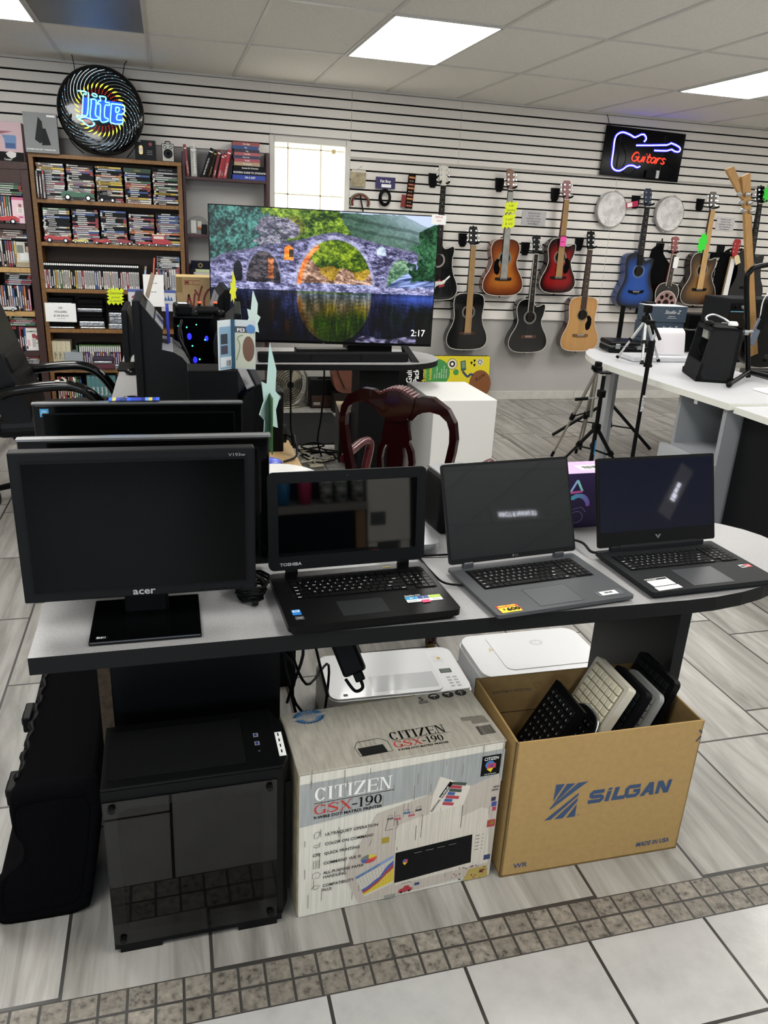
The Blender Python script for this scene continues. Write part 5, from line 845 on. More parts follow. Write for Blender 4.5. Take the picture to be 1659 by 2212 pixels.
tag(place(m.build('phone_box'), (-.130, 6.64, 1.913), -.06), 'dark phone box with gold handset picture right of the round neon', 'box')
t = thing('camera', 'vintage box camera with black lens ring, right end of the oak bookcase top', 'camera', (.034, 6.64, 1.913)); MB().bx(-.045, .045, 0, .09, 0, .125, M('#1a1a1b', .5), .003).build('body', t); f = MB(); f.rect(-.041, .041, .004, .121, M('#b5b3aa', .4), fr((0, -.0003, 0))); f.build('face_plate', t)
f = MB(); f.cyl((0, -.006, .056), (0, 0, .056), .033, BLK, n=20); f.cyl((0, -.012, .056), (0, -.006, .056), .024, M('#2c2c2e', .3), n=20); f.cyl((0, -.013, .056), (0, -.012, .056), .014, M('#08090c', .05), n=16); f.build('lens', t)
for x in (-.022, .022): MB().cyl((x, -.003, .101), (x, 0, .101), .012, M('#2c2c2c', .3), n=14).cyl((x, -.0035, .101), (x, -.003, .101), .007, M('#d0d2d2', .1), n=12).build('viewfinder', t)
MB().tube([(-.02, .04, .125), (-.015, .04, .142), (.015, .04, .142), (.02, .04, .125)], .004, BLK).build('handle', t)
# ---------------------------------------------------------------- round beer neon
t = thing('neon_sign', 'round black neon sign glowing Lite in blue with spiral coloured streaks', 'neon sign', (-.425, 6.605, 2.222), 0, None, (math.radians(-5), math.radians(3), 0))
b = MB(); dk = M('#0a0b0d', .16, coat=.5); b.lathe([(0, -.012), (.20, -.010), (.285, .0), (.297, .008), (.302, .02), (.297, .045), (.27, .06), (0, .062)], dk, 56, fr((0, 0, 0)) @ Matrix.Diagonal((1, 1, -1, 1))); b.build('dish', t)
E_ = lambda c, s: M(c, .5, em=s)
cy = E_((.16, .72, 1.), 3.2); dp_ = E_((.01, .05, .75), 1.3); yl = E_((1., .86, .06), 1.6); rdn = E_((.9, .03, .02), 1.3); wh = E_((.78, .82, .80), .16); bb_ = E_((.25, .6, .95), 1.3)
streak = MB(); dots = MB()
for k in range(32):
    a0 = 2*PI*k/32
    def at(u): r = .115+.155*u; a = a0-.15-1.0*u*u*.75+.25*(1-u); return (r*math.cos(a), -.0135+.008*u*u*0, r*math.sin(a))
    dn = lambda p: (p[0], -.014-.0, p[2])
    streak.tube([dn(at(.40+.05*i)) for i in range(13)], .0016 if 11 < k < 17 else .0007, E_((.85, .88, .84), .9) if 11 < k < 17 else wh, 4); streak.tube([dn(at(.20+.04*i)) for i in range(6)], [.001, .0032, .0042, .0042, .0030, .001], yl, 5)
    for i in range(3): dots.sphere(dn(at(-.02+.085*i)), .0034, rdn, 6)
    if k % 9 < 7:
        for i in range(3): dots.sphere(dn(at(.62+.16*i)), .0032, bb_, 6)
streak.build('spiral_streaks', t); dots.build('spiral_dots', t)
gl_ = [[(.0, .98), (.17, 1.0), (.17, .90), (.12, .86), (.12, .16), (.04, .12)], [(.21, .98), (.23, .90), (.23, .20), (.12, .16)], [(.0, .08), (.27, -.20), (.40, -.10), (.36, -.04)], [(.06, .02), (.20, .10), (.36, .02)],
       [(.30, .92), (.33, .99), (.41, .95), (.39, .88), (.30, .92)], [(.28, .76), (.40, .76), (.40, .26), (.47, .18), (.47, .10), (.30, .10), (.30, .66), (.28, .76)],
       [(.46, .93), (.60, .93), (.60, .76), (.68, .76), (.68, .66), (.60, .64), (.60, .24), (.68, .18), (.66, .08), (.52, .06), (.50, .62), (.44, .64), (.46, .76), (.50, .78), (.46, .93)],
       [(.73, .74), (.95, .76), (1.02, .68), (1.0, .44), (.88, .40), (.87, .20), (1.0, .22), (.97, .07), (.77, .05), (.73, .14), (.73, .74)], [(.83, .64), (.90, .64), (.90, .52), (.84, .46), (.83, .64)]]
lt = MB(); bk = MB(); sx, sz = .315, .185
for g_ in gl_:
    q = [((x-.50)*sx-.0+.015*(y-.5), -.038, (y-.5)*sz+.006+(x-.5)*-.012) for x, y in g_]; lt.tube(cr_spline(q, 3), .0042, cy, 6)
for x0_, x1_, z0_, z1_ in ((-.115, .15, -.072, .068),): bk.prism([(x0_, z0_), (x1_, z0_), (x1_, z1_), (x0_, z1_)], .004, dp_, fr((0, -.016, 0)))
lt.build('tube_lettering', t); bk.build('letter_glow_plate', t)  # deep blue glow of the lettering, built as an emitting plate
for x in (-.17, .15): MB().tube([(x, .0, .24), (x*1.1, .02, .33), (x*1.2, .04, .36)], .003, BLK, 5).build('hanging_wire', t)
MB().tube(cr_spline([(.18, -.035, -.03), (.235, -.05, -.10), (.245, -.05, -.20), (.18, -.03, -.30)], 6), .0045, BLK, 6).tube(cr_spline([(-.20, -.02, -.05), (-.225, -.035, -.15), (-.20, -.03, -.24), (-.12, -.02, -.305)], 6), .004, BLK, 6).build('cord', t)
# ---------------------------------------------------------------- guitars neon
t = thing('neon_sign', 'black panel neon sign with blue guitar outline and red Guitars lettering', 'neon sign', (3.792, 6.870, 2.062), 0, None, (0, math.radians(1.2), 0))
MB().bx(0, .815, -.006, .002, 0, .405, M('#0c0c10', .12), .002).build('panel', t)
bc = E_((.02, .02, 1.), 5.0); wc = E_((.86, .84, 1.), 2.4); gb1 = [(.392, .304), (.407, .33), (.386, .358), (.354, .36), (.321, .344), (.287, .331), (.236, .348), (.162, .36), (.11, .335), (.095, .288), (.098, .204), (.101, .101), (.125, .059), (.175, .045), (.219, .06), (.265, .094), (.317, .101), (.362, .089), (.391, .101)]
gb2 = [(.32, .268), (.628, .298), (.666, .318), (.759, .294), (.774, .269), (.76, .253), (.719, .254), (.683, .267), (.638, .251), (.511, .243)]
u = MB(); v_ = MB()
for q, k in ((gb1, 4), (gb2, 2)):
    p3 = cr_spline([(x, -.016, z) for x, z in q], k); u.tube(p3, .0052, wc, 6); v_.tube([(p_.x+.001, -.009, p_.z+.001) for p_ in p3], .0105, bc, 6)
v_.build('guitar_outline_glow', t); u.build('guitar_outline', t)
rc = E_((1., .045, .02), 2.2); r_ = MB()
LT = {'G': [[(.62, .82), (.45, 1), (.2, .9), (.04, .5), (.1, .12), (.35, 0), (.58, .15), (.62, .45), (.38, .45)]], 'u': [[(.05, .62), (.02, .15), (.2, 0), (.4, .12), (.5, .62)], [(.5, .62), (.45, .02)]], 'i': [[(.1, .62), (.05, .0)], [(.16, .86), (.17, .92)]], 't': [[(.22, .95), (.12, .15), (.25, 0), (.4, .08)], [(.02, .62), (.42, .62)]], 'a': [[(.5, .5), (.3, .63), (.08, .45), (.05, .12), (.25, 0), (.45, .2), (.53, .6), (.48, .05), (.58, .0)]], 'r': [[(.1, .62), (.05, 0)], [(.08, .35), (.22, .6), (.42, .6)]], 's': [[(.42, .55), (.25, .63), (.08, .5), (.2, .34), (.38, .2), (.25, 0), (.02, .08)]]}
x = .285
for ch, adv in zip('Guitars', (.082, .072, .036, .056, .076, .060, .06)):
    for st in LT[ch]:
        for off in (0, .0065): r_.tube(cr_spline([(x+a*.098+off+b2*.016, -.012, .142+b2*.074-off*.9) for a, b2 in st], 3), .0024, rc, 5)
    x += adv*.80
r_.build('red_lettering', t)
MB().bx(.46, .56, -.03, -.006, .012, .075, M('#17171a', .6), .003).bx(.565, .595, -.025, -.006, .015, .08, M('#c9c9c6', .5)).build('transformer', t)
MB().tube(cr_spline([(.12, -.008, .30), (.20, -.010, .24), (.24, -.010, .15), (.22, -.01, .05), (.3, -.01, .02), (.36, -.01, .08)], 5), .0018, BLK, 5).tube(cr_spline([(.6, -.01, .03), (.72, -.01, .02), (.76, -.01, .10), (.66, -.01, .15)], 5), .0018, BLK, 5).tube([(.03, -.003, .40), (.02, .02, .46), (.0, .02, .49)], .003, BLK, 5).build('cord', t)
for sx_ in (.09, .69): 
    MB().bx(.15 if sx_ < .5 else .60, .165 if sx_ < .5 else .615, -.0062, -.006, .03, .37, M('#1a1a20', .3)).build('mounting_strip', t)
# ================================================================ guitars on wall hooks
STR = M('#6c6a64', .4, m=.5); BIND = M('#d6d2c6', .5); ROSE = M('#1a100a', .5); CARD_ = M('#9a7a50', .8, noise=(12., .2), stretch=(3, 3, 1))
OUT = {'dread': [(0, 0), (.08, -.003), (.132, -.028), (.146, -.085), (.140, -.15), (.134, -.21), (.150, -.28), (.182, -.345), (.196, -.40), (.188, -.45), (.150, -.487), (.08, -.502), (0, -.505)],
       'om': [(0, 0), (.07, -.004), (.118, -.03), (.138, -.085), (.128, -.15), (.118, -.20), (.136, -.26), (.175, -.325), (.194, -.385), (.186, -.435), (.145, -.473), (.075, -.488), (0, -.490)],
       'small': [(0, 0), (.06, -.004), (.105, -.028), (.128, -.085), (.12, -.145), (.112, -.20), (.13, -.27), (.162, -.33), (.178, -.385), (.168, -.43), (.13, -.465), (.065, -.480), (0, -.482)]}
CUT = [(.028, 0), (.034, -.045), (.055, -.068), (.085, -.064), (.122, -.048), (.142, -.058), (.143, -.095), (.132, -.15)]
HEADS = {'batwing': [(-.024, 0), (-.034, .03), (-.037, .12), (-.040, .155), (-.03, .148), (-.012, .16), (0, .152), (.012, .16), (.03, .148), (.040, .155), (.037, .12), (.034, .03), (.024, 0)], 'martin': [(-.023, 0), (-.034, .035), (-.037, .14), (-.030, .160), (-.012, .155), (0, .167), (.012, .155), (.030, .160), (.037, .14), (.034, .035), (.023, 0)],
         'slant': [(-.023, 0), (-.033, .035), (-.037, .165), (-.01, .172), (.034, .150), (.033, .035), (.023, 0)], 'wide': [(-.023, 0), (-.034, .04), (-.038, .13), (-.025, .158), (.025, .158), (.038, .13), (.034, .04), (.023, 0)], 'round': [(-.022, 0), (-.030, .04), (-.032, .11), (-.040, .14), (-.03, .158), (0, .165), (.03, .158), (.040, .14), (.032, .11), (.030, .04), (.022, 0)]}
def burst(mb, loop, cx, cz, y, mat):
    """soundboard as nested rings; paint red channel = distance to the rim"""
    n = len(loop); mb.paint = mb.paint or {}; lv = [1., .93, .84, .70, .5, .25]
    vs, pv = [], []
    for s in lv:
        for (x, z) in loop: vs.append((cx+(x-cx)*s, y, cz+(z-cz)*s)); pv.append(s)
    vs.append((cx, y, cz)); pv.append(0.)
    fs = [(k*n+j, k*n+(j+1) % n, (k+1)*n+(j+1) % n, (k+1)*n+j) for k in range(len(lv)-1) for j in range(n)]+[((len(lv)-1)*n+j, (len(lv)-1)*n+(j+1) % n, len(lv)*n) for j in range(n)]
    b0 = mb.add(vs, fs, mat, False)
    for i, p in enumerate(pv): mb.paint[b0+i] = (p, p, p)
def guitar(label, x, zn, shape, face, sidem, headm, head, total, cut=False, bridge=M('#2a1a12', .5), binding=True, guard=None, strip=None, finger=M('#1c120c', .5), y=6.765, tilt=0., depth=.10, mous=False, hole=True, rim=None, neckm=None, fretw=None):
    t = thing('guitar', label, 'guitar', (x, y, zn), 0, None, (0, tilt, 0)); zt = -(total-{'dread': .505, 'om': .490, 'small': .482}[shape])
    R = OUT[shape]; Rr = [p for p in R if p[1] <= -.15] if cut else R; right = (CUT+[p for p in Rr if p[1] < -.15]) if cut else R
    left = [(-a, b) for a, b in R][::-1]; loop0 = right+left[1:-1] if not cut else right+left[1:]
    sp = cr_spline([(a, b, 0) for a, b in loop0], 3, True); loop = [(p.x, p.y) for p in sp]; n = len(loop)
    b = MB(); b.X = Matrix.Translation((0, 0, zt)); vs = [(a, 0, c) for a, c in loop]+[(a*.985, depth, c*.985-.004) for a, c in loop]
    b.add(vs, [(i, n+i, n+(i+1) % n, (i+1) % n) for i in range(n)], sidem, True); b.add(vs, [tuple(range(n, 2*n))], sidem); b.build('body', t)
    f = MB(); f.X = b.X; burst(f, loop, 0, -.30, -.0006, face); fo = f.build('soundboard', t)
    if binding: q = MB(); q.X = b.X; q.tube([(a, .0, c) for a, c in loop], .0028, BIND, 5, True); q.build('binding', t)
    hz = -.165
    if hole: r = MB(); Xh = fr((0, -.0012, zt+hz)); r.disc(.048, ROSE, Xh, 28, z=.0002); r.disc(.062, rim or M('#8a8a86', .4), Xh, 28, .049, .0006); r.disc(.057, M('#26262a', .4), Xh, 28, .053, .0009); r.build('rosette', t)
    if guard: g = MB(); sgn = guard[1]; g.prism([(sgn*a, c) for a, c in ((.045, -.175), (.075, -.17), (.098, -.20), (.102, -.25), (.088, -.295), (.06, -.31), (.045, -.29), (.04, -.25), (.058, -.215))][::sgn], .0016, guard[0], fr((0, -.001, zt))); g.build('pickguard', t)
    br = MB(); Xb = fr((0, -.001, zt-.352 if shape == 'dread' else zt-.34))
    if mous == 'white': pts = [(-.085, .018), (-.05, .008), (.05, .008), (.085, .018), (.07, -.008), (.04, -.02), (-.04, -.02), (-.07, -.008)]
    elif mous: pts = [(-.085, .016), (-.045, .010), (.045, .010), (.085, .016), (.075, -.010), (.035, -.016), (0, -.026), (-.035, -.016), (-.075, -.010)]
    else: pts = [(-.078, .010), (.078, .010), (.078, -.012), (.035, -.017), (-.035, -.017), (-.078, -.012)]
    br.prism(pts[::-1], .008, bridge, Xb); br.bx(-.036, .036, -.0115, -.008, Xb.translation.z+.002, Xb.translation.z+.005, M('#e8e4d8', .4))
    for i in range(6): br.sphere((-.027+.0108*i, -.0105, Xb.translation.z-.007), .0026, M('#dcdcd8', .4), 6)
    br.build('bridge', t); nk = MB(); nm_ = neckm or headm
    nk.hull([(-.022, .0, 0), (.022, .0, 0), (.018, .018, 0), (-.018, .018, 0)], [(-.028, 0, zt+.0), (.028, 0, zt+.0), (.024, .03, zt+.0), (-.024, .03, zt+.0)], nm_); nk.box((0, .045, zt-.01), (.055, .08, .05), sidem, .012); nk.build('neck', t)
    fb = MB(); fe = zt-.115 if hole else zt-.03; fw_ = BIND if fretw else finger; fb.hull([(-.0225, -.006, 0), (.0225, -.006, 0), (.0225, .0, 0), (-.0225, .0, 0)], [(-.0295, -.006, fe), (.0295, -.006, fe), (.0295, .0, fe), (-.0295, .0, fe)], fw_)
    if fretw: fb.hull([(-.0185, -.0066, 0), (.0185, -.0066, 0), (.0185, -.005, 0), (-.0185, -.005, 0)], [(-.0255, -.0066, fe), (.0255, -.0066, fe), (.0255, -.005, fe), (-.0255, -.005, fe)], finger)
    for i in range(1, 20):
        zf = -.62*(1-2**(-i/12)); w = .0225+.007*zf/fe
        if zf > fe+.004: fb.bx(-w, w, -.0074, -.006, zf-.0008, zf+.0008, M('#77746c', .4))
        if i in (3, 5, 7, 9, 12, 15): zz = -.62*(1-2**(-(i-.5)/12)); fb.disc(.0032, PAPER, fr((0, -.0074, zz)), 8)
    fb.bx(-.0225, .0225, -.009, .0, -.001, .004, M('#e4e0d4', .4)); fb.build('fretboard', t)
    s_ = MB()
    for i in range(6): a = -.0165+.0066*i; s_.tube([(a, -.0095, 0), (a*1.6, -.0105, Xb.translation.z)], .0005, STR, 3)
    s_.build('strings', t)
    h = MB(); h.X = Matrix.Rotation(math.radians(-9), 4, 'X'); h.prism(HEADS[head], .015, headm, fr((0, .004, 0)) @ Matrix.Translation((0, 0, -.008))); h.build('headstock', t)
    for i in range(3):
        for sg in (-1, 1):
            k = MB(); k.X = h.X; z = .042+.040*i; k.cyl((sg*.024, -.016, z), (sg*.024, -.002, z), .004, CHROME, n=8); k.cyl((sg*.024, -.0045, z), (sg*.024, -.002, z), .0075, CHROME, n=10); k.cyl((sg*.034, .006, z), (sg*.050, .006, z), .0025, CHROME, n=6); k.box((sg*.054, .006, z), (.010, .007, .015), CHROME, .002); k.build('tuner', t)
    if strip: q = MB(); q.hull([(-.024, -.0145, -.03*strip[1]), (.024, -.0145, -.03*strip[1]), (.024, -.0125, -.03*strip[1]), (-.024, -.0125, -.03*strip[1])], [(-.032, -.0145, Xb.translation.z+.004), (.032, -.0145, Xb.translation.z+.004), (.032, -.0125, Xb.translation.z+.004), (-.032, -.0125, Xb.translation.z+.004)], strip[0]); so = q.build('neck_cover', t); so['label'] = 'flat strip covering the strings'
    MB().cyl((0, depth*.5, zt-(.505 if shape == 'dread' else .49)), (0, depth*.5, zt-.02-(.505 if shape == 'dread' else .49)), .007, BLK, n=8).build('strap_button', t)
    return t
def hanger(x, zn, label, dy=0.):
    t = thing('guitar_hanger', label, 'hanger', (x, WY-.021, zn+.04), 0, 'guitar hangers'); b = MB(); b.prism([(-.042, .055), (.042, .055), (.036, -.03), (.02, -.058), (-.02, -.058), (-.036, -.03)][::-1], .014, M('#121214', .4), fr((0, 0, 0))); po = b.build('wall_plate', t); po.location.x = -.055
    a = MB(); a.cyl((-.055, -.01, -.01), (0, -.125, -.02), .006, M('#1a1a1c', .3), n=8); a.build('arm', t)
    y = MB(); y.tube(cr_spline([(-.036, -.175, -.012), (-.036, -.145, -.02), (-.02, -.125, -.022), (.02, -.125, -.022), (.036, -.145, -.02), (.036, -.175, -.012)], 4), .009, BLK, 8); y.build('yoke', t)
def flat(c, r=.12, coat=.6): return Mattr('lacquer', [(0, c), (1, c)], r, coat)
wood_b = M('#5a2a14', .25, noise=(4., .3), coat=.4, stretch=(6, 6, 1)); blkg = M('#08080a', .1, coat=.7); mah = M('#5c2a22', .4); SPRUCE = Mattr('spruce', [(0, '#c99a5c'), (.85, '#c4935a'), (1, '#bb8a50')], .25, .4)
BLKF = flat('#0a0a0c'); fold = M('#caa26a', .7, noise=(14., .2), stretch=(8, 8, 1))
guitar('black cutaway guitar with white batwing headstock and winged sticker beside the television', 2.285, 1.882, 'dread', BLKF, blkg, M('#d8d4c8', .4), 'batwing', .945, True, M('#dcd8cc', .4), True, None, None, M('#15100e', .5), mous='white', rim=M('#b8b4ac', .35), neckm=blkg)
guitar('glossy black dreadnought guitar with brown cardboard strip, hanging lowest left', 2.600, 1.412, 'dread', BLKF, blkg, M('#131314', .3), 'martin', .912, False, M('#3c2016', .5), True, None, (CARD_, .2), tilt=math.radians(-1))
SBA = Mattr('amber_burst', [(0, '#c07c30'), (.45, '#b46c26'), (.72, '#8c4418'), (1, '#4a1e10')], .22, .5)
guitar('amber sunburst guitar with grey strip and neon yellow cards over its neck', 2.902, 1.882, 'om', SBA, M('#6a3212', .25, coat=.5), M('#7c4a20', .35, noise=(8., .4), stretch=(10, 10, 1)), 'slant', .892, False, M('#2c1c14', .5), True, (M('#0b0b0c', .2), -1), (M('#9fa09c', .35, m=.3, noise=(20., .3)), .6), tilt=math.radians(-1))
guitar('black cutaway guitar with cream-edged neck and open fretboard, hanging low', 3.212, 1.362, 'om', BLKF, blkg, M('#101012', .3), 'round', .882, True, M('#4a2a1c', .5), True, None, None, M('#1a1210', .5), fretw=True, tilt=math.radians(-1))
RB = Mattr('red_burst', [(0, '#a01c1c'), (.6, '#8c1618'), (.82, '#4c0c10'), (.95, '#100607'), (1, '#0a0506')], .15, .6)
guitar('red burst cutaway guitar with pink price tag tied to its neck', 3.446, 1.832, 'small', RB, M('#2a0a0c', .2, coat=.6), M('#7c3c40', .4), 'wide', .805, True, M('#2c1814', .5), True, (M('#0b0b0c', .2), 1), (CARD_, 0.), tilt=math.radians(-1))
guitar('natural spruce guitar with black pickguard and reddish sides, hanging low', 3.748, 1.422, 'dread', SPRUCE, M('#4a1c12', .15, coat=.7, noise=(3., .4), stretch=(8, 8, 1)), M('#101012', .3), 'martin', .925, False, M('#6a4a2c', .5), True, (M('#0b0a0a', .15), 1), None, M('#3a2418', .5), rim=M('#a89468', .5), tilt=math.radians(-1))
BB = Mattr('blue_burst', [(0, '#1c56b4'), (.55, '#174a9c'), (.78, '#12336c'), (.90, '#0c1420'), (1, '#090b0e')], .3, .2)
guitar('blue burst cutaway guitar with black bridge above the silver tripod', 4.270, 1.815, 'dread', BB, M('#11306c', .3, coat=.3), M('#16223c', .3), 'wide', .905, True, M('#0e0e10', .4), False, None, None, M('#141416', .5), mous=True, tilt=math.radians(-1.2), rim=M('#6c86b0', .4))
VB = Mattr('tobacco_burst', [(0, '#8c6630'), (.5, '#7c5826'), (.75, '#4c3216'), (1, '#1c100a')], .3, .3)
guitar('brown tobacco burst cutaway guitar with pale cardboard strip and green card', 4.962, 1.825, 'om', VB, M('#2a1a0e', .25, coat=.4, noise=(5., .4), stretch=(6, 6, 1)), M('#4a4038', .4), 'wide', .870, True, M('#121010', .4), True, None, (fold, .1), tilt=math.radians(-1))
guitar('matte black guitar with bright green card on its headstock at the right edge', 5.475, 1.905, 'dread', flat('#101114', .3, .2), M('#0c0c0e', .3), M('#0e0e10', .3), 'martin', .92, True, M('#0e0e10', .4), False, None, None, M('#17171a', .5), tilt=math.radians(-3), rim=M('#8c8c88', .4))
g8 = guitar('resonator guitar with red headstock and pierced metal plate behind the boxes', 4.635, 1.412, 'small', flat('#1c1210', .2), M('#2a120e', .2, coat=.5), M('#7c3430', .35), 'round', .74, False, M('#1a1212', .4), True, None, None, M('#33211a', .5), hole=False, fretw=True, tilt=math.radians(1))
q = MB(); X = fr((0, -.004, -.445)); q.disc(.112, M('#b08c88', .25, m=.5), X, 32, z=.001); q.disc(.116, M('#cfcac4', .3), X, 32, .110, .0014)
for k in range(8): a = 2*PI*k/8; q.disc(.020, M('#1c0c0c', .5), X @ Matrix.Translation((.072*math.cos(a), .072*math.sin(a), 0)), 12, z=.0018)
q.disc(.032, M('#1c0c0c', .5), X, 16, z=.002); q.build('resonator_plate', g8); MB().prism([(-.026, -.10), (.026, -.10), (.026, 0), (-.026, 0)], .001, PAPER, fr((.02, -.02, -.02))).build('price_tag', g8)
t = thing('electric_guitar', 'red electric guitar with white strip over its neck behind the amplifiers', 'guitar', (5.235, 6.69, 1.42), 0, None, (0, math.radians(2), 0)); red = M('#a01820', .15, coat=.6)
MB().prism(HEADS['wide'], .015, red, fr((0, 0, 0))).build('headstock', t); MB().hull([(-.022, -.004, 0), (.022, -.004, 0), (.022, .018, 0), (-.022, .018, 0)], [(-.028, -.004, -.45), (.028, -.004, -.45), (.028, .02, -.45), (-.028, .02, -.45)], M('#a88860', .5)).build('neck', t); MB().hull([(-.024, -.008, -.02), (.024, -.008, -.02), (.024, -.005, -.02), (-.024, -.005, -.02)], [(-.028, -.008, -.50), (.028, -.008, -.50), (.028, -.005, -.50), (-.028, -.005, -.50)], M('#dcdcda', .6)).build('neck_cover', t)
bd = cr_spline([(-.03, -.42, 0), (-.10, -.36, 0), (-.15, -.45, 0), (-.12, -.54, 0), (-.17, -.66, 0), (-.10, -.78, 0), (.10, -.78, 0), (.17, -.66, 0), (.12, -.54, 0), (.14, -.44, 0), (.08, -.38, 0), (.03, -.42, 0)], 4, True); MB().prism([(p.x, p.y) for p in bd], .042, red, fr((0, .03, 0))).build('body', t)
for i in range(3):
    for sg in (-1, 1): MB().cyl((sg*.024, -.018, .045+.035*i), (sg*.024, -.01, .045+.035*i), .006, CHROME, n=8).box((sg*.05, -.004, .045+.035*i), (.012, .007, .013), CHROME, .002).build('tuner', t)
MB().prism([(-.028, -.07), (.028, -.07), (.028, .0), (.016, .016), (-.016, .016), (-.028, .0)], .001, M('#d8c8a0', .7), fr((.02, -.022, .0)) @ Matrix.Rotation(.5, 4, 'Z')).build('tag', t)
for i, (x, z) in enumerate(((2.285, 1.882), (2.60, 1.412), (2.902, 1.882), (3.212, 1.362), (3.446, 1.832), (3.748, 1.422), (4.27, 1.815), (4.608, 1.412), (4.962, 1.825), (5.285, 1.42), (5.475, 1.905))): hanger(x, z, 'black wall hanger holding the %s' % ['black guitar with the white headstock', 'glossy black dreadnought guitar', 'amber sunburst guitar', 'black guitar with the cream-edged neck', 'red burst guitar', 'natural spruce guitar', 'blue burst guitar', 'resonator guitar', 'brown tobacco burst guitar', 'red electric guitar', 'guitar with the green headstock card'][i])
# winged sticker and tags
g1 = [o for o in bpy.data.objects if o.get('label', '').startswith('black cutaway guitar with white batwing')][0]
s = MB(); X = fr((.045, -.0014, -.80)) @ Matrix.Rotation(.35, 4, 'Z'); s.poly([(-.075, -.012, .0004), (.045, .006, .0004), (.048, .022, .0004), (-.070, .006, .0004)], PAPER, X); s.poly([(.05, .010, .0004), (.095, .030, .0004), (.085, .038, .0004), (.10, .046, .0004), (.048, .024, .0004)], PAPER, X); s.poly([(-.075, -.01, .0004), (-.105, -.035, .0004), (-.09, -.036, .0004), (-.085, -.05, .0004), (-.062, -.010, .0004)], PAPER, X); s.text('BORN TO ROCK', .012, BLK, X @ Matrix.Translation((-.055, -.004, 0)) @ Matrix.Rotation(.13, 4, 'Z'), 'L', .02, .8, z=.0008)
for a in (-.02, .0, .012): s.poly([(a+.016*math.cos(PI*i/5)*(1 if i % 2 else .45), -.022+.018*abs(a)*20*.3+.016*math.sin(PI*i/5)*(1 if i % 2 else .45), .0003) for i in range(10)], M('#b0303c', .5), X)
s.poly([(-.012+.018*math.cos(PI*i/6)*(1 if i % 2 else .5), .026+.018*math.sin(PI*i/6)*(1 if i % 2 else .5), .0003) for i in range(12)], M('#b0303c', .5), X); s.build('winged_sticker', g1)
starcard('price_sign', 'upper neon yellow starburst card on the amber guitar neck', (2.915, 6.742, 1.740), .125, .105, '#e2f01c', [('Left', .030, 0, .05), ('handed', .026, 0, -.28)], cat='price sign')
starcard('price_sign', 'lower neon yellow starburst card on the amber guitar neck', (2.905, 6.741, 1.628), .130, .130, '#e2f01c', [('2 ea$2', .026, 0, .05), ('$ 165', .030, 0, -.25)], (0, -.06, 0))
tag(place(MB().box((0, 0, 0), (.058, .002, .088), M('#e84aa0', .6)).bx(-.022, .012, -.0015, -.001, -.01, .0, M('#a02c6c', .6)).tube([(-.04, .0, .040), (.0, -.004, .046), (.04, .0, .038)], .003, BLK, 5).build('price_tag'), (3.452, 6.738, 1.483), 0), 'pink price tag tied across the red burst guitar neck', 'price tag')
def zig(label, loc, w, h, rot=(0, 0, 0)): return tag(place(MB().prism(star(9, .36, .5, w*1.25, h*1.2), .0015, M('#38e038', .7), fr((0, 0, 0))).build('price_sign'), loc, 0, rot), label, 'price sign')
zig('green starburst card on the tobacco burst guitar neck', (4.905, 6.742, 1.53), .075, .17, (0, .08, -.3)); zig('green starburst card covering the headstock at the right edge', (5.525, 6.735, 2.0), .11, .16)
tag(place(MB().box((0, 0, 0), (.12, .002, .048), M('#c02c54', .6)).bx(-.05, .0, -.0015, -.001, -.018, .018, PAPER).build('price_tag'), (4.155, 6.84, 1.83), 0, (0, -.2, 0)), 'pink and white tag hanging left of the blue guitar headstock', 'price tag')
# ---------------------------------------------------------------- other wall items
for x, z, nm in ((3.958, 1.777, 'left tambourine in crinkled plastic left of the blue guitar neck'), (4.573, 1.77, 'right tambourine in crinkled plastic right of the blue guitar neck')):
    t = thing('tambourine', nm, 'tambourine', (x, 6.86, z), 0, None, (0, 0, .05)); b = MB(); b.lathe([(.150, .0), (.154, .012), (.154, .045), (.148, .045), (.148, 0)], M('#9c9a94', .4), 36, fr((0, .03, 0))); b.build('rim', t); MB().disc(.149, M('#bab8b4', .35, noise=(14., .25, '#e6e4e2'), bump=(25., .8)), fr((0, -.012, 0)), 36).build('drum_head', t)
    for k in range(6): a = 2*PI*k/6+.3; MB().cyl((.150*math.cos(a), .0, .150*math.sin(a)), (.150*math.cos(a), .012, .150*math.sin(a)), .018, CHROME, n=10).build('jingle', t)
    w = MB(); r_ = random.Random(int(x*100))
    for k in range(16): a = r_.uniform(0, 6.28); rr = r_.uniform(.02, .13); p_ = Vector((rr*math.cos(a), -.0145, rr*math.sin(a))); w.box(p_, (.05*r_.random()+.01, .0008, .004), M('#f2f2f2', .15), 0, (0, r_.uniform(-1, 1), 0))
    w.build('plastic_wrap', t)
for x, z, nm, rz in ((3.211, 1.602, 'grey notice about children and instruments between the amber and red guitars', .02), (5.230, 1.647, 'white notice about children and instruments right of the tobacco burst guitar', .02)):
    card('notice', nm, x, z, .235 if x < 4 else .205, .125, M('#b9b7b8', .7) if x < 4 else M('#d0cccc', .7), [('PLEASE DO NOT', .0165, .5, .78), ('ALLOW YOUR', .0165, .5, .60), ('CHILDREN TO PLAY', .0165, .5, .42), ('ON THE MUSICAL', .0165, .5, .24), ('INSTRUMENTS', .0165, .5, .07)], 6.895, 'notice', rot=(0, rz, 0))
t = thing('hanging_packet', 'small clear packet with gold contents hanging right of the window', 'packet', (1.565, 6.86, 1.84)); MB().box((0, 0, .05), (.13, .012, .115), M('#b7a988', .2, noise=(18., .5), bump=(30., 1.)), .004).box((0, -.007, .112), (.12, .002, .02), M('#c9c4b6', .6)).build('packet', t); MB().tube(cr_spline([(0, .04, .13), (0, -.03, .135), (.02, -.05, .15)], 4), .002, CHROME, 5).build('hook', t)
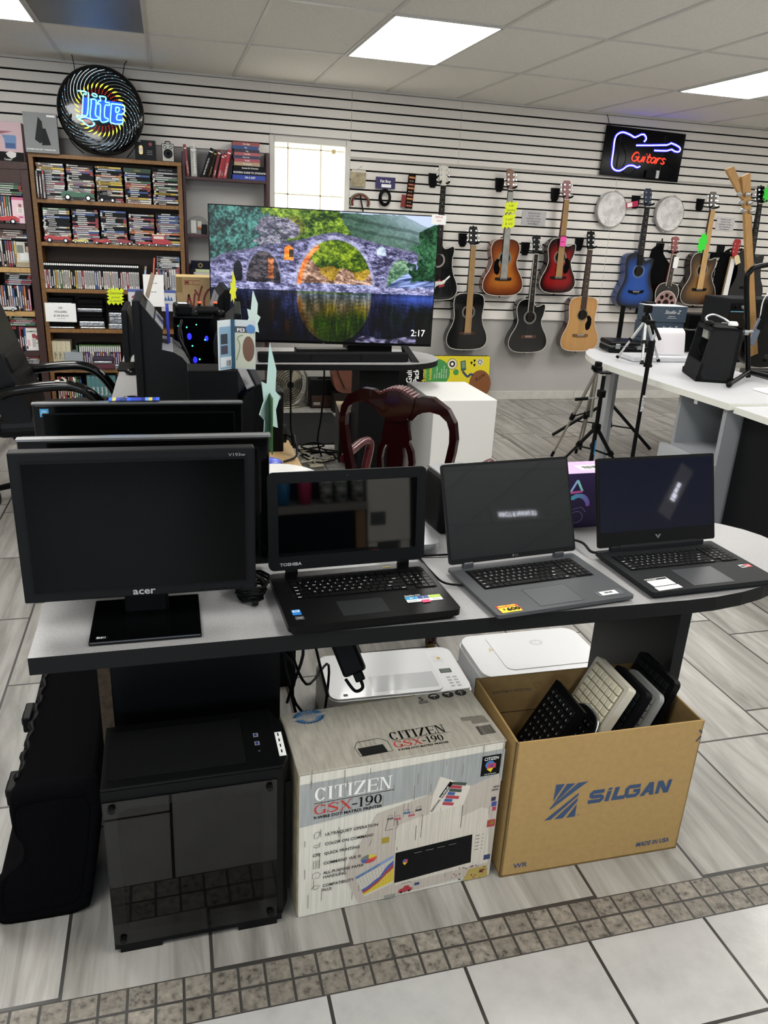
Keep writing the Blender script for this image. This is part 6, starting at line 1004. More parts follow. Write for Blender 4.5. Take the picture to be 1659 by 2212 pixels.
t = thing('hanging_packet', 'purple carded packet of coiled black cable hanging by the window', 'packet', (1.80, 6.855, 1.72)); b = MB(); b.box((0, 0, .155), (.17, .006, .09), M('#2c2458', .6)); b.text('Fat Boy', .030, PAPER, fr((0, -.0034, .158)), 'C', .02); b.rect(-.035, .05, .12, .145, PAPER, fr((0, -.0034, 0)), .0006); b.build('header_card', t); b = MB(); [b.tube([((.05-.005*i)*math.cos(a), -.004*i, .04+(.065-.006*i)*math.sin(a)) for a in [2*PI*j/20 for j in range(20)]], .006, BLK, 6, True) for i in range(4)]; b.build('coiled_cable', t)
t = thing('guitar_strap', 'woven red and black patterned guitar strap folded in a packet', 'strap', (2.015, 6.86, 1.69), 0, None, (0, math.radians(4), 0)); b = MB(); b.box((0, 0, .13), (.06, .02, .27), M('#2a1c18', .8))
for i in range(9): b.rect(-.028, .028, .01+.028*i, .024+.028*i, M(['#8c3424', '#1a1412', '#b06a30'][i % 3], .8), fr((0, -.0104, 0)), .0004); [b.rect(-.02+.02*j, -.008+.02*j, .014+.028*i, .02+.028*i, M('#c9b088', .8), fr((0, -.0104, 0)), .0008) for j in range(2)]
b.build('strap_band', t); MB().box((-.045, .005, .05), (.05, .008, .10), M('#7c2420', .6), .002).build('packaging', t)
b = MB(); [b.tube([((.085-.006*i)*math.cos(a), -.006*i, .01+(.07-.004*i)*math.sin(a)) for a in [PI*1.15-PI*1.3*j/16 for j in range(17)]], .006, [BLK, M('#a3a37c', .6), BLK, M('#701c20', .6)][i], 6) for i in range(4)]; b.tube([(0, 0, .08), (.01, -.01, .02), (.03, -.01, -.06)], .006, BLK, 6); tag(place(b.build('cable_bundle'), (1.585, 6.86, 1.70)), 'bundle of coiled cables hanging just above the television', 'cable')
t = thing('gig_bag', 'black fabric gig bag hanging beside the blue guitar', 'bag', (4.52, 6.865, 1.05)); b = MB(); b.prism([(-.05, .40), (.0, .44), (.10, .33), (.17, .26), (.15, .20), (.17, 0), (.14, -.2), (-.12, -.2), (-.10, .1)][::-1], .022, M('#0d0d0f', .9, bump=(80., .5)), fr((0, .03, 0))); b.build('pouch', t); MB().tube([(.0, 0, .43), (.02, -.01, .5), (.06, .0, .36)], .006, BLK, 6).build('strap', t)
tag(MB().box((5.15, 6.87, 1.27), (.07, .03, .34), M('#0e0e10', .85), .008).box((5.12, 6.87, 1.12), (.08, .03, .12), M('#0e0e10', .85), .008).build('guitar_strap'), 'black strap hanging right of the tobacco burst guitar', 'strap')
t = thing('gig_bag', 'black padded gig bag behind the guitar at the right edge', 'bag', (5.40, 6.87, 1.05)); MB().prism([(p.x, p.y) for p in cr_spline([(-.1, .42, 0), (.05, .45, 0), (.18, .36, 0), (.2, .1, 0), (.22, -.2, 0), (-.2, -.2, 0), (-.18, .1, 0), (-.17, .3, 0)], 4, True)], .022, M('#0c0c0e', .9, bump=(60., .5)), fr((0, .03, 0))).build('shell', t)
# ---------------------------------------------------------------- maroon shelf unit and its books
mar = M('#3a141a', .4); t = thing('shelf_unit', 'maroon open shelf unit between the oak bookcase and the window', 'shelf unit', (.47, 6.80, 0))
for s in (-1, 1): MB().bx(s*.335, s*.312, -.08, .09, 0, 2.03 if s > 0 else 2.0, mar, .002).build('upright', t)
for z in (1.825, 1.40, 1.04, .6, .2): MB().bx(-.312, .312, -.08, .09, z-.022, z, mar, .002).build('shelf', t)
def book(label, x, z, w, h, d_, cc, title='', rot=0., flat_=False, y=6.735, tc=PAPER, group='books on the maroon shelf'):
    b = MB(); c = M(cc, .5)
    if flat_: b.bx(-w/2, w/2, 0, d_, 0, h, c); X = fr((0, 0, h*.3)); sz = h*.55; b.text(title, sz, tc, X, 'C', .02, .9, z=.0005)
    else: b.bx(-w/2, w/2, 0, d_, 0, h, c); X = fr((w*.28, 0, .02)) @ Matrix.Rotation(PI/2, 4, 'Z'); b.text(title, w*.55, tc, X, 'L', .02, .9, z=.0005); b.rect(-w/2, w/2, h*.86, h*.9, tc, fr((0, 0, 0)), .0005)
    o = b.build('book'); place(o, (x, y, z), 0, (0, rot, 0)); return tag(o, label, 'book', group)
zb = 1.8255
book('red and white spined book leaning at the left end of the maroon shelf', .180, zb, .020, .225, .14, '#8c3438', 'World Atlas of Crime', -.09); book('thick grey and white book standing second on the maroon shelf', .225, zb, .044, .215, .15, '#a9a9a2', 'Guns and Private Power', -.01)
book('black and white book leaning right with bold lettering', .288, zb, .026, .225, .14, '#1c1c1e', 'BLACK WHITE TRUTH', .36); book('narrow black and gold book leaning right, beside the bold lettered one', .335, zb, .020, .205, .14, '#2c2418', 'The Gold Coast', .30, tc=M('#b8983c', .5)); book('dark red book leaning right, left of the three brighter red ones', .372, zb, .020, .21, .14, '#6c2024', 'Bestseller', .26)
book('bright red short book leaning right', .410, zb, .020, .18, .14, '#9c2430', 'Patterson', .24); book('bright red tall book leaning right against the flat pile', .455, zb, .026, .215, .14, '#a82834', 'STEPHEN BLACK', .22); book('crimson book leaning right between red books', .430, zb, .016, .19, .14, '#8c1c28', 'Danger', .23)
z = zb
for i, (w, h, cc, ti, nm) in enumerate(((.275, .034, '#1c3c9c', 'ON A DIET', 'blue'), (.262, .036, '#1a1e2a', 'MODERN GUIDE TO SYNONYMS', 'navy'), (.255, .030, '#18181a', 'Success for Dummies', 'black and yellow'), (.20, .026, '#b09a78', 'The Orchard', 'tan'), (.20, .024, '#a84c5c', 'Danielle', 'pink'), (.20, .022, '#2c3454', 'Birds in Sun', 'navy paperback'), (.20, .022, '#b05c60', 'Fern Wild', 'salmon'), (.195, .022, '#33283a', 'King', 'dark purple'), (.20, .024, '#2c4c84', 'Tide', 'mid blue'), (.205, .026, '#9c5050', 'Clive Eagle', 'rose'))):
    book('%s book lying flat, %s up in right pile of the maroon shelf' % (nm, NTH[i]), .655+(.0 if i < 3 else -.025)+RND.uniform(-.006, .006), z, w, h, .15, cc, ti, 0, True); z += h+.0005
book('dark navy book with gold emblem lying on the lower maroon shelf', .34, 1.135, .32, .058, .15, '#161c30', '', 0, True, group=None); o = MB().disc(.020, M('#8c7c4c', .4, m=.5), fr((.25, 6.7345, 1.164)), 8).disc(.010, M('#161c30', .5), fr((.25, 6.7343, 1.164)), 8); o = o.build('gold_emblem')
nb = [q for q in bpy.data.objects if q.get('label', '').startswith('dark navy book')][0]; o.parent = nb; o.location = (-.34, -6.735, -1.135)
book('pale green and orange magazine lying under the navy book', .36, 1.112, .30, .022, .16, '#b8c49a', 'orange squash', 0, True, tc=M('#c0602c', .5), group=None); book('white book at the bottom of the lower maroon shelf pile', .35, 1.041, .31, .035, .16, '#c9c7c0', 'HOME', 0, True, tc=GREYP, group=None); book('second white book in the lower maroon shelf pile', .35, 1.0765, .31, .034, .16, '#b5b3ac', 'CARE', 0, True, tc=GREYP, group=None)
t = thing('toy_case', 'rounded black case with white and orange contents on the maroon shelf', 'case', (.245, 6.745, 1.4005)); MB().prism([(p.x, p.y) for p in cr_spline([(-.088, 0, 0), (-.09, .07, 0), (-.06, .115, 0), (0, .138, 0), (.06, .115, 0), (.09, .07, 0), (.088, 0, 0)], 4)], .09, M('#1a1a1c', .4), fr((0, .09, 0)), mtop=M('#6d6c6a', .4)).build('shell', t); MB().box((-.04, -.004, .055), (.045, .012, .10), M('#c4c2bc', .35), .01).box((.008, -.004, .075), (.035, .012, .05), M('#b0aaa0', .4), .008).box((.006, -.006, .05), (.03, .012, .02), M('#a05a34', .5), .004).box((.045, -.004, .04), (.05, .012, .075), M('#1c1c1e', .5), .01).build('contents', t)
# ================================================================ the big television
t = thing('television', 'large flat television showing a stone arch bridge over a still river', 'television', (.925, 4.885, .7402), -.105)
tw, thh = 1.385, .79; pnl = MB(); pnl.box((0, 0, .085+thh/2), (tw, .030, thh), M('#0a0a0b', .3), .003); pnl.box((0, .03, .085+thh*.42), (tw*.75, .045, thh*.6), BLKM, .02); p_o = pnl.build('panel', t)
def vnoise(u, v, fx, fy, seed, octs=4, rough=.55):
    tot = np.zeros_like(u); amp = 1.; nrm = 0.
    for o in range(octs):
        g = np.random.RandomState(seed+o*17).rand(int(fy*2**o)+3, int(fx*2**o)+3); x = np.clip(u, 0, 1)*fx*2**o; y = np.clip(v, 0, 1)*fy*2**o
        i, j = x.astype(int), y.astype(int); a, b2 = x-i, y-j; a = a*a*(3-2*a); b2 = b2*b2*(3-2*b2)
        tot += amp*((g[j, i]*(1-a)+g[j, i+1]*a)*(1-b2)+(g[j+1, i]*(1-a)+g[j+1, i+1]*a)*b2); nrm += amp; amp *= rough
    return tot/nrm
def picture(nx, ny):
    u, v = np.meshgrid(np.linspace(0, 1, nx), np.linspace(0, 1, ny)); hx = lambda h: np.array([int(h[i:i+2], 16)/255 for i in (1, 3, 5)])
    def mixc(n, lo, hi): n = np.clip((n-.34)/.34, 0, 1)[..., None]; return hx(lo)*(1-n)+hx(hi)*n
    def scene(u, v):
        n1 = vnoise(u, v, 46, 34, 1, 4, .95)*.7+vnoise(u, v, 14, 10, 3, 2)*.3; n2 = vnoise(u, v, 70, 44, 5, 3, .95)*.65+vnoise(u, v, 10, 8, 7, 2)*.35; n3 = vnoise(u, v, 12, 8, 9, 4, .6); nr = vnoise(u, v, 34, 44, 13, 4, .95); wob = (vnoise(u, v, 16, 12, 21, 3)-.5)
        im = mixc(n2, '#101c1a', '#5a9088')                                            # far-left teal firs
        cen = (u > .24+.10*wob) & (u < .62+.03*wob); im = np.where(cen[..., None], mixc(n1, '#1a3410', '#a9c04c'), im)
        gold = np.clip(1-np.hypot((u-.36)/.06, (v-.13)/.10), 0, 1)[..., None]; im = im*(1-.7*gold)+mixc(n2, '#6c4a22', '#d8a052')*.7*gold
        rk = (np.hypot((u-.27)/.075, (v-.16)/.085) < 1.05+1.8*wob) & (n1 > .40) | (np.hypot((u-.35)/.03, (v-.16)/.06) < 1+wob); im = np.where(rk[..., None], mixc(nr, '#3c3a48', '#a9a6b4'), im)
        ridge = .555+.05*np.clip(v/.16, 0, 1)+.02*wob; hill = (u > ridge) & (v < .36); haze = np.clip((u-.62)/.36, 0, 1)[..., None]*np.clip(1-v/.30, 0, 1)[..., None]
        im = np.where(hill[..., None], mixc(n1*.6+.2, '#2c4438', '#6c8878')*(1-haze)+hx('#a9b6cc')*haze, im)
        sky = hill & (v < .006+.10*np.clip((u-.84)/.16, 0, 1)+.03*wob); hr = (np.abs(v-.05-.28*(u-.62)-.02*wob) < .012)|(np.abs(v-.13-.30*(u-.66)-.03*wob) < .010); im = np.where((hill & hr)[..., None], im*.8, im); im = np.where(sky[..., None], hx('#b4bfd8'), im)
        # bridge
        deck = np.interp(u, [0, .058, .234, .377, .494, .545, .623, .753, .896, 1], [.40, .344, .273, .225, .165, .152, .178, .228, .272, .31])
        br = (v > deck) & (v < .60) & (u < .915); st = mixc(nr, '#302f44', '#a3a2c8'); im = np.where(br[..., None], st, im)
        par = (v > deck) & (v < deck+.020) & (u < .92); im = np.where(par[..., None], mixc(nr, '#45445a', '#7c7a96'), im)
        low = br & (u < .37) & (v > .47+.1*wob); im = np.where(low[..., None], mixc(nr, '#4c4c68', '#b8b8da'), im)
        def arch(uc, vc, ru, rv): return ((u-uc)/ru)**2+((v-vc)/rv)**2
        a0 = arch(.544, .575, .169, .367); main = (a0 < 1) & (v < .60); ring = (a0 >= 1) & (a0 < 1.16) & (v < .56); im = np.where(ring[..., None], mixc(nr, '#6c6c8a', '#b4b4cc'), im)
        ins = mixc(n1, '#20380f', '#a3b53c'); ins = np.where((v > .42+.25*np.abs(u-.56)+.1*wob)[..., None], mixc(n1, '#6c5a20', '#c8a84c'), ins)
        rc = v > .47+.06*np.sin(u*40)+.16*wob-.25*np.clip(.50-u, 0, .2); ins = np.where(rc[..., None], mixc(nr, '#5c4438', '#d8b8a4'), ins); ins = np.where(((v > .54) & rc)[..., None], mixc(nr, '#485070', '#b0b8dc'), ins)
        im = np.where(main[..., None], ins, im)
        org = (a0 < 1) & (arch(.562, .575, .169, .36) > .96) & (u < .47) & (v < .62); im = np.where(org[..., None], mixc(nr, '#b0582c', '#f4b070'), im)
        for (uc, vc, ru, rv, lo, hi) in ((.228, .54, .074, .225, '#14121a', '#6c6468'), (.118, .48, .020, .09, '#101018', '#2c2c34'), (.842, .52, .060, .185, '#3c5a44', '#98b49c')):
            a1 = arch(uc, vc, ru, rv); ar = (a1 < 1) & (v < .585) & br; rg = (a1 >= 1) & (a1 < 1.22) & (v < .55) & br & (uc > .2); im = np.where(rg[..., None], mixc(nr, '#5c5c78', '#9a9ab4'), im); im = np.where(ar[..., None], mixc(nr, lo, hi), im)
        im = np.where(((np.abs(u-.262) < .012) & (v > .36) & (v < .52))[..., None], mixc(nr, '#5c3018', '#d08a5c'), im)
        for (uc, v0, v1, wd, lo, hi) in ((.339, .265, .375, .021, '#c86a20', '#f0a848'), (.749, .240, .312, .020, '#8c9cac', '#c4d0dc')):
            w = (np.abs(u-uc) < wd) & (v > v0+((u-uc)/wd)**2*.03) & (v < v1); im = np.where(w[..., None], mixc(nr, lo, hi), im)
            if uc < .5: im = np.where((w & (u > uc+.002) & (v > v0+.03) & (v < v1-.02))[..., None], mixc(nr, '#241a14', '#5c4a3c'), im)
        # right bank rocks and trees
        bank = (v > .44-.10*np.clip((u-.80)/.1, 0, 1)+.05*wob) & (u > .79) & (v < .62) & (v > .60-1.2*np.clip(u-.735, 0, 1)); im = np.where(bank[..., None], mixc(vnoise(u, np.clip(v+.3*u, 0, 1), 10, 60, 33, 3, .8), '#3a4668', '#a3b4e4'), im)
        rkc = (v > .555+.05*wob) & (v < .615) & (u > .08); im = np.where(rkc[..., None], mixc(nr, '#4a4a66', '#bcbce0'), im)
        tr = (u > .90+.10*(n3-.5)-.12*np.clip((v-.10)/.12, 0, 1)*np.clip((.30-v)/.1, 0, 1)*0+.05*wob-.03*np.clip(v-.15, 0, .2)) & (v > .06+.9*np.clip(.985-u, 0, .09)) & (v < .50+.05*wob); im = np.where(tr[..., None], mixc(n2, '#0e2a1c', '#4c7a58'), im)
        return im
    im = scene(u, v); wl = .605; w = v > wl
    vr = np.clip(wl-(v-wl)*.98*(1+.0)+.0, 0, 1); ur = np.clip(u+.010*(vnoise(u, v, 30, 60, 51, 3)-.5), 0, 1); rf = scene(ur, vr); rf = rf*.25+scene(ur, np.clip(vr+.03, 0, 1))*.25+scene(ur, np.clip(vr-.03, 0, 1))*.2
    dk_ = np.clip((v-wl)/.4, 0, 1)[..., None]; rp = (.75+1.1*(vnoise(u, v, 70, 7, 61, 3, .8)-.5))[..., None]; rf = rf*rp*(1.05-.55*dk_); inn = (((u-.544)/.169)**2+((vr-.575)/.367)**2 < 1)[..., None]; rf = np.where(inn, rf*1.15+np.array([.02, .05, 0.]), rf*np.array([.62, .66, .86]))
    blue = (np.clip((u-.70)/.2, 0, 1)*np.clip(1-np.abs(v-.64)/.07, 0, 1))[..., None]; rf = rf*(1-.6*blue)+np.array([.32, .45, .85])*.6*blue
    im = np.where(w[..., None], rf, im); rk = (np.hypot((u-.70)/.055, (v-1.0)/.055) < 1) | ((u > .72) & (v > .97-.03*np.clip(u-.8, 0, .1)/.1) & (u < .93)); im = np.where(rk[..., None], mixc(vnoise(u, v, 40, 40, 71, 3), '#2c2a38', '#8c8aa8'), im)
    im = np.clip((im-.5)*1.22+.50, 0, 1); return np.where(im <= .04045, im/12.92, ((im+.055)/1.055)**2.4)
nx, ny = 420, 240; img = picture(nx, ny); sc = MB(); w_, h_ = tw-.012, thh-.022; vs = [((i/(nx-1)-.5)*w_, -.0156, .085+thh-.006-j/(ny-1)*h_) for j in range(ny) for i in range(nx)]
tvm = Mattr('screen_picture', None, .25, 0., 1.25, .2); sc.add(vs, [(j*nx+i, (j+1)*nx+i, (j+1)*nx+i+1, j*nx+i+1) for j in range(ny-1) for i in range(nx-1)], tvm); flat_ = img.reshape(-1, 3); sc.paint = {i: tuple(flat_[i]) for i in range(len(flat_))}
so = sc.build('screen', p_o); ck = MB(); ck.text('2:17', .058, M((.9, .92, .95), .5, em=1.0), fr((.555, -.0162, .150)), 'L', .0, .92, z=.0004); ck.build('clock', so); ck = MB(); ck.text('TCL', .008, GREYP, fr((0, -.0158, .0875)), 'C', .02, z=.0004); ck.build('maker_mark', p_o)
for s in (-1, 1):
    f = MB(); f.hull([(s*.52-.02, -.02, .09), (s*.52+.02, -.02, .09), (s*.52+.02, .02, .09), (s*.52-.02, .02, .09)], [(s*.58-.022, -.125, .002), (s*.58+.022, -.125, .002), (s*.58+.012, -.095, .002), (s*.58-.03, -.095, .002)], BLK); f.hull([(s*.52-.02, -.02, .09), (s*.52+.02, -.02, .09), (s*.52+.02, .02, .09), (s*.52-.02, .02, .09)], [(s*.56-.022, .11, .002), (s*.56+.022, .11, .002), (s*.56+.012, .085, .002), (s*.56-.03, .085, .002)], BLK); f.build('leg', t)
tag(place(MB().bx(-.045, .045, 0, .0012, 0, .055, PAPER).text('$395.00', .014, M('#b8485c', .6), fr((0, -.0003, .038)), 'C', .01).text('SALE', .012, M('#b8485c', .6), fr((0, -.0003, .018)), 'C', .01).build('price_tag'), (1.600, 4.778, 1.566), 0, (0, .03, -.105)), 'small white price tag on the top right corner of the television', 'price tag')
t = thing('soundbar', 'long black three-section soundbar in front of the television', 'soundbar', (.968, 4.698, .7402), .03)
b = MB(); b.box((0, .025, .030), (.95, .05, .058), M('#17181a', .5), .010); b.build('body', t)
for k in range(3): MB().box((-.315+.315*k, -.002, .030), (.307, .012, .052), M('#202124', .85, bump=(600., .4)), .006).build('grille', t)
tag(MB().bx(.60, .74, 4.84, 4.93, .7403, .762, PAPER).build('paper_box'), 'white flat packet under the television behind the soundbar', 'packet'); tag(MB().box((1.25, 5.04, .775), (.30, .16, .07), M('#0c0c0d', .4), .01).build('media_box'), 'black glossy box behind the right television foot', 'box'); tag(MB().box((.93, 4.98, .762), (.34, .10, .043), M('#101011', .4), .008).build('disc_player'), 'flat black player behind the soundbar under the television', 'player')
# ================================================================ things on the middle desk
t = thing('cardboard_box', 'brown acoustic carton with dark red NYC lettering behind the television', 'cardboard box', (.245, 5.157, .7402), .0); b = MB(); kf = M('#a08762', .85, noise=(30., .1)); b.box((0, 0, .225), (.41, .20, .45), kf, .002); b.bx(-.205, .205, -.1005, .1005, .4505, .453, M('#c8ae78', .6)); X = fr((-.205, -.1006, 0)); bn = M('#6c1f1c', .7)
b.rect(0, .035, .36, .45, M('#7c6434', .5), X, .0004); b.rect(.36, .41, .36, .45, M('#7c6434', .5), X, .0004)
T_ = lambda q: [((x-.11)*.66+.055, y+.058, 0) for x, y in q]
for z_, q in ((.0006, [(.11, .195), (.112, .197), (.134, .282), (.137, .282), (.168, .203), (.171, .203), (.19, .29), (.192, .292)]), (.0007, [(.19, .32), (.225, .285)]), (.0008, [(.26, .345), (.225, .27), (.215, .195)]), (.0009, [(.345, .30), (.32, .325), (.275, .27), (.285, .205), (.36, .21)])): ribbon(b, cr_spline(T_(q), 5), .011, bn, X, z_)
b.rect(.06, .40, .232, .239, bn, X, .0006); b.text('acoustics', .050, M('#2c241c', .7), X @ Matrix.Translation((.035, .185, 0)), 'L', .0, 1.05, z=.0006); ribbon(b, [(.045, .408), (.14, .408), (.14, .432), (.045, .432)], .003, bn, X, .0006, True); b.rect(.05, .075, .412, .428, bn, X, .0006); b.disc(.007, bn, X @ Matrix.Translation((.10, .42, 0)), 12, .005, .0006); b.build('carton', t)
CASEB = M('#17181a', .5); VGREY = M('#6a6a6a', .6)
def side_monitor(label, loc, rz, w, h, z0, face, bulge=.10, vents=False, sticker_=None, smooth=False):
    """monitor seen edge-on; local -Y is its screen side"""
    t = thing('computer_monitor', label, 'monitor', loc, rz); p = MB(); c = z0+h/2; p.box((0, 0, c), (w, .03, h), M('#101113', .4), .005); p.bx(-w/2+.02, w/2-.02, -.0165, -.0150, z0+.02, z0+h-.02, SCREEN); p.build('panel', t)
    k = MB(); y0_, y1_ = .014, .014+bulge
    if smooth == 2: pr = [(y0_, z0+.015), (.205, z0+.02), (.205, z0+.110), (.190, z0+.155), (.165, z0+.190), (.13, z0+.212), (.085, z0+.222), (.095, z0+.295), (.03, z0+h-.03), (y0_, z0+h-.01)]
    elif smooth: n = 7; pr = [(y0_, z0+.02)]+[(y0_+bulge*math.sin(PI*i/n)**.7, z0+.03+(h-.06)*i/n) for i in range(1, n)]+[(y0_, z0+h-.02)]
    else: pr = [(y0_, z0+.02), (y1_, z0+.05), (y1_, z0+h*.42), (y1_-bulge*.35, z0+h*.62), (y0_+bulge*.3, z0+h-.035), (y0_, z0+h-.01)]
    k.prism([(a, b2) for a, b2 in pr], w*.93, CASEB, Matrix(((0, 0, 1, -w*.465), (1, 0, 0, 0), (0, 1, 0, 0), (0, 0, 0, 1)))); k.build('rear_shell', t)
    if smooth == 2:
        v = MB()
        def strip(A, B, xa, xb, m, e=.002):
            A, B = Vector((0, *A)), Vector((0, *B)); q = Vector((0, B.z-A.z, A.y-B.y)).normalized()*e; v.hull([Vector((xa, 0, 0))+A-q, Vector((xb, 0, 0))+A-q, Vector((xb, 0, 0))+A+q, Vector((xa, 0, 0))+A+q], [Vector((xa, 0, 0))+B-q, Vector((xb, 0, 0))+B-q, Vector((xb, 0, 0))+B+q, Vector((xa, 0, 0))+B+q], m)
        hz = lambda y: (y, z0+.295+(.095-y)/.065*(h-.325)); strip(hz(.060), hz(.034), -w*.44, w*.455, M('#6e6e70', .5)); strip(hz(.094), hz(.066), -w*.38, w*.40, M('#868688', .5)); strip((.13, z0+.212), (.088, z0+.221), -w*.45, w*.455, M('#8c8e96', .45))
        for i in range(9): 
            xx = w*.43-w*.095*i; [strip(a_, b_, xx-w*.035, xx, VGREY) for a_, b_ in (((.165, z0+.190), (.13, z0+.212)), ((.190, z0+.155), (.165, z0+.190)), ((.205, z0+.110), (.190, z0+.155)))]
        v.build('vent_panel', t)
    elif vents:
        v = MB(); A, B = Vector((0, y1_, z0+h*.42)), Vector((0, y1_-bulge*.35, z0+h*.62)); n_ = Vector((0, B.z-A.z, -(B.y-A.y))).normalized()*.003
        for i in range(18): x = -w*.42+w*.84*i/17; v.hull([(x-.008, *(A+n_)[1:]), (x+.008, *(A+n_)[1:]), (x+.008, *(A-n_)[1:]), (x-.008, *(A-n_)[1:])], [(x-.008, *(B+n_)[1:]), (x+.008, *(B+n_)[1:]), (x+.008, *(B-n_)[1:]), (x-.008, *(B-n_)[1:])], VGREY)
        A, B = Vector((0, y1_-bulge*.38, z0+h*.64)), Vector((0, y0_+bulge*.3, z0+h-.035)); n_ = Vector((0, B.z-A.z, -(B.y-A.y))).normalized()*.003
        for a_, c_ in ((-w*.44, -w*.10), (-w*.05, w*.40)): v.hull([(a_, *(A+n_)[1:]), (c_, *(A+n_)[1:]), (c_, *(A-n_)[1:]), (a_, *(A-n_)[1:])], [(a_, *(B+n_)[1:]), (c_, *(B+n_)[1:]), (c_, *(B-n_)[1:]), (a_, *(B-n_)[1:])], M('#77777a', .55))
        v.build('vent_panel', t)
    s = MB(); s.box((0, .03, .006), (.24, .18, .012), BLK, .004); s.box((0, .045, z0*.5+.03), (.08, .035, z0+.08), BLK, .006); s.build('stand', t); return t
A = -PI/2     # screen towards -X
side_monitor('tall black monitor seen edge-on with grey vented back, left of the light-specked tower', (-.128, 3.40, .7405), A, .42, .41, .085, 0, .135, True, None, 2)
side_monitor('black monitor seen edge-on, far left edge of the white desk', (-.232, 4.50, .7405), A, .42, .27, .065, 0, .03)
e_ = side_monitor('black monitor with stepped back near the pale starburst card, right desk edge', (.292, 2.96, .7405), PI/2, .50, .21, .058, 0, .075, False); MB().box((0, .031, .252), (.44, .030, .004), M('#6e6e70', .5), 0, (-.42, 0, 0)).build('vent_panel', e_)
m_ = side_monitor('black monitor with smooth sloping back behind the standing game case', (.285, 3.56, .7405), PI/2-.075, .50, .29, .15, 0, .09, False, None, True)
side_monitor('grey-backed monitor farthest along the right desk edge', (.275, 4.28, .7405), PI/2, .46, .31, .16, 0, .08, True)
for nm, loc, w_, h_, cc in (('pale mint starburst card on the nearest right-facing monitor', (.318, 2.66, .945), .17, .30, '#a9c8c4'), ('pale mint starburst card on the sloping-backed monitor', (.330, 3.33, 1.150), .14, .17, '#b9cfcc'), ('small yellow starburst card on the farthest right-facing monitor', (.302, 4.02, 1.21), .08, .13, '#d8dc2c')): tag(place(MB().prism(star(8, .30, .5, w_, h_)[:3]+[(0, h_*.72)]+star(8, .30, .5, w_, h_)[5:], .002, M(cc, .7), fr((0, 0, 0))).build('price_sign'), loc, 0, (0, 0, 1.02)), nm, 'price sign')
tag(MB().box((.318, 2.66, .89), (.004, .16, .20), M('#2f5a2c', .4), .001).build('game_case'), 'green game case propped against the nearest right-facing monitor', 'game case')
t = thing('speaker', 'slim black desk speaker standing at the right edge of the middle desk', 'speaker', (.352, 2.80, .7402)); MB().box((0, 0, .118), (.055, .11, .235), M('#0f1011', .45), .006).build('cabinet', t); MB().cyl((.008, -.056, .215), (.008, -.0545, .215), .010, M('#7c7e80', .3), n=14).build('knob', t); MB().cyl((.027, .02, .06), (.045, .02, .06), .035, BLK, n=16).build('rear_cone', t)
tag(MB().bx(.30, .419, 2.42, 2.90, .7405, .752, M('#a98a5c', .5, noise=(8., .15), stretch=(14, 2, 2))).build('wood_board'), 'light wooden board lying on the right edge of the middle desk', 'board')
t = thing('plug_lead', 'black lead with thick plug lying on the wooden board', 'cable', (0, 0, 0)); MB().tube(cr_spline([(.36, 2.80, .80), (.395, 2.76, .81), (.415, 2.70, .80), (.41, 2.64, .765), (.36, 2.60, .758)], 5), .004, BLK, 6).build('lead', t); MB().cyl((.413, 2.725, .815), (.414, 2.69, .785), .011, BLK, n=10).build('plug', t)
tag(place(MB().sphere((0, 0, .018), .05, M('#1c2a8c', .3, noise=(40., .8, '#5a6ac8'), bump=(30., 1.)), 12, (1, .8, .36)).build('foil_bag'), (.300, 2.55, .752)), 'crinkled blue bag beside the wooden board', 'bag')
b = MB(); b.lathe([(.105, 0), (.12, .004), (.135, .042), (.138, .043), (.124, .006), (.0, .006)], M('#cfcfcd', .4), 32); o = b.build('dish'); place(tag(o, 'round white dish on the middle desk behind the thick black laptop', 'dish'), (.305, 2.36, .7404)); tag(place(MB().box((0, 0, .01), (.05, .03, .02), PAPER, .003).bx(.0, .025, -.016, .016, .0, .0206, M('#c04858', .5)).build('packet'), (.345, 2.36, .748), .3), 'small red and white packet in the round white dish', 'packet')
tag(place(MB().tube([(.035*math.cos(a), 0, .035*math.sin(a)) for a in [2*PI*i/20 for i in range(20)]], .009, M('#c4cad4', .2), 8, True).box((0, .01, -.02), (.05, .02, .05), M('#c4cad4', .2), .006).build('headset'), (.405, 2.28, .790), 0, (.5, 0, -.3)), 'translucent white headband loop beside the round dish', 'headset')
# towers between the monitors
t = thing('computer_tower', 'black computer tower with blue and green light specks reflected', 'computer tower', (.100, 3.83, .7402), -.02); MB().box((0, 0, .195), (.175, .40, .385), M('#0a0b0d', .4), .006).build('case', t); f = MB(); f.bx(-.082, .082, -.2035, -.2005, .012, .380, M('#05060a', .04)); f.bx(-.01, .078, -.2045, -.2035, .10, .103, M('#8a8c98', .3)); f.bx(.0, .055, -.2045, -.2035, .045, .068, M('#5c6068', .4)); f.build('front_panel', t)
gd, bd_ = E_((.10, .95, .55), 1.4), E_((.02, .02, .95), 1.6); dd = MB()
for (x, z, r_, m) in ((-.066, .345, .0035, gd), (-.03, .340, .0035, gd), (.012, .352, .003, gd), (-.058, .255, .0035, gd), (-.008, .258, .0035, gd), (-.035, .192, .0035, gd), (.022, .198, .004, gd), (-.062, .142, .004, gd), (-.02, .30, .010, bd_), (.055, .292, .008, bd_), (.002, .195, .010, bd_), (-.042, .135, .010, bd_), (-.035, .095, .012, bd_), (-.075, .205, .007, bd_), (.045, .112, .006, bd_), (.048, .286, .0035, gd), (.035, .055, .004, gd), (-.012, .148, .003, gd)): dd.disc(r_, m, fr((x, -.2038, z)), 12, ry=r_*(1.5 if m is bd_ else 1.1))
dd.build('reflected_specks', t)  # reflected laser dots, painted on the front as emitting discs
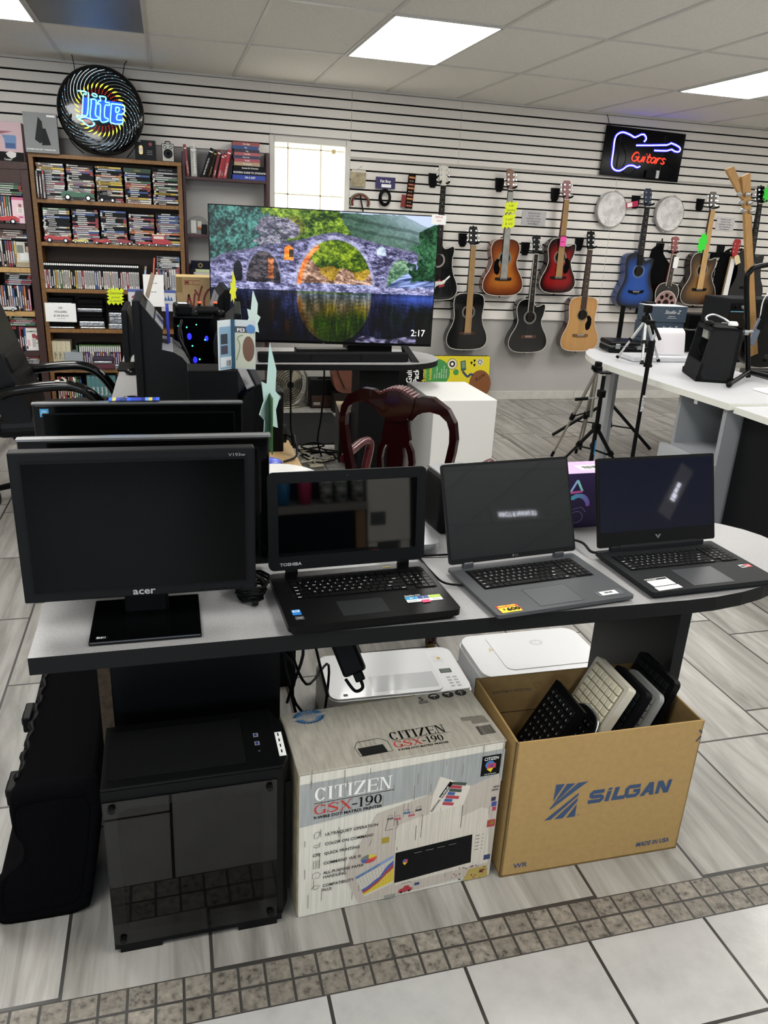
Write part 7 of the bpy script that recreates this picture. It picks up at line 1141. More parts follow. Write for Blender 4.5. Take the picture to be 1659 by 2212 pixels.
t = thing('computer_tower', 'low plain black tower in front of the light-specked tower', 'computer tower', (.135, 2.86, .7402), -.015); MB().box((0, 0, .152), (.175, .14, .300), M('#0c0d0f', .4), .004).build('case', t); MB().bx(-.085, .085, -.0735, -.07, .01, .295, M('#15171a', .35)).build('front_panel', t)
t = thing('game_case', 'clear game case standing half open on the low tower', 'game case', (.205, 2.82, 1.044), .0)
for s, cc in ((-1, '#7c9cb4'), (1, '#c3c6b4')):
    k = MB(); k.X = Matrix.Rotation(math.radians(-s*40 if s < 0 else -s*12), 4, 'Z'); x0_, x1_ = (-.062, 0) if s < 0 else (0, .082); k.bx(x0_, x1_, 0, .006, 0, .172, M('#c4ccd0', .15)); k.rect(x0_+.003, x1_-.003, .003, .150, M(cc, .4), fr((0, -.0003, 0)), .0003); X = fr((0, -.0004, 0))
    if s > 0: k.rect(.003, .079, .128, .150, M('#3c3e44', .4), X, .0006); k.text('PS3', .016, PAPER, X @ Matrix.Translation((.018, .132, 0)), 'L', .02, 1.2, z=.0009); k.disc(.021, M('#6c4c3c', .5), X @ Matrix.Translation((.058, .072, 0)), 18, z=.0006, ry=.045); k.disc(.016, M('#4c7cb0', .4), X @ Matrix.Translation((.066, .142, 0)), 14, z=.0012); ribbon(k, cr_spline([(.015, .03, 0), (.028, .08, 0), (.02, .11, 0), (.04, .12, 0)], 4), .004, M('#7c8c6c', .5), X, .0007)
    else: k.rect(x0_+.008, -.022, .09, .125, M('#2c3440', .4), X, .0006); k.rect(x0_+.008, -.022, .055, .085, M('#3c3a48', .4), X, .0006); k.rect(x0_+.004, -.004, .01, .045, M('#c9cfd4', .4), X, .0006); barcode(k, -.03, .012, .022, .02, X, 12, 2)
    k.build('cover', t)
MB().bx(-.004, .010, -.004, .006, 0, .172, M('#2c5068', .3)).build('spine', t)
t = thing('power_adapter', 'black power adapter with white label on top of the light-specked tower', 'power adapter', (.052, 3.70, 1.126), .1); MB().box((0, 0, .026), (.075, .13, .05), M('#121315', .35), .012).build('body', t); MB().bx(-.02, .02, -.02, .03, .0512, .0518, PAPER).build('label', t); MB().tube(cr_spline([(.03, -.05, .02), (.06, -.06, .005), (.045, .0, .006), (.07, .02, .01)], 5), .003, BLK).build('lead', t)
t = thing('game_controller', 'black game controller with two orange thumbsticks on the light-specked tower', 'game controller', (.155, 3.70, 1.126), .1); b = MB(); b.box((0, 0, .022), (.11, .07, .034), M('#1a1b1c', .4), .014, seg=3); [b.box((s*.055, -.02, .012), (.034, .075, .034), M('#1a1b1c', .4), .014, (0, 0, s*.35), 3) for s in (-1, 1)]; b.build('body', t)
for s in (-.028, .042): MB().cyl((s, 0, .036), (s, 0, .052), .006, BLK, n=10).lathe([(.010, .052), (.0115, .056), (.010, .060), (0, .060)], M('#e8663c', .4), 14, Matrix.Translation((s, 0, 0))).build('thumbstick', t)
tag(MB().box((-.014, 3.44, 1.121), (.012, .14, .145), M('#1c2a9c', .4), .002).build('game_case'), 'blue game case standing on the back of the vented monitor', 'game case')
for i, pts in enumerate(([(.035, 3.52, 1.10), (.045, 3.44, 1.02), (.055, 3.48, .95), (.10, 3.42, .80)], [(.045, 3.54, 1.12), (.03, 3.46, 1.06), (.06, 3.40, 1.0), (.105, 3.42, .88), (.11, 3.40, .76)], [(.10, 3.22, .76), (.14, 3.24, .80), (.11, 3.26, .86), (.16, 3.3, .78)])): cable('monitor_cable', pts, .007, BLK, 'black cable draped between the edge-on monitor and the towers', 'cable', group='cables between the towers')
t = thing('desk_fan', 'small blue lit computer fan low beside the towers', 'fan', (.13, 3.50, .80)); MB().disc(.045, E_((.03, .18, .9), 1.1), fr((0, 0, 0)), 20, .014).build('rotor', t); MB().tube([(.047*math.cos(a), 0, .047*math.sin(a)) for a in [2*PI*i/20 for i in range(20)]], .004, M('#1c3c7c', .3), 6, True).build('ring', t)
for x, y, nm in ((-.205, 4.30, 'black computer mouse on the white desk edge, farther one'), (-.190, 3.62, 'black computer mouse on the white desk edge, nearer one')): tag(place(MB().sphere((0, 0, .016), .05, M('#0c0d0e', .2, coat=.3), 12, (.95, .58, .36)).build('computer_mouse'), (x, y, .7405), .2), nm, 'mouse')
o = MB(); r_ = random.Random(4)
for i in range(14): o.box((.009*i-.06, 0, 0), (.009, .034, .0015), M(r_.choice(['#1c34a8', '#2c5ad0', '#c8b83a', '#0c1a5c', '#5c8ae0']), .3), 0)
place(tag(o.build('wrapper'), 'glossy blue and yellow wrapper on top of the rearmost forward-facing monitor', 'wrapper'), (-.10, 2.075, 1.1005), .0)
tag(place(MB().box((0, 0, .05), (.005, .13, .10), M('#8a7a68', .6), 0).tube([(0, -.05, .09), (-.015, -.05, .165)], .003, M('#d8604c', .5), 5).build('price_card'), (-.095, 3.55, 1.215), 0, (0, .30, .1)), 'tan card with thin red strip standing on the edge-on vented monitor', 'price card')
# ================================================================ under and around the television desk
t = thing('fan', 'chrome round floor fan under the television desk', 'fan', (.955, 6.72, 0), .35); cg = M('#a9a594', .3, m=.9); b = MB(); [b.tube([(.19*k_/9*math.cos(a), -.065+.02*(k_/9)**2, .20+.19*k_/9*math.sin(a)) for a in [2*PI*i/28 for i in range(28)]], .0018, cg, 4, True) for k_ in range(2, 10)]; [b.tube([(0, -.065, .20), (.19*math.cos(a), -.045, .20+.19*math.sin(a))], .0014, cg, 3) for a in [2*PI*i/30 for i in range(30)]]; b.tube([(.193*math.cos(a), -.02, .20+.193*math.sin(a)) for a in [2*PI*i/32 for i in range(32)]], .007, cg, 6, True); b.build('guard', t)
MB().disc(.17, M('#4c4a44', .6), fr((0, .02, .20)), 28).build('backplate', t); MB().cyl((0, -.072, .20), (0, -.06, .20), .030, M('#1c1c1e', .4), n=18).build('hub', t)
for k_ in range(4): a = PI/2*k_+.4; MB().hull([(.03*math.cos(a), -.04, .20+.03*math.sin(a)), (.03*math.cos(a+.5), -.02, .20+.03*math.sin(a+.5)), (.16*math.cos(a+.7), -.01, .20+.16*math.sin(a+.7)), (.16*math.cos(a), -.035, .20+.16*math.sin(a))], [(.03*math.cos(a), -.037, .20+.03*math.sin(a)), (.03*math.cos(a+.5), -.017, .20+.03*math.sin(a+.5)), (.16*math.cos(a+.7), -.007, .20+.16*math.sin(a+.7)), (.16*math.cos(a), -.032, .20+.16*math.sin(a))], M('#8a8472', .3, m=.8)).build('blade', t)
MB().tube(cr_spline([(-.2, 0, .2), (-.21, .03, .03), (-.16, -.08, .01), (.16, -.08, .01), (.21, .03, .03), (.2, 0, .2)], 5), .009, cg, 8).build('stand', t)
t = thing('radio', 'black and wood-fronted vintage radio on the floor under the television desk', 'radio', (1.315, 6.70, 0)); MB().box((0, 0, .127), (.33, .16, .25), M('#161616', .5), .005).build('cabinet', t); MB().bx(-.155, .155, -.083, -.0805, .012, .115, M('#3c2418', .5, noise=(9., .35), stretch=(2, 2, 14))).build('wood_panel', t); MB().bx(-.155, .155, -.083, -.0805, .12, .235, M('#1a1a1b', .8, bump=(300., .6))).build('speaker_cloth', t); MB().bx(-.14, -.08, -.086, -.083, .03, .055, M('#9c9a92', .4)).text('STEREOPHONIC', .012, M('#8a7c64', .5), fr((.0, -.0835, .085)), 'L', .0, 1.1).build('switch_plate', t); MB().bx(-.09, .05, -.02, .02, .252, .262, BLK).build('carry_handle', t)
t = thing('shoulder_bag', 'brown leather bag hanging down behind the television desk leg', 'bag', (1.44, 6.50, 0)); lea = M('#6c4030', .45, noise=(7., .35)); b = MB(); pr = cr_spline([(-.125, .45, 0), (-.14, .36, 0), (-.11, .22, 0), (-.05, .175, 0), (.06, .17, 0), (.14, .22, 0), (.15, .45, 0)], 5); b.prism([(p.x, p.y) for p in pr], .12, lea, fr((0, .06, 0))); b.build('pouch', t); MB().tube([(-.10+.0, -.066, .44), (-.08, -.068, .34), (-.02, -.068, .22)], .010, M('#5a3426', .5), 6).build('piping', t)
MB().bx(-.12, .13, -.06, .06, 0, .172, M('#2a2420', .7)).build('base_box', t)
t = thing('subwoofer', 'grey-sided speaker cabinet with pale top on the floor under the television desk', 'speaker', (1.235, 5.17, 0), -.12); b = MB(); b.box((0, 0, .175), (.29, .33, .345), M('#4c4b4b', .5), .003); b.bx(-.145, .145, -.165, .165, .3478, .350, M('#b09c7c', .5)); b.build('cabinet', t); f = MB(); f.bx(-.143, .143, -.170, -.165, .004, .345, M('#1c1d1e', .5)); f.lathe([(.11, 0), (.105, .006), (.09, -.004), (.04, -.02), (0, -.012)], M('#141415', .5), 28, fr((0, -.171, .19))); f.build('front_baffle', t); MB().bx(.03, .06, -.1715, -.170, .325, .329, M('#c8c8c6', .4)).build('badge', t)
tag(MB().bx(.80, 1.30, 5.45, 6.42, 0, .010, M('#2b2b2d', .9, noise=(8., .2), bump=(120., .8))).build('floor_mat'), 'dark ribbed floor mat running under the television desk', 'mat')
for i, pts in enumerate(([(.735, 5.0, .70), (.74, 5.02, .40), (.745, 5.03, .22), (.80, 5.05, .08), (.90, 5.02, .03), (1.0, 4.97, .02)], [(.955, 5.0, .70), (.96, 5.02, .5), (.945, 5.03, .30), (.93, 5.05, .15), (.96, 5.05, .03)])): cable('hanging_cable', pts, .006, BLK, 'thin black cable hanging straight down from the television desk', 'cable', group='cables below the television')
for i, (c_, w_) in enumerate((('#0c0c0d', .005), ('#c9c2ac', .006), ('#0c0c0d', .005), ('#b9b2a0', .006), ('#0c0c0d', .006), ('#c9c2ac', .005))): rr = random.Random(20+i); cable('tangled_cable', [(.92+.14*rr.uniform(-1, 1), 5.0+.14*rr.uniform(-1, 1), .01+.012*i+.06*rr.random()*(i % 2 == 0)) for _ in range(7)], w_, M(c_, .5), ('black' if c_ == '#0c0c0d' else 'cream')+' cable tangled on the floor beside the speaker cabinet', 'cable', group=('black' if c_ == '#0c0c0d' else 'cream')+' tangled cables')
tag(MB().box((1.735, 4.70, .28), (.415, .58, .56), M('#d9d9d6', .35), .003).build('display_cube'), 'white display cube standing on the floor behind the red chair', 'plinth')
t = thing('guitar_box', 'yellow and black guitar starter pack box leaning against the wall', 'box', (2.42, 6.76, 0), 0, None, (math.radians(-6), 0, 0)); b = MB(); yb = M('#d8c81e', .5); b.bx(-.46, .46, 0, .11, 0, .44, M('#111112', .5)); X = fr((0, -.0008, 0)); b.rect(-.145, .458, .005, .438, yb, X, .0003); b.rect(-.458, -.145, .005, .438, BLK, X, .0003)
for tx, x, m in (('Guitar', -.305, PAPER), ('Pack', -.238, PAPER), ('dummies', -.165, yb)): b.text(tx, .075 if m is PAPER else .062, m, X @ Matrix.Translation((x, .19, 0)) @ Matrix.Rotation(PI/2, 4, 'Z'), 'L', .02, .95, z=.0006)
b.disc(.125, M('#3c8c44', .5), X @ Matrix.Translation((-.06, .285, 0)), 30, z=.0006); b.text('Includes:', .036, yb, X @ Matrix.Translation((-.115, .22, 0)) @ Matrix.Rotation(PI/2, 4, 'Z'), 'L', .02, .9, z=.0009)
for i, tx in enumerate(('Kona', 'Acoustic Guitar', 'Gig Bag', 'Digital Tuner', 'Audio Access For', 'Starter Book')): b.text(tx, .018, PAPER, X @ Matrix.Translation((-.08+.023*i, .235, 0)) @ Matrix.Rotation(PI/2, 4, 'Z'), 'L', .0, .9, z=.0009)
b.disc(.05, BLK, X @ Matrix.Translation((.085, .365, 0)), 24, z=.0006); b.disc(.046, M('#d8d0b8', .5), X @ Matrix.Translation((.085, .365, 0)), 24, .028, .0009); b.disc(.014, PAPER, X @ Matrix.Translation((.085, .365, 0)), 14, z=.0009); b.disc(.028, M('#3c8c44', .5), X @ Matrix.Translation((.125, .29, 0)), 18, z=.0008)
b.poly([(.165, .39, .0006), (.215, .40, .0006), (.225, .31, .0006), (.175, .30, .0006)], M('#2c4c48', .5), X); b.poly([(.175, .383, .0009), (.208, .39, .0009), (.215, .33, .0009), (.183, .323, .0009)], M('#6c8c70', .5), X); ribbon(b, cr_spline([(.19, .30, 0), (.24, .25, 0), (.27, .27, 0), (.30, .265, 0)], 4), .022, M('#2c3c5c', .5), X, .0007)
for a, c_ in ((.275, .375), (.305, .395), (.305, .355)): b.poly([(a-.014, c_+.012, .0006), (a+.014, c_+.012, .0006), (a, c_-.018, .0006)], BLK, X)
b.disc(.032, M('#c8c8c4', .4), X @ Matrix.Translation((.36, .385, 0)), 20, z=.0006)
for i in range(6): b.disc(.006, BLK, X @ Matrix.Translation((.36+.018*math.cos(i), .385+.018*math.sin(i), 0)), 8, z=.0009)
b.disc(.11, M('#7c4a24', .5), X @ Matrix.Translation((.37, .18, 0)), 26, z=.0005, ry=.13); b.text('Kona', .05, BLK, X @ Matrix.Translation((.33, .20, 0)) @ Matrix.Rotation(.6, 4, 'Z'), 'L', .0, 1, .3, z=.0009)
Xt = fr((0, .055, .4404), (-1, 0, 0), (0, -1, 0)); b.text('Acoustic Guitar Starter', .062, PAPER, Xt @ Matrix.Translation((-.43, -.02, 0)), 'L', .02, 1.0, z=.0004); b.build('carton', t)
# ================================================================ red carved chair
t = thing('chair', 'dark red carved wooden armchair seen from behind, behind the front desk', 'chair', (.82, 2.77, 0), math.radians(-41)); rw = M('#2c080b', .22, coat=.4, noise=(6., .25)); rw2 = M('#48141a', .25, coat=.4)
def mir(p): return [(-x, z) for x, z in p]
side = [(-.200, .47), (-.212, .60), (-.243, .77), (-.248, .82), (-.238, .885), (-.208, .931), (-.145, .967), (-.10, .966), (-.062, .948), (-.045, .90), (-.052, .866), (-.068, .870), (-.088, .894), (-.108, .906), (-.138, .913), (-.176, .908), (-.206, .886), (-.218, .853), (-.220, .808), (-.205, .715), (-.178, .60), (-.165, .47)]
bend = lambda x, z: .05*max(0, (z-.45))+.0
def frame(pts, y0, th, m, mb):
    v = [(x, -bend(x, z)+y0, z) for x, z in pts]+[(x, -bend(x, z)+y0+th, z) for x, z in pts]; n = len(pts); mb.add(v, [tuple(range(n)), tuple(range(2*n-1, n-1, -1))]+[(i, n+i, n+(i+1) % n, (i+1) % n) for i in range(n)], m)
b = MB(); frame(side[::-1], 0, .032, rw, b); frame(mir(side), 0, .032, rw, b); b.build('back_frame', t)
cres = [(-.075, .948), (-.05, .968), (-.02, .980), (.02, .980), (.05, .968), (.075, .948), (.066, .90), (.046, .868), (.02, .858), (-.02, .858), (-.046, .868), (-.066, .90)]
b = MB(); frame(cres[::-1], -.006, .044, rw, b); [b.cyl((-.066+.0133*i, -.034, .952+.029*math.cos((i-5)/5*1.35)), (-.066+.0133*i, .022, .955+.029*math.cos((i-5)/5*1.35)), .0062, rw2, n=8) for i in range(11)]; b.build('carved_crest', t)
sl_ = [(-.047, .872), (-.050, .838), (-.060, .790), (-.056, .778), (-.074, .745), (-.080, .70), (-.072, .62), (-.05, .55), (-.055, .47), (.055, .47), (.05, .55), (.072, .62), (.080, .70), (.074, .745), (.056, .778), (.060, .790), (.050, .838), (.047, .872)]
L_s = [(-.002, .872), (-.047, .872), (-.050, .838), (-.060, .790), (-.056, .778), (-.074, .745), (-.080, .70), (-.072, .62), (-.05, .55), (-.055, .47), (-.0, .47), (-.0, .55), (-.026, .60), (-.032, .68), (-.036, .745), (-.046, .75), (-.056, .725), (-.05, .64), (-.038, .60), (-.030, .60), (-.028, .62), (-.002, .62)]
b = MB(); frame([(-.047, .872), (-.050, .838), (-.060, .790), (-.056, .778), (-.068, .757), (.068, .757), (.056, .778), (.060, .790), (.050, .838), (.047, .872)], .003, .02, rw, b)
for sg in (1, -1): q = [(sg*x, z) for x, z in [(-.068, .757), (-.074, .745), (-.080, .70), (-.072, .62), (-.05, .55), (-.038, .55), (-.052, .63), (-.058, .70), (-.052, .735), (-.042, .757)]]; frame(q if sg > 0 else q[::-1], .003, .02, rw, b)
frame([(-.030, .757), (-.036, .72), (-.034, .66), (-.024, .60), (-.038, .55), (-.055, .47), (.055, .47), (.038, .55), (.024, .60), (.034, .66), (.036, .72), (.030, .757)], .003, .02, rw, b); b.build('splat', t)
b = MB(); b.prism([(-.245, 0), (.245, 0), (.29, .46), (-.29, .46)], .05, rw, Matrix.Translation((0, 0, .40))); b.build('seat_frame', t); b = MB(); b.box((0, .235, .465), (.47, .42, .05), M('#8c7a58', .8, noise=(20., .3)), .02, seg=3); b.build('seat_cushion', t)
for s in (-1, 1):
    q = MB(); q.tube(cr_spline([(s*.205, .0, .47), (s*.212, -.01, .40), (s*.222, -.05, .20), (s*.245, -.11, .05), (s*.252, -.125, .02)], 5), [.022]*8+[.02]*6+[.024]*7, rw, 8); q.build('leg', t); MB().sphere((s*.252, -.127, .018), .022, M('#5a4a20', .35, m=.5), 10).build('claw_foot', t)
    q = MB(); q.tube(cr_spline([(s*.265, .42, .42), (s*.285, .44, .33), (s*.27, .43, .14), (s*.28, .45, .02)], 5), [.032]*6+[.024]*6+[.026]*4, rw, 8); q.build('leg', t)
    q = MB(); q.tube(cr_spline([(s*.235, .01, .66), (s*.27, .12, .655), (s*.285, .27, .665), (s*.28, .33, .64), (s*.285, .30, .52), (s*.275, .28, .44)], 5), .019, rw2, 8); q.build('arm', t)
# ================================================================ black office chair at the left
t = thing('office_chair', 'black leather swivel chair with worn armrest at the left of the white desk', 'chair', (-.70, 4.55, 0), 0.); lth = M('#151617', .36, bump=(14., .5)); b = MB()
b.box((.06, 0, .46), (.56, .52, .10), lth, .04, (0, -.05, 0), 3); b.box((.10, 0, .495), (.40, .40, .04), lth, .02, (0, -.05, 0), 3); b.build('seat', t)
b = MB(); prof = [(-.03, .36), (-.12, .38), (-.20, .60), (-.31, .98), (-.36, 1.16), (-.30, 1.20), (-.23, 1.10), (-.16, .90), (-.10, .72), (-.04, .56)]; pr = [(p.x, p.y) for p in cr_spline([(x, z, 0) for x, z in prof], 4, True)]; b.prism(pr, .50, lth, Matrix(((1, 0, 0, 0), (0, 0, -1, .25), (0, 1, 0, 0), (0, 0, 0, 1))), smooth=True)
[b.box((-.135-.075*i, 0, .78+.13*i), (.05, .44, .12), lth, .025, (0, -.30, 0), 3) for i in range(3)]; b.build('backrest', t); gl2 = M('#0c0d0e', .15, coat=.4)
for s in (-1, 1): MB().tube(cr_spline([(-.16, s*.28, .64), (-.10, s*.29, .665), (.12, s*.29, .69), (.24, s*.29, .67), (.33, s*.285, .58), (.38, s*.28, .45), (.30, s*.26, .42)], 6), .027, gl2, 10, flat=1.).build('armrest', t)
tw_ = MB(); [tw_.box((.12+.02*i, -.29+.008*(i % 2), .714), (.025, .03, .006), [M('#c9c4ba', .8), M('#202122', .7)][i % 2], .001, (.4*i, .3*i, .5*i)) for i in range(5)]; tw_.build('torn_patch', t)
MB().cyl((0, 0, .10), (0, 0, .42), .028, CHROME).build('gas_lift', t)
for k_ in range(5):
    a = 2*PI*k_/5+math.radians(205); e_ = (.31*math.cos(a), .31*math.sin(a)); MB().hull([(-.02*math.sin(a), .02*math.cos(a), .09), (.02*math.sin(a), -.02*math.cos(a), .09), (.02*math.sin(a), -.02*math.cos(a), .13), (-.02*math.sin(a), .02*math.cos(a), .13)], [(e_[0]-.015*math.sin(a), e_[1]+.015*math.cos(a), .075), (e_[0]+.015*math.sin(a), e_[1]-.015*math.cos(a), .075), (e_[0]+.015*math.sin(a), e_[1]-.015*math.cos(a), .095), (e_[0]-.015*math.sin(a), e_[1]+.015*math.cos(a), .095)], BLK).build('leg', t)
    MB().cyl((e_[0]-.024, e_[1], .032), (e_[0]-.006, e_[1], .032), .031, BLK, n=16).cyl((e_[0]+.006, e_[1], .032), (e_[0]+.024, e_[1], .032), .031, BLK, n=16).box((e_[0], e_[1], .06), (.05, .04, .035), BLK, .01).build('caster', t)
# ================================================================ grey desks on the right
LT_ = M('#c4c5c8', .4, noise=(60., .05)); GP = M('#8b8e92', .55); ED = M('#d4d4cc', .45)
t = thing('desk', 'light grey desk with rounded end holding amplifiers and tripod on the right', 'desk')
pts = [(2.845, 3.44), (3.62, 3.44), (3.62, 4.70), (4.55, 4.70), (4.55, 5.32), (3.16, 5.32)]+[(p.x, p.y) for p in cr_spline([(3.03, 5.28, 0), (2.90, 5.10, 0), (2.815, 4.85, 0), (2.785, 4.55, 0), (2.80, 4.2, 0)], 4)]
slab('worktop', pts, .75, .036, t, LT_, ED)
MB().bx(2.96, 3.05, 4.86, 4.885, 0, .714, GP).bx(2.95, 2.985, 4.80, 4.86, 0, .714, M('#a9abae', .5)).build('leg_panel', t); MB().bx(4.4, 4.43, 4.75, 5.28, 0, .714, GP).build('leg_panel', t)
c = MB(); c.bx(2.86, 3.60, 3.46, 3.49, 0, .714, GP); c.bx(2.86, 3.60, 3.86, 3.885, 0, .714, GP); c.bx(2.86, 2.885, 3.49, 3.86, 0, .40, GP); c.bx(2.86, 3.30, 3.49, 3.86, .40, .42, GP); c.bx(3.30, 3.32, 3.49, 3.86, .40, .714, M('#6a6d72', .55)); c.bx(2.82, 2.86, 3.46, 3.94, 0, .40, M('#a3a5a8', .5)); c.build('side_cabinet', t); MB().box((2.852, 3.72, .700), (.006, .03, .03), WHITE, .006).build('bracket', t)
t = thing('desk', 'lower white-topped desk with dark side panel at the right edge', 'desk'); slab('worktop', [(2.89, 1.9), (3.7, 1.9), (3.7, 3.432), (2.875, 3.432)], .735, .034, t, LT_, ED); MB().bx(2.945, 2.975, 1.95, 3.425, 0, .700, M('#16181a', .35)).build('leg_panel', t); MB().bx(2.975, 3.65, 3.39, 3.42, 0, .700, M('#16181a', .5)).build('leg_panel', t)
def amp(label, loc, rz, w, d, h, top_d, openb):
    t = thing('amplifier', label, 'amplifier', loc, rz); tx = M('#2a2b2d', .85, bump=(260., .7)); b = MB(); x0_, x1_, y0_, y1_ = -w/2, w/2, -d/2, d/2
    # side profile: leaning face on -x side
    if openb:
        for ya, yb in ((y0_, y0_+.018), (y1_-.018, y1_)): b.hull([(x0_, ya, 0), (x1_, ya, 0), (x1_, ya, h), (x0_+top_d, ya, h)], [(x0_, yb, 0), (x1_, yb, 0), (x1_, yb, h), (x0_+top_d, yb, h)], tx)
        b.bx(x0_+top_d, x1_, y0_, y1_, h-.016, h, tx); b.bx(x0_, x1_, y0_, y1_, 0, .016, tx); b.bx(x1_-.02, x1_, y0_, y1_, 0, h, tx); f = top_d/h; b.hull([(x0_, y0_, .01), (x0_, y1_, .01), (x0_+f*.11, y1_, .11), (x0_+f*.11, y0_, .11)], [(x0_+.016, y0_, .01), (x0_+.016, y1_, .01), (x0_+f*.11+.016, y1_, .11), (x0_+f*.11+.016, y0_, .11)], tx)
        b.hull([(x0_+f*(h-.02), y0_, h-.03), (x0_+f*(h-.02), y1_, h-.03), (x0_+top_d, y1_, h), (x0_+top_d, y0_, h)], [(x0_+f*(h-.02)+.016, y0_, h-.03), (x0_+f*(h-.02)+.016, y1_, h-.03), (x0_+top_d+.016, y1_, h), (x0_+top_d+.016, y0_, h)], tx)
        b.build('cabinet', t); s = MB(); s.lathe([(.13, 0), (.06, .06), (.05, .10), (0, .10)], M('#0a0a0b', .5), 24, Matrix(((0, 0, -1, x1_-.03), (1, 0, 0, 0), (0, 1, 0, h*.48), (0, 0, 0, 1)))); s.build('speaker_cone', t); MB().box((x0_+top_d+.035, .02, h-.055), (.05, .12, .06), M('#8c8e88', .4), .004).build('transformer', t)
        MB().tube(cr_spline([(x0_+top_d+.03, .10, h-.06), (x0_+.06, .13, h*.55), (x0_+.08, .11, .12)], 5), .006, M('#1a1a1c', .5), 6).build('wire', t)
    else:
        b.box((0, 0, h/2), (w, d, h), tx, .008); b.build('cabinet', t); g = MB(); g.bx(x0_+.02, x1_-.02, y0_-.006, y0_, .05, h-.10, M('#2e2620', .85, bump=(260., .6))); g.build('grille_cloth', t); k = MB(); k.bx(x0_+.02, x1_-.02, y0_-.006, y0_, h-.085, h-.03, M('#151617', .4)); k.bx(x0_+.02, x1_-.02, y0_-.007, y0_-.006, h-.092, h-.085, M('#6c9cb0', .4)); k.build('control_panel', t)
        for i in range(8): MB().cyl((x0_+.06+.055*i, y0_-.02, h-.058), (x0_+.06+.055*i, y0_-.006, h-.058), .012, M('#b0b0ae', .3, m=.6) if i % 2 else BLK, n=12).build('knob', t)
        MB().bx(x0_+.02, x1_-.02, y0_-.008, y0_, .03, .05, M('#4c4a46', .5)).build('base_rail', t)
    for sx in (x0_+.015, x1_-.015):
        for sy in (y0_, y1_): b = MB(); b.box((sx if not openb or sx > 0 else sx, sy+(.004 if sy > 0 else -.002), .02), (.035, .008, .035), M('#08080a', .4), .004); b.build('corner_guard', t)
    return t
amp('black wedge-shaped open-back amplifier in front of the larger amplifier', (3.224, 4.151, .7502), -.385, .215, .34, .325, .045, True)
amp('large black combo amplifier with row of knobs behind the open-back one', (4.02, 4.86, .7502), .06, .60, .26, .44, 0, False)
t = thing('headphones', 'silver and white headphones coiled on the open-back amplifier', 'headphones', (3.245, 4.16, 1.0762)); b = MB(); b.tube(cr_spline([(-.09, -.02, .008), (-.06, .05, .035), (.0, .06, .05), (.05, .02, .03), (.06, -.04, .008)], 5), .008, SILVER, 8); b.build('headband', t); [MB().lathe([(.028, 0), (.03, .01), (.02, .024), (0, .024)], [BLK, WHITE][i], 16, Matrix.Translation((x, y, .001))).build('ear_cup', t) for i, (x, y) in enumerate(((-.09, -.03), (.065, -.05)))]; MB().tube(cr_spline([(.06, -.03, .006), (.10, -.05, .004), (.12, .02, .004), (.06, .05, .006)], 5), .003, WHITE, 6).build('lead', t)
# blue-grey boxes and black hard cases behind
for i, (x, y, z, rz, nm) in enumerate(((3.50, 5.14, .7502, 0, 'blue-grey small carton with script lettering, bottom of the stack behind the white paper'), (3.495, 5.14, .865, .02, 'blue-grey small carton with script lettering, middle of the stack behind the white paper'), (3.50, 5.135, .980, -.02, 'blue-grey small carton with white top, topmost of the stack behind the white paper'))):
    t = thing('small_carton', nm, 'box', (x, y, z), rz, 'blue-grey cartons'); b = MB(); b.box((0, 0, .0565), (.30, .17, .112), M('#3c4a58', .55), .002); X = fr((0, -.0856, 0)); b.text('Studio Z', .036, PAPER, X @ Matrix.Translation((.03, .062, 0)), 'C', .0, 1.0, .35, z=.0005); b.text('equipment', .012, PAPER, X @ Matrix.Translation((.03, .040, 0)), 'C', .0, 1.1, z=.0005); b.rect(-.01, .07, .030, .032, PAPER, X, .0005)
    if i == 2: b.bx(-.15, .15, -.086, .086, .1125, .1145, M('#c4c8cc', .4))
    b.build('carton', t)
def hardcase(nm, loc, rz, w, d, h, m, parts=True):
    t = thing('hard_case', nm, 'case', loc, rz); MB().box((0, 0, h*.30), (w, d, h*.56), m, .012).build('lower_shell', t); MB().box((0, 0, h*.80), (w*.99, d*.99, h*.40), m, .012).build('lid', t); MB().bx(-w/2-.002, w/2+.002, -d/2-.002, d/2+.002, h*.575, h*.605, M('#b9bbb8', .35, m=.5)).build('seam_trim', t)
    for s in (-1, 1): MB().box((s*w*.28, -d/2-.004, h*.58), (.035, .008, .035), SILVER, .002).build('latch', t)
    MB().tube(cr_spline([(-.05, -d/2, h*.5), (-.04, -d/2-.03, h*.45), (.04, -d/2-.03, h*.45), (.05, -d/2, h*.5)], 4), .006, BLK, 6).build('handle', t); return t
hardcase('flat black tool case at the rounded end of the light grey desk', (3.24, 5.17, .7502), -.18, .29, .22, .085, M('#131416', .3)); hardcase('black hard case with silver trim standing behind the blue-grey cartons', (3.93, 5.22, .7502), .05, .34, .13, .285, M('#141517', .45))
t = thing('printer', 'white flat printer feeding a curled sheet in front of the cartons', 'printer', (3.30, 4.80, .7502), -.02); MB().box((0, 0, .018), (.50, .20, .035), M('#c3c4c8', .45), .008).build('body', t); pp = MB(); q = [(p.y, p.z) for p in cr_spline([(0, -.02, .04), (0, -.012, .09), (0, .0, .15), (0, .015, .195), (0, .05, .215)], 5)]
pp.add([(x, y, z) for (y, z) in q for x in (-.07, .19)], [(2*i, 2*i+1, 2*i+3, 2*i+2) for i in range(len(q)-1)], M('#e3dfe2', .7), True); pp.add([(x, y+.001, z) for (y, z) in q for x in (-.07, .19)], [(2*i+2, 2*i+3, 2*i+1, 2*i) for i in range(len(q)-1)], M('#e3dfe2', .7), True); pp.build('paper_sheet', t)
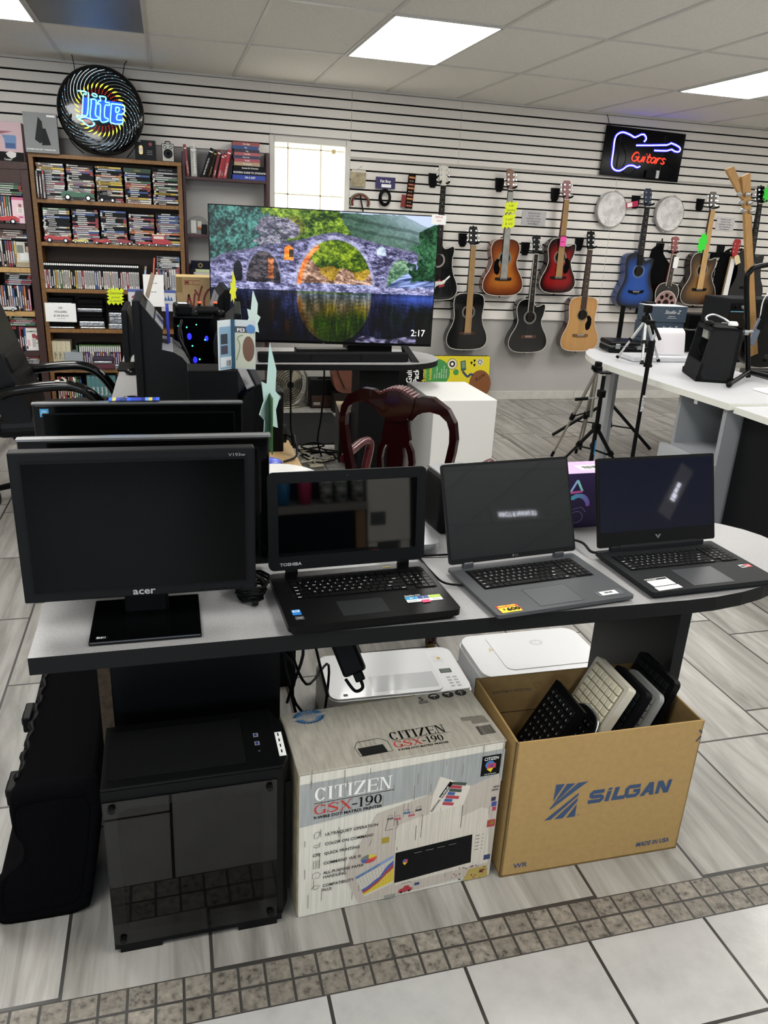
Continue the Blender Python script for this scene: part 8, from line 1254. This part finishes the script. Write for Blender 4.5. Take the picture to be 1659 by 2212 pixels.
tag(MB().box((4.02, 4.66, .762), (.10, .06, .022), M('#d8a83c', .4), .004).build('yellow_box'), 'small yellow box on the desk in front of the combo amplifier', 'box'); tag(MB().box((3.40, 3.70, .757), (.26, .16, .012), PAPER, .003).build('paper_pad'), 'white papers on the desk by the stand foot', 'paper')
# tripods
def tripod(label, top, feet, r, m, head, brace=.5, cat='tripod', joint=None, foot=.012):
    t = thing('tripod', label, cat, (0, 0, 0)); T = Vector(top)
    for f_ in feet:
        F_ = Vector(f_); mid = T.lerp(F_, .52); q = MB(); q.cyl(T, mid, r, m, n=8); q.cyl(mid, F_, r*.72, m, n=8); q.cyl(mid-(F_-T)*.03, mid+(F_-T)*.03, r*1.6, BLK, n=8); q.build('leg', t); MB().cyl(F_+(T-F_)*.06, F_, foot*.9, BLK, n=8, r1=foot).build('foot', t)
        if brace: c_ = Vector((T.x, T.y, T.z+(F_.z-T.z)*brace)); MB().cyl(c_, T.lerp(F_, brace+.12), r*.5, BLK, n=6).build('brace', t)
    cen = sum((Vector(f_) for f_ in feet), Vector())/3; MB().cyl(T, (T.x, T.y, T.z+(cen.z-T.z)*(brace+.06 if brace else .3)), r*.9, m, n=8).box(T, (.05, .05, .045), BLK, .01).build('centre_column', t); head(t, T); return t
def panhead(hdir=(-1, -.2, -.1), hl=.16, rise=.10):
    def f(t, T):
        MB().cyl(T, T+Vector((0, 0, rise*.5)), .014, BLK, n=10).box(T+Vector((0, 0, rise*.62)), (.045, .05, .05), BLK, .008).build('pan_head', t); MB().box(T+Vector((0, 0, rise)), (.075, .055, .012), BLK, .003).build('camera_plate', t); d_ = Vector(hdir).normalized(); a = T+Vector((0, 0, rise*.55)); MB().cyl(a, a+d_*hl*.5, .004, SILVER, n=8).cyl(a+d_*hl*.5, a+d_*hl, .011, BLK, n=10).build('pan_handle', t)
    return f
def nohead(t, T): MB().box(T+Vector((0, 0, .025)), (.04, .04, .05), BLK, .008).box(T+Vector((-.03, 0, .01)), (.03, .025, .03), BLK, .006).build('collar', t)
tripod('slim silver tripod with open legs on the floor left of the grey desk', (2.722, 4.60, .720), [(2.665, 4.97, .012), (2.985, 5.13, .012), (2.90, 5.04, .012)], .011, M('#a3a098', .3, m=.7), nohead, .40)
tripod('black photo tripod with pan handle on the floor beside the silver tripod', (2.700, 4.475, .36), [(2.735, 4.90, .012), (2.885, 4.80, .012), (2.93, 4.42, .012)], .013, M('#131416', .4), panhead((-1, .2, -.12), .17, .36), .45)
b = MB(); b.cyl((2.700, 4.475, .12), (2.700, 4.475, .70), .013, M('#131416', .4), n=10); b.box((2.705, 4.467, .22), (.01, .012, .10), M('#2c84b8', .5), .002); o = b.build('riser_tube'); o.parent = [x for x in bpy.data.objects if x.get('label', '').startswith('black photo tripod')][0]
t = tripod('silver tabletop tripod with black head in front of the cartons', (3.105, 4.72, 1.035), [(2.975, 4.80, .762), (3.035, 4.58, .762), (3.215, 4.66, .762)], .011, M('#c3c4c4', .25, m=.8), panhead((.25, -.5, -.8), .22, .11), .62)
t = thing('speaker_stand', 'black tripod speaker stand behind the grey desk leg', 'stand', (3.36, 5.44, 0)); MB().cyl((0, 0, .08), (0, 0, 1.06), .018, BLK, n=12).build('pole', t); MB().box((0, 0, .30), (.06, .06, .07), BLK, .008).cyl((-.02, -.06, .30), (-.02, -.03, .30), .022, BLK, n=12).build('collar', t)
for a in (2.9, 5.2, .9): e_ = Vector((.42*math.cos(a), .42*math.sin(a), .012)); MB().cyl((.03*math.cos(a), .03*math.sin(a), .29), e_, .013, BLK, n=8).build('leg', t); MB().cyl((0, 0, .12), e_*.55+Vector((0, 0, .13)), .006, BLK, n=6).build('brace', t)
t = thing('microphone_stand', 'black microphone stand with white vertical lettering before the grey desk', 'stand', (2.745, 4.08, 0)); MB().cyl((0, 0, .02), (0, 0, .84), .0125, BLK, n=12).build('pole', t); MB().cyl((0, 0, .84), (0, 0, .985), .021, M('#0c0c0d', .6), n=12).cyl((0, 0, .83), (0, 0, .845), .026, BLK, n=12).box((-.035, 0, .85), (.04, .012, .01), BLK, .002).build('grip', t); MB().cyl((0, 0, .985), (.01, 0, 1.03), .010, SILVER, n=10).cyl((.01, 0, 1.01), (-.05, .0, 1.13), .008, BLK, n=8).box((-.03, 0, 1.09), (.05, .03, .03), BLK, .006).build('clip', t)
lt2 = MB(); lt2.text('Rockville', .030, PAPER, fr((-.009, -.0132, .66), (0, 0, -1), (1, 0, 0)), 'L', .03, .92); lt2.build('lettering', t)
for a in (.6, 2.7, 4.8): MB().cyl((0, 0, .06), (.26*math.cos(a), .26*math.sin(a), .012), .009, BLK, n=8).build('leg', t)
# guitar stand with a cardboard-necked guitar and strap at the right edge
t = thing('guitar_stand', 'black tubular guitar stand standing on the light grey desk at the right', 'stand', (3.465, 4.07, .7502)); tb_ = M('#131415', .35); MB().tube(cr_spline([(0, 0, .02), (-.09, .0, .35), (-.155, .0, .59), (-.145, 0, .645), (-.08, .0, .68), (.20, 0, .72)], 6), .016, tb_, 10).build('frame_tube', t)
for e_ in ((-.315, -.228, .02), (.22, -.38, .02), (.36, .12, .02)): MB().cyl((0, 0, .055), e_, .014, tb_, n=10).sphere(e_, .019, BLK, 8).build('leg', t)
MB().cyl((-.11, -.01, .30), (-.05, -.01, .30), .010, SILVER, n=8).box((-.10, -.015, .29), (.03, .03, .02), SILVER, .003).build('clamp', t); MB().tube(cr_spline([(.36, .12, .03), (.30, .05, .10), (.16, .05, .14), (.12, .03, .12)], 5), .014, M('#101011', .7), 8).build('padded_arm', t)
t = thing('electric_guitar', 'tall guitar with cardboard-wrapped neck leaning in the stand at the right edge', 'guitar', (3.415, 4.30, 0)); kc = M('#a8804c', .7, noise=(10., .15), stretch=(6, 6, 1)); a_, b2_ = Vector((.0, .0, 1.70)), Vector((.36, .12, .85)); wv = Vector((.021, 0, .008)); dv = Vector((.0, .022, 0))
MB().hull([a_-wv, a_+wv, a_+wv+dv, a_-wv+dv], [b2_-wv*1.25, b2_+wv*1.25, b2_+wv*1.25+dv, b2_-wv*1.25+dv], kc).build('neck', t); MB().hull([a_-wv+Vector((.04, .012, .0)), a_+wv+Vector((.012, .012, 0)), a_+wv+dv+Vector((.012, .012, 0)), a_-wv+dv+Vector((.04, .012, 0))], [b2_-wv+Vector((.05, .012, 0)), b2_+wv*1.4+Vector((.012, .012, 0)), b2_+wv*1.4+dv, b2_-wv+dv], M('#1a1412', .5)).build('fretboard', t)
h_ = MB(); h_.hull([a_-wv*1.0, a_+wv*1.0, a_+wv+dv, a_-wv+dv], [(-.10, 0, 1.92), (-.045, 0, 1.945), (-.045, .022, 1.945), (-.10, .022, 1.92)], kc); h_.hull([(-.07, .0, 1.80), (-.03, .0, 1.80), (-.03, .02, 1.80), (-.07, .02, 1.80)], [(-.195, .03, 1.955), (-.145, .03, 1.975), (-.145, .05, 1.975), (-.195, .05, 1.955)], kc); h_.build('headstock', t)
for i in range(3):
    for sx in (-.048, .004): c_ = Vector((sx-.026*i, -.012, 1.735+.045*i)); MB().cyl(c_, c_+Vector((0, .02, 0)), .013, CHROME, n=10).cyl(c_+Vector((-.012, 0, 0)), c_+Vector((.012, 0, 0)), .006, CHROME, n=8).box(c_+Vector((.018 if sx > 0 else -.018, 0, 0)), (.014, .010, .016), CHROME, .003).build('tuner', t)
bq = cr_spline([(.30, .98, 0), (.22, 1.02, 0), (.17, .93, 0), (.20, .86, 0), (.16, .70, 0), (.26, .60, 0), (.46, .60, 0), (.55, .70, 0), (.50, .86, 0), (.54, .96, 0), (.46, 1.02, 0), (.40, .96, 0)], 4, True); bo = MB(); bo.prism([(p.x+.12, p.y-.06+.23) for p in bq], .05, M('#0d0d0f', .25, coat=.4), fr((0, .22, 0))); bo.build('body', t)
st_ = MB(); st_.hull([(.30, -.03, 1.10), (.38, -.03, 1.08), (.38, -.02, 1.08), (.30, -.02, 1.10)], [(.40, -.05, .79), (.50, -.05, .79), (.50, -.04, .79), (.40, -.04, .79)], M('#0e0e10', .8)); st_.box((.255, -.02, 1.12), (.05, .02, .18), M('#101012', .8), .006, (0, .3, 0)); st_.tube(cr_spline([(.24, .0, 1.10), (.22, -.02, 1.22), (.27, -.03, 1.30), (.33, -.02, 1.29)], 5), .004, WHITE, 6); st_.build('strap', t); MB().box((.215, -.02, 1.02), (.05, .012, .17), M('#6c7484', .2, m=.3, bump=(40., 1.)), .004, (0, .2, 0)).build('plastic_pouch', t)
# ================================================================ the shop behind the camera, seen mirrored in the dark screens
t = thing('display_shelf', 'low dark shelf unit with patterned cups, mirrored in the blank laptop', 'shelf', (0, -2.1, 0)); MB().bx(.1, 1.56, -.15, .2, 0, .33, M('#070708', .85)).build('lower_cabinet', t); MB().bx(.1, 1.655, -.18, .2, .33, .385, M('#7c7872', .6)).build('counter_board', t); MB().bx(.1, 1.655, -.15, -.10, .385, 1.3, M('#0a0a0b', .85)).build('backboard', t); MB().bx(1.56, 1.64, -.15, .18, 0, .33, M('#8a6c4c', .7)).build('side_board', t)
for i, (x, cc, nm) in enumerate(((1.04, '#1c6a9c', 'blue'), (1.20, '#b02050', 'pink'), (1.36, '#c9c9c6', 'striped'), (1.47, '#c9c9c6', 'striped'), (1.60, '#c9c9c6', 'striped'))): tag(place(MB().lathe([(.0, 0), (.042, 0), (.056, .24), (.052, .24), (.04, .01)], M(cc, .4) if i < 2 else M(cc, .4, noise=(12., .97), stretch=(1, 1, 3)), 18).build('cup'), (x, -1.97, .386)), '%s tall cup mirrored in the blank laptop, %s from its left' % (nm, NTH[i]), 'cup')
wc_ = M('#d4d1ca', .5); t = thing('cabinet', 'white footed cabinet mirrored in the blank laptop', 'cabinet', (1.83, -2.12, 0)); MB().bx(-.17, .17, -.2, .2, .07, 1.5, wc_, .01).build('body', t); [MB().bx(x-.035, x+.035, .12, .19, 0, .07, wc_).build('foot', t) for x in (-.13, .13)]; MB().bx(-.15, -.03, .2, .203, .20, .30, M('#4a4c4e', .5)).build('recess', t)
tag(MB().bx(2.03, 2.20, -2.25, -1.95, 0, 1.5, M('#1c1512', .6)).build('cabinet'), 'dark narrow cabinet mirrored at the right edge of the blank laptop', 'cabinet')
def litsign(nm, loc, rot, parts):
    t = thing('shop_sign', nm, 'sign', loc, 0, None, rot); MB().bx(-.26, .26, -.02, 0, -.06, .06, M('#a09d94', .8)).build('board', t); q = MB(); parts(q); q.build('lettering', t); MB().bx(-.0012, .0012, -.012, -.0096, .06, .06+max(.02, (CEIL-loc[2]-.06)), WHITE).build('hanging_wire', t) if not rot[1] else None; return t
lw_ = M((.85, .88, 1.), .5, em=11.)
litsign('lit shop name sign mirrored in the thin grey laptop', (3.41, -1.5, 2.20), (0, 0, 0), lambda q: q.text('US PAWN & LOAN', .062, lw_, fr((0, .001, -.022), (-1, 0, 0)), 'C', .02, .72))
litsign('slanted glowing blocks added behind the viewer, mirrored in the chevron emblem laptop', (4.235, -1.5, 1.665), (0, -.85, 0), lambda q: [q.bx(-.095+.027*i, -.095+.027*i+.015+.006*(i % 2), 0, .002, -.012-.012*(i < 3), .016, lw_) for i in range(7)])  # unseen glowing blocks, added to give the slanted mirrored streak
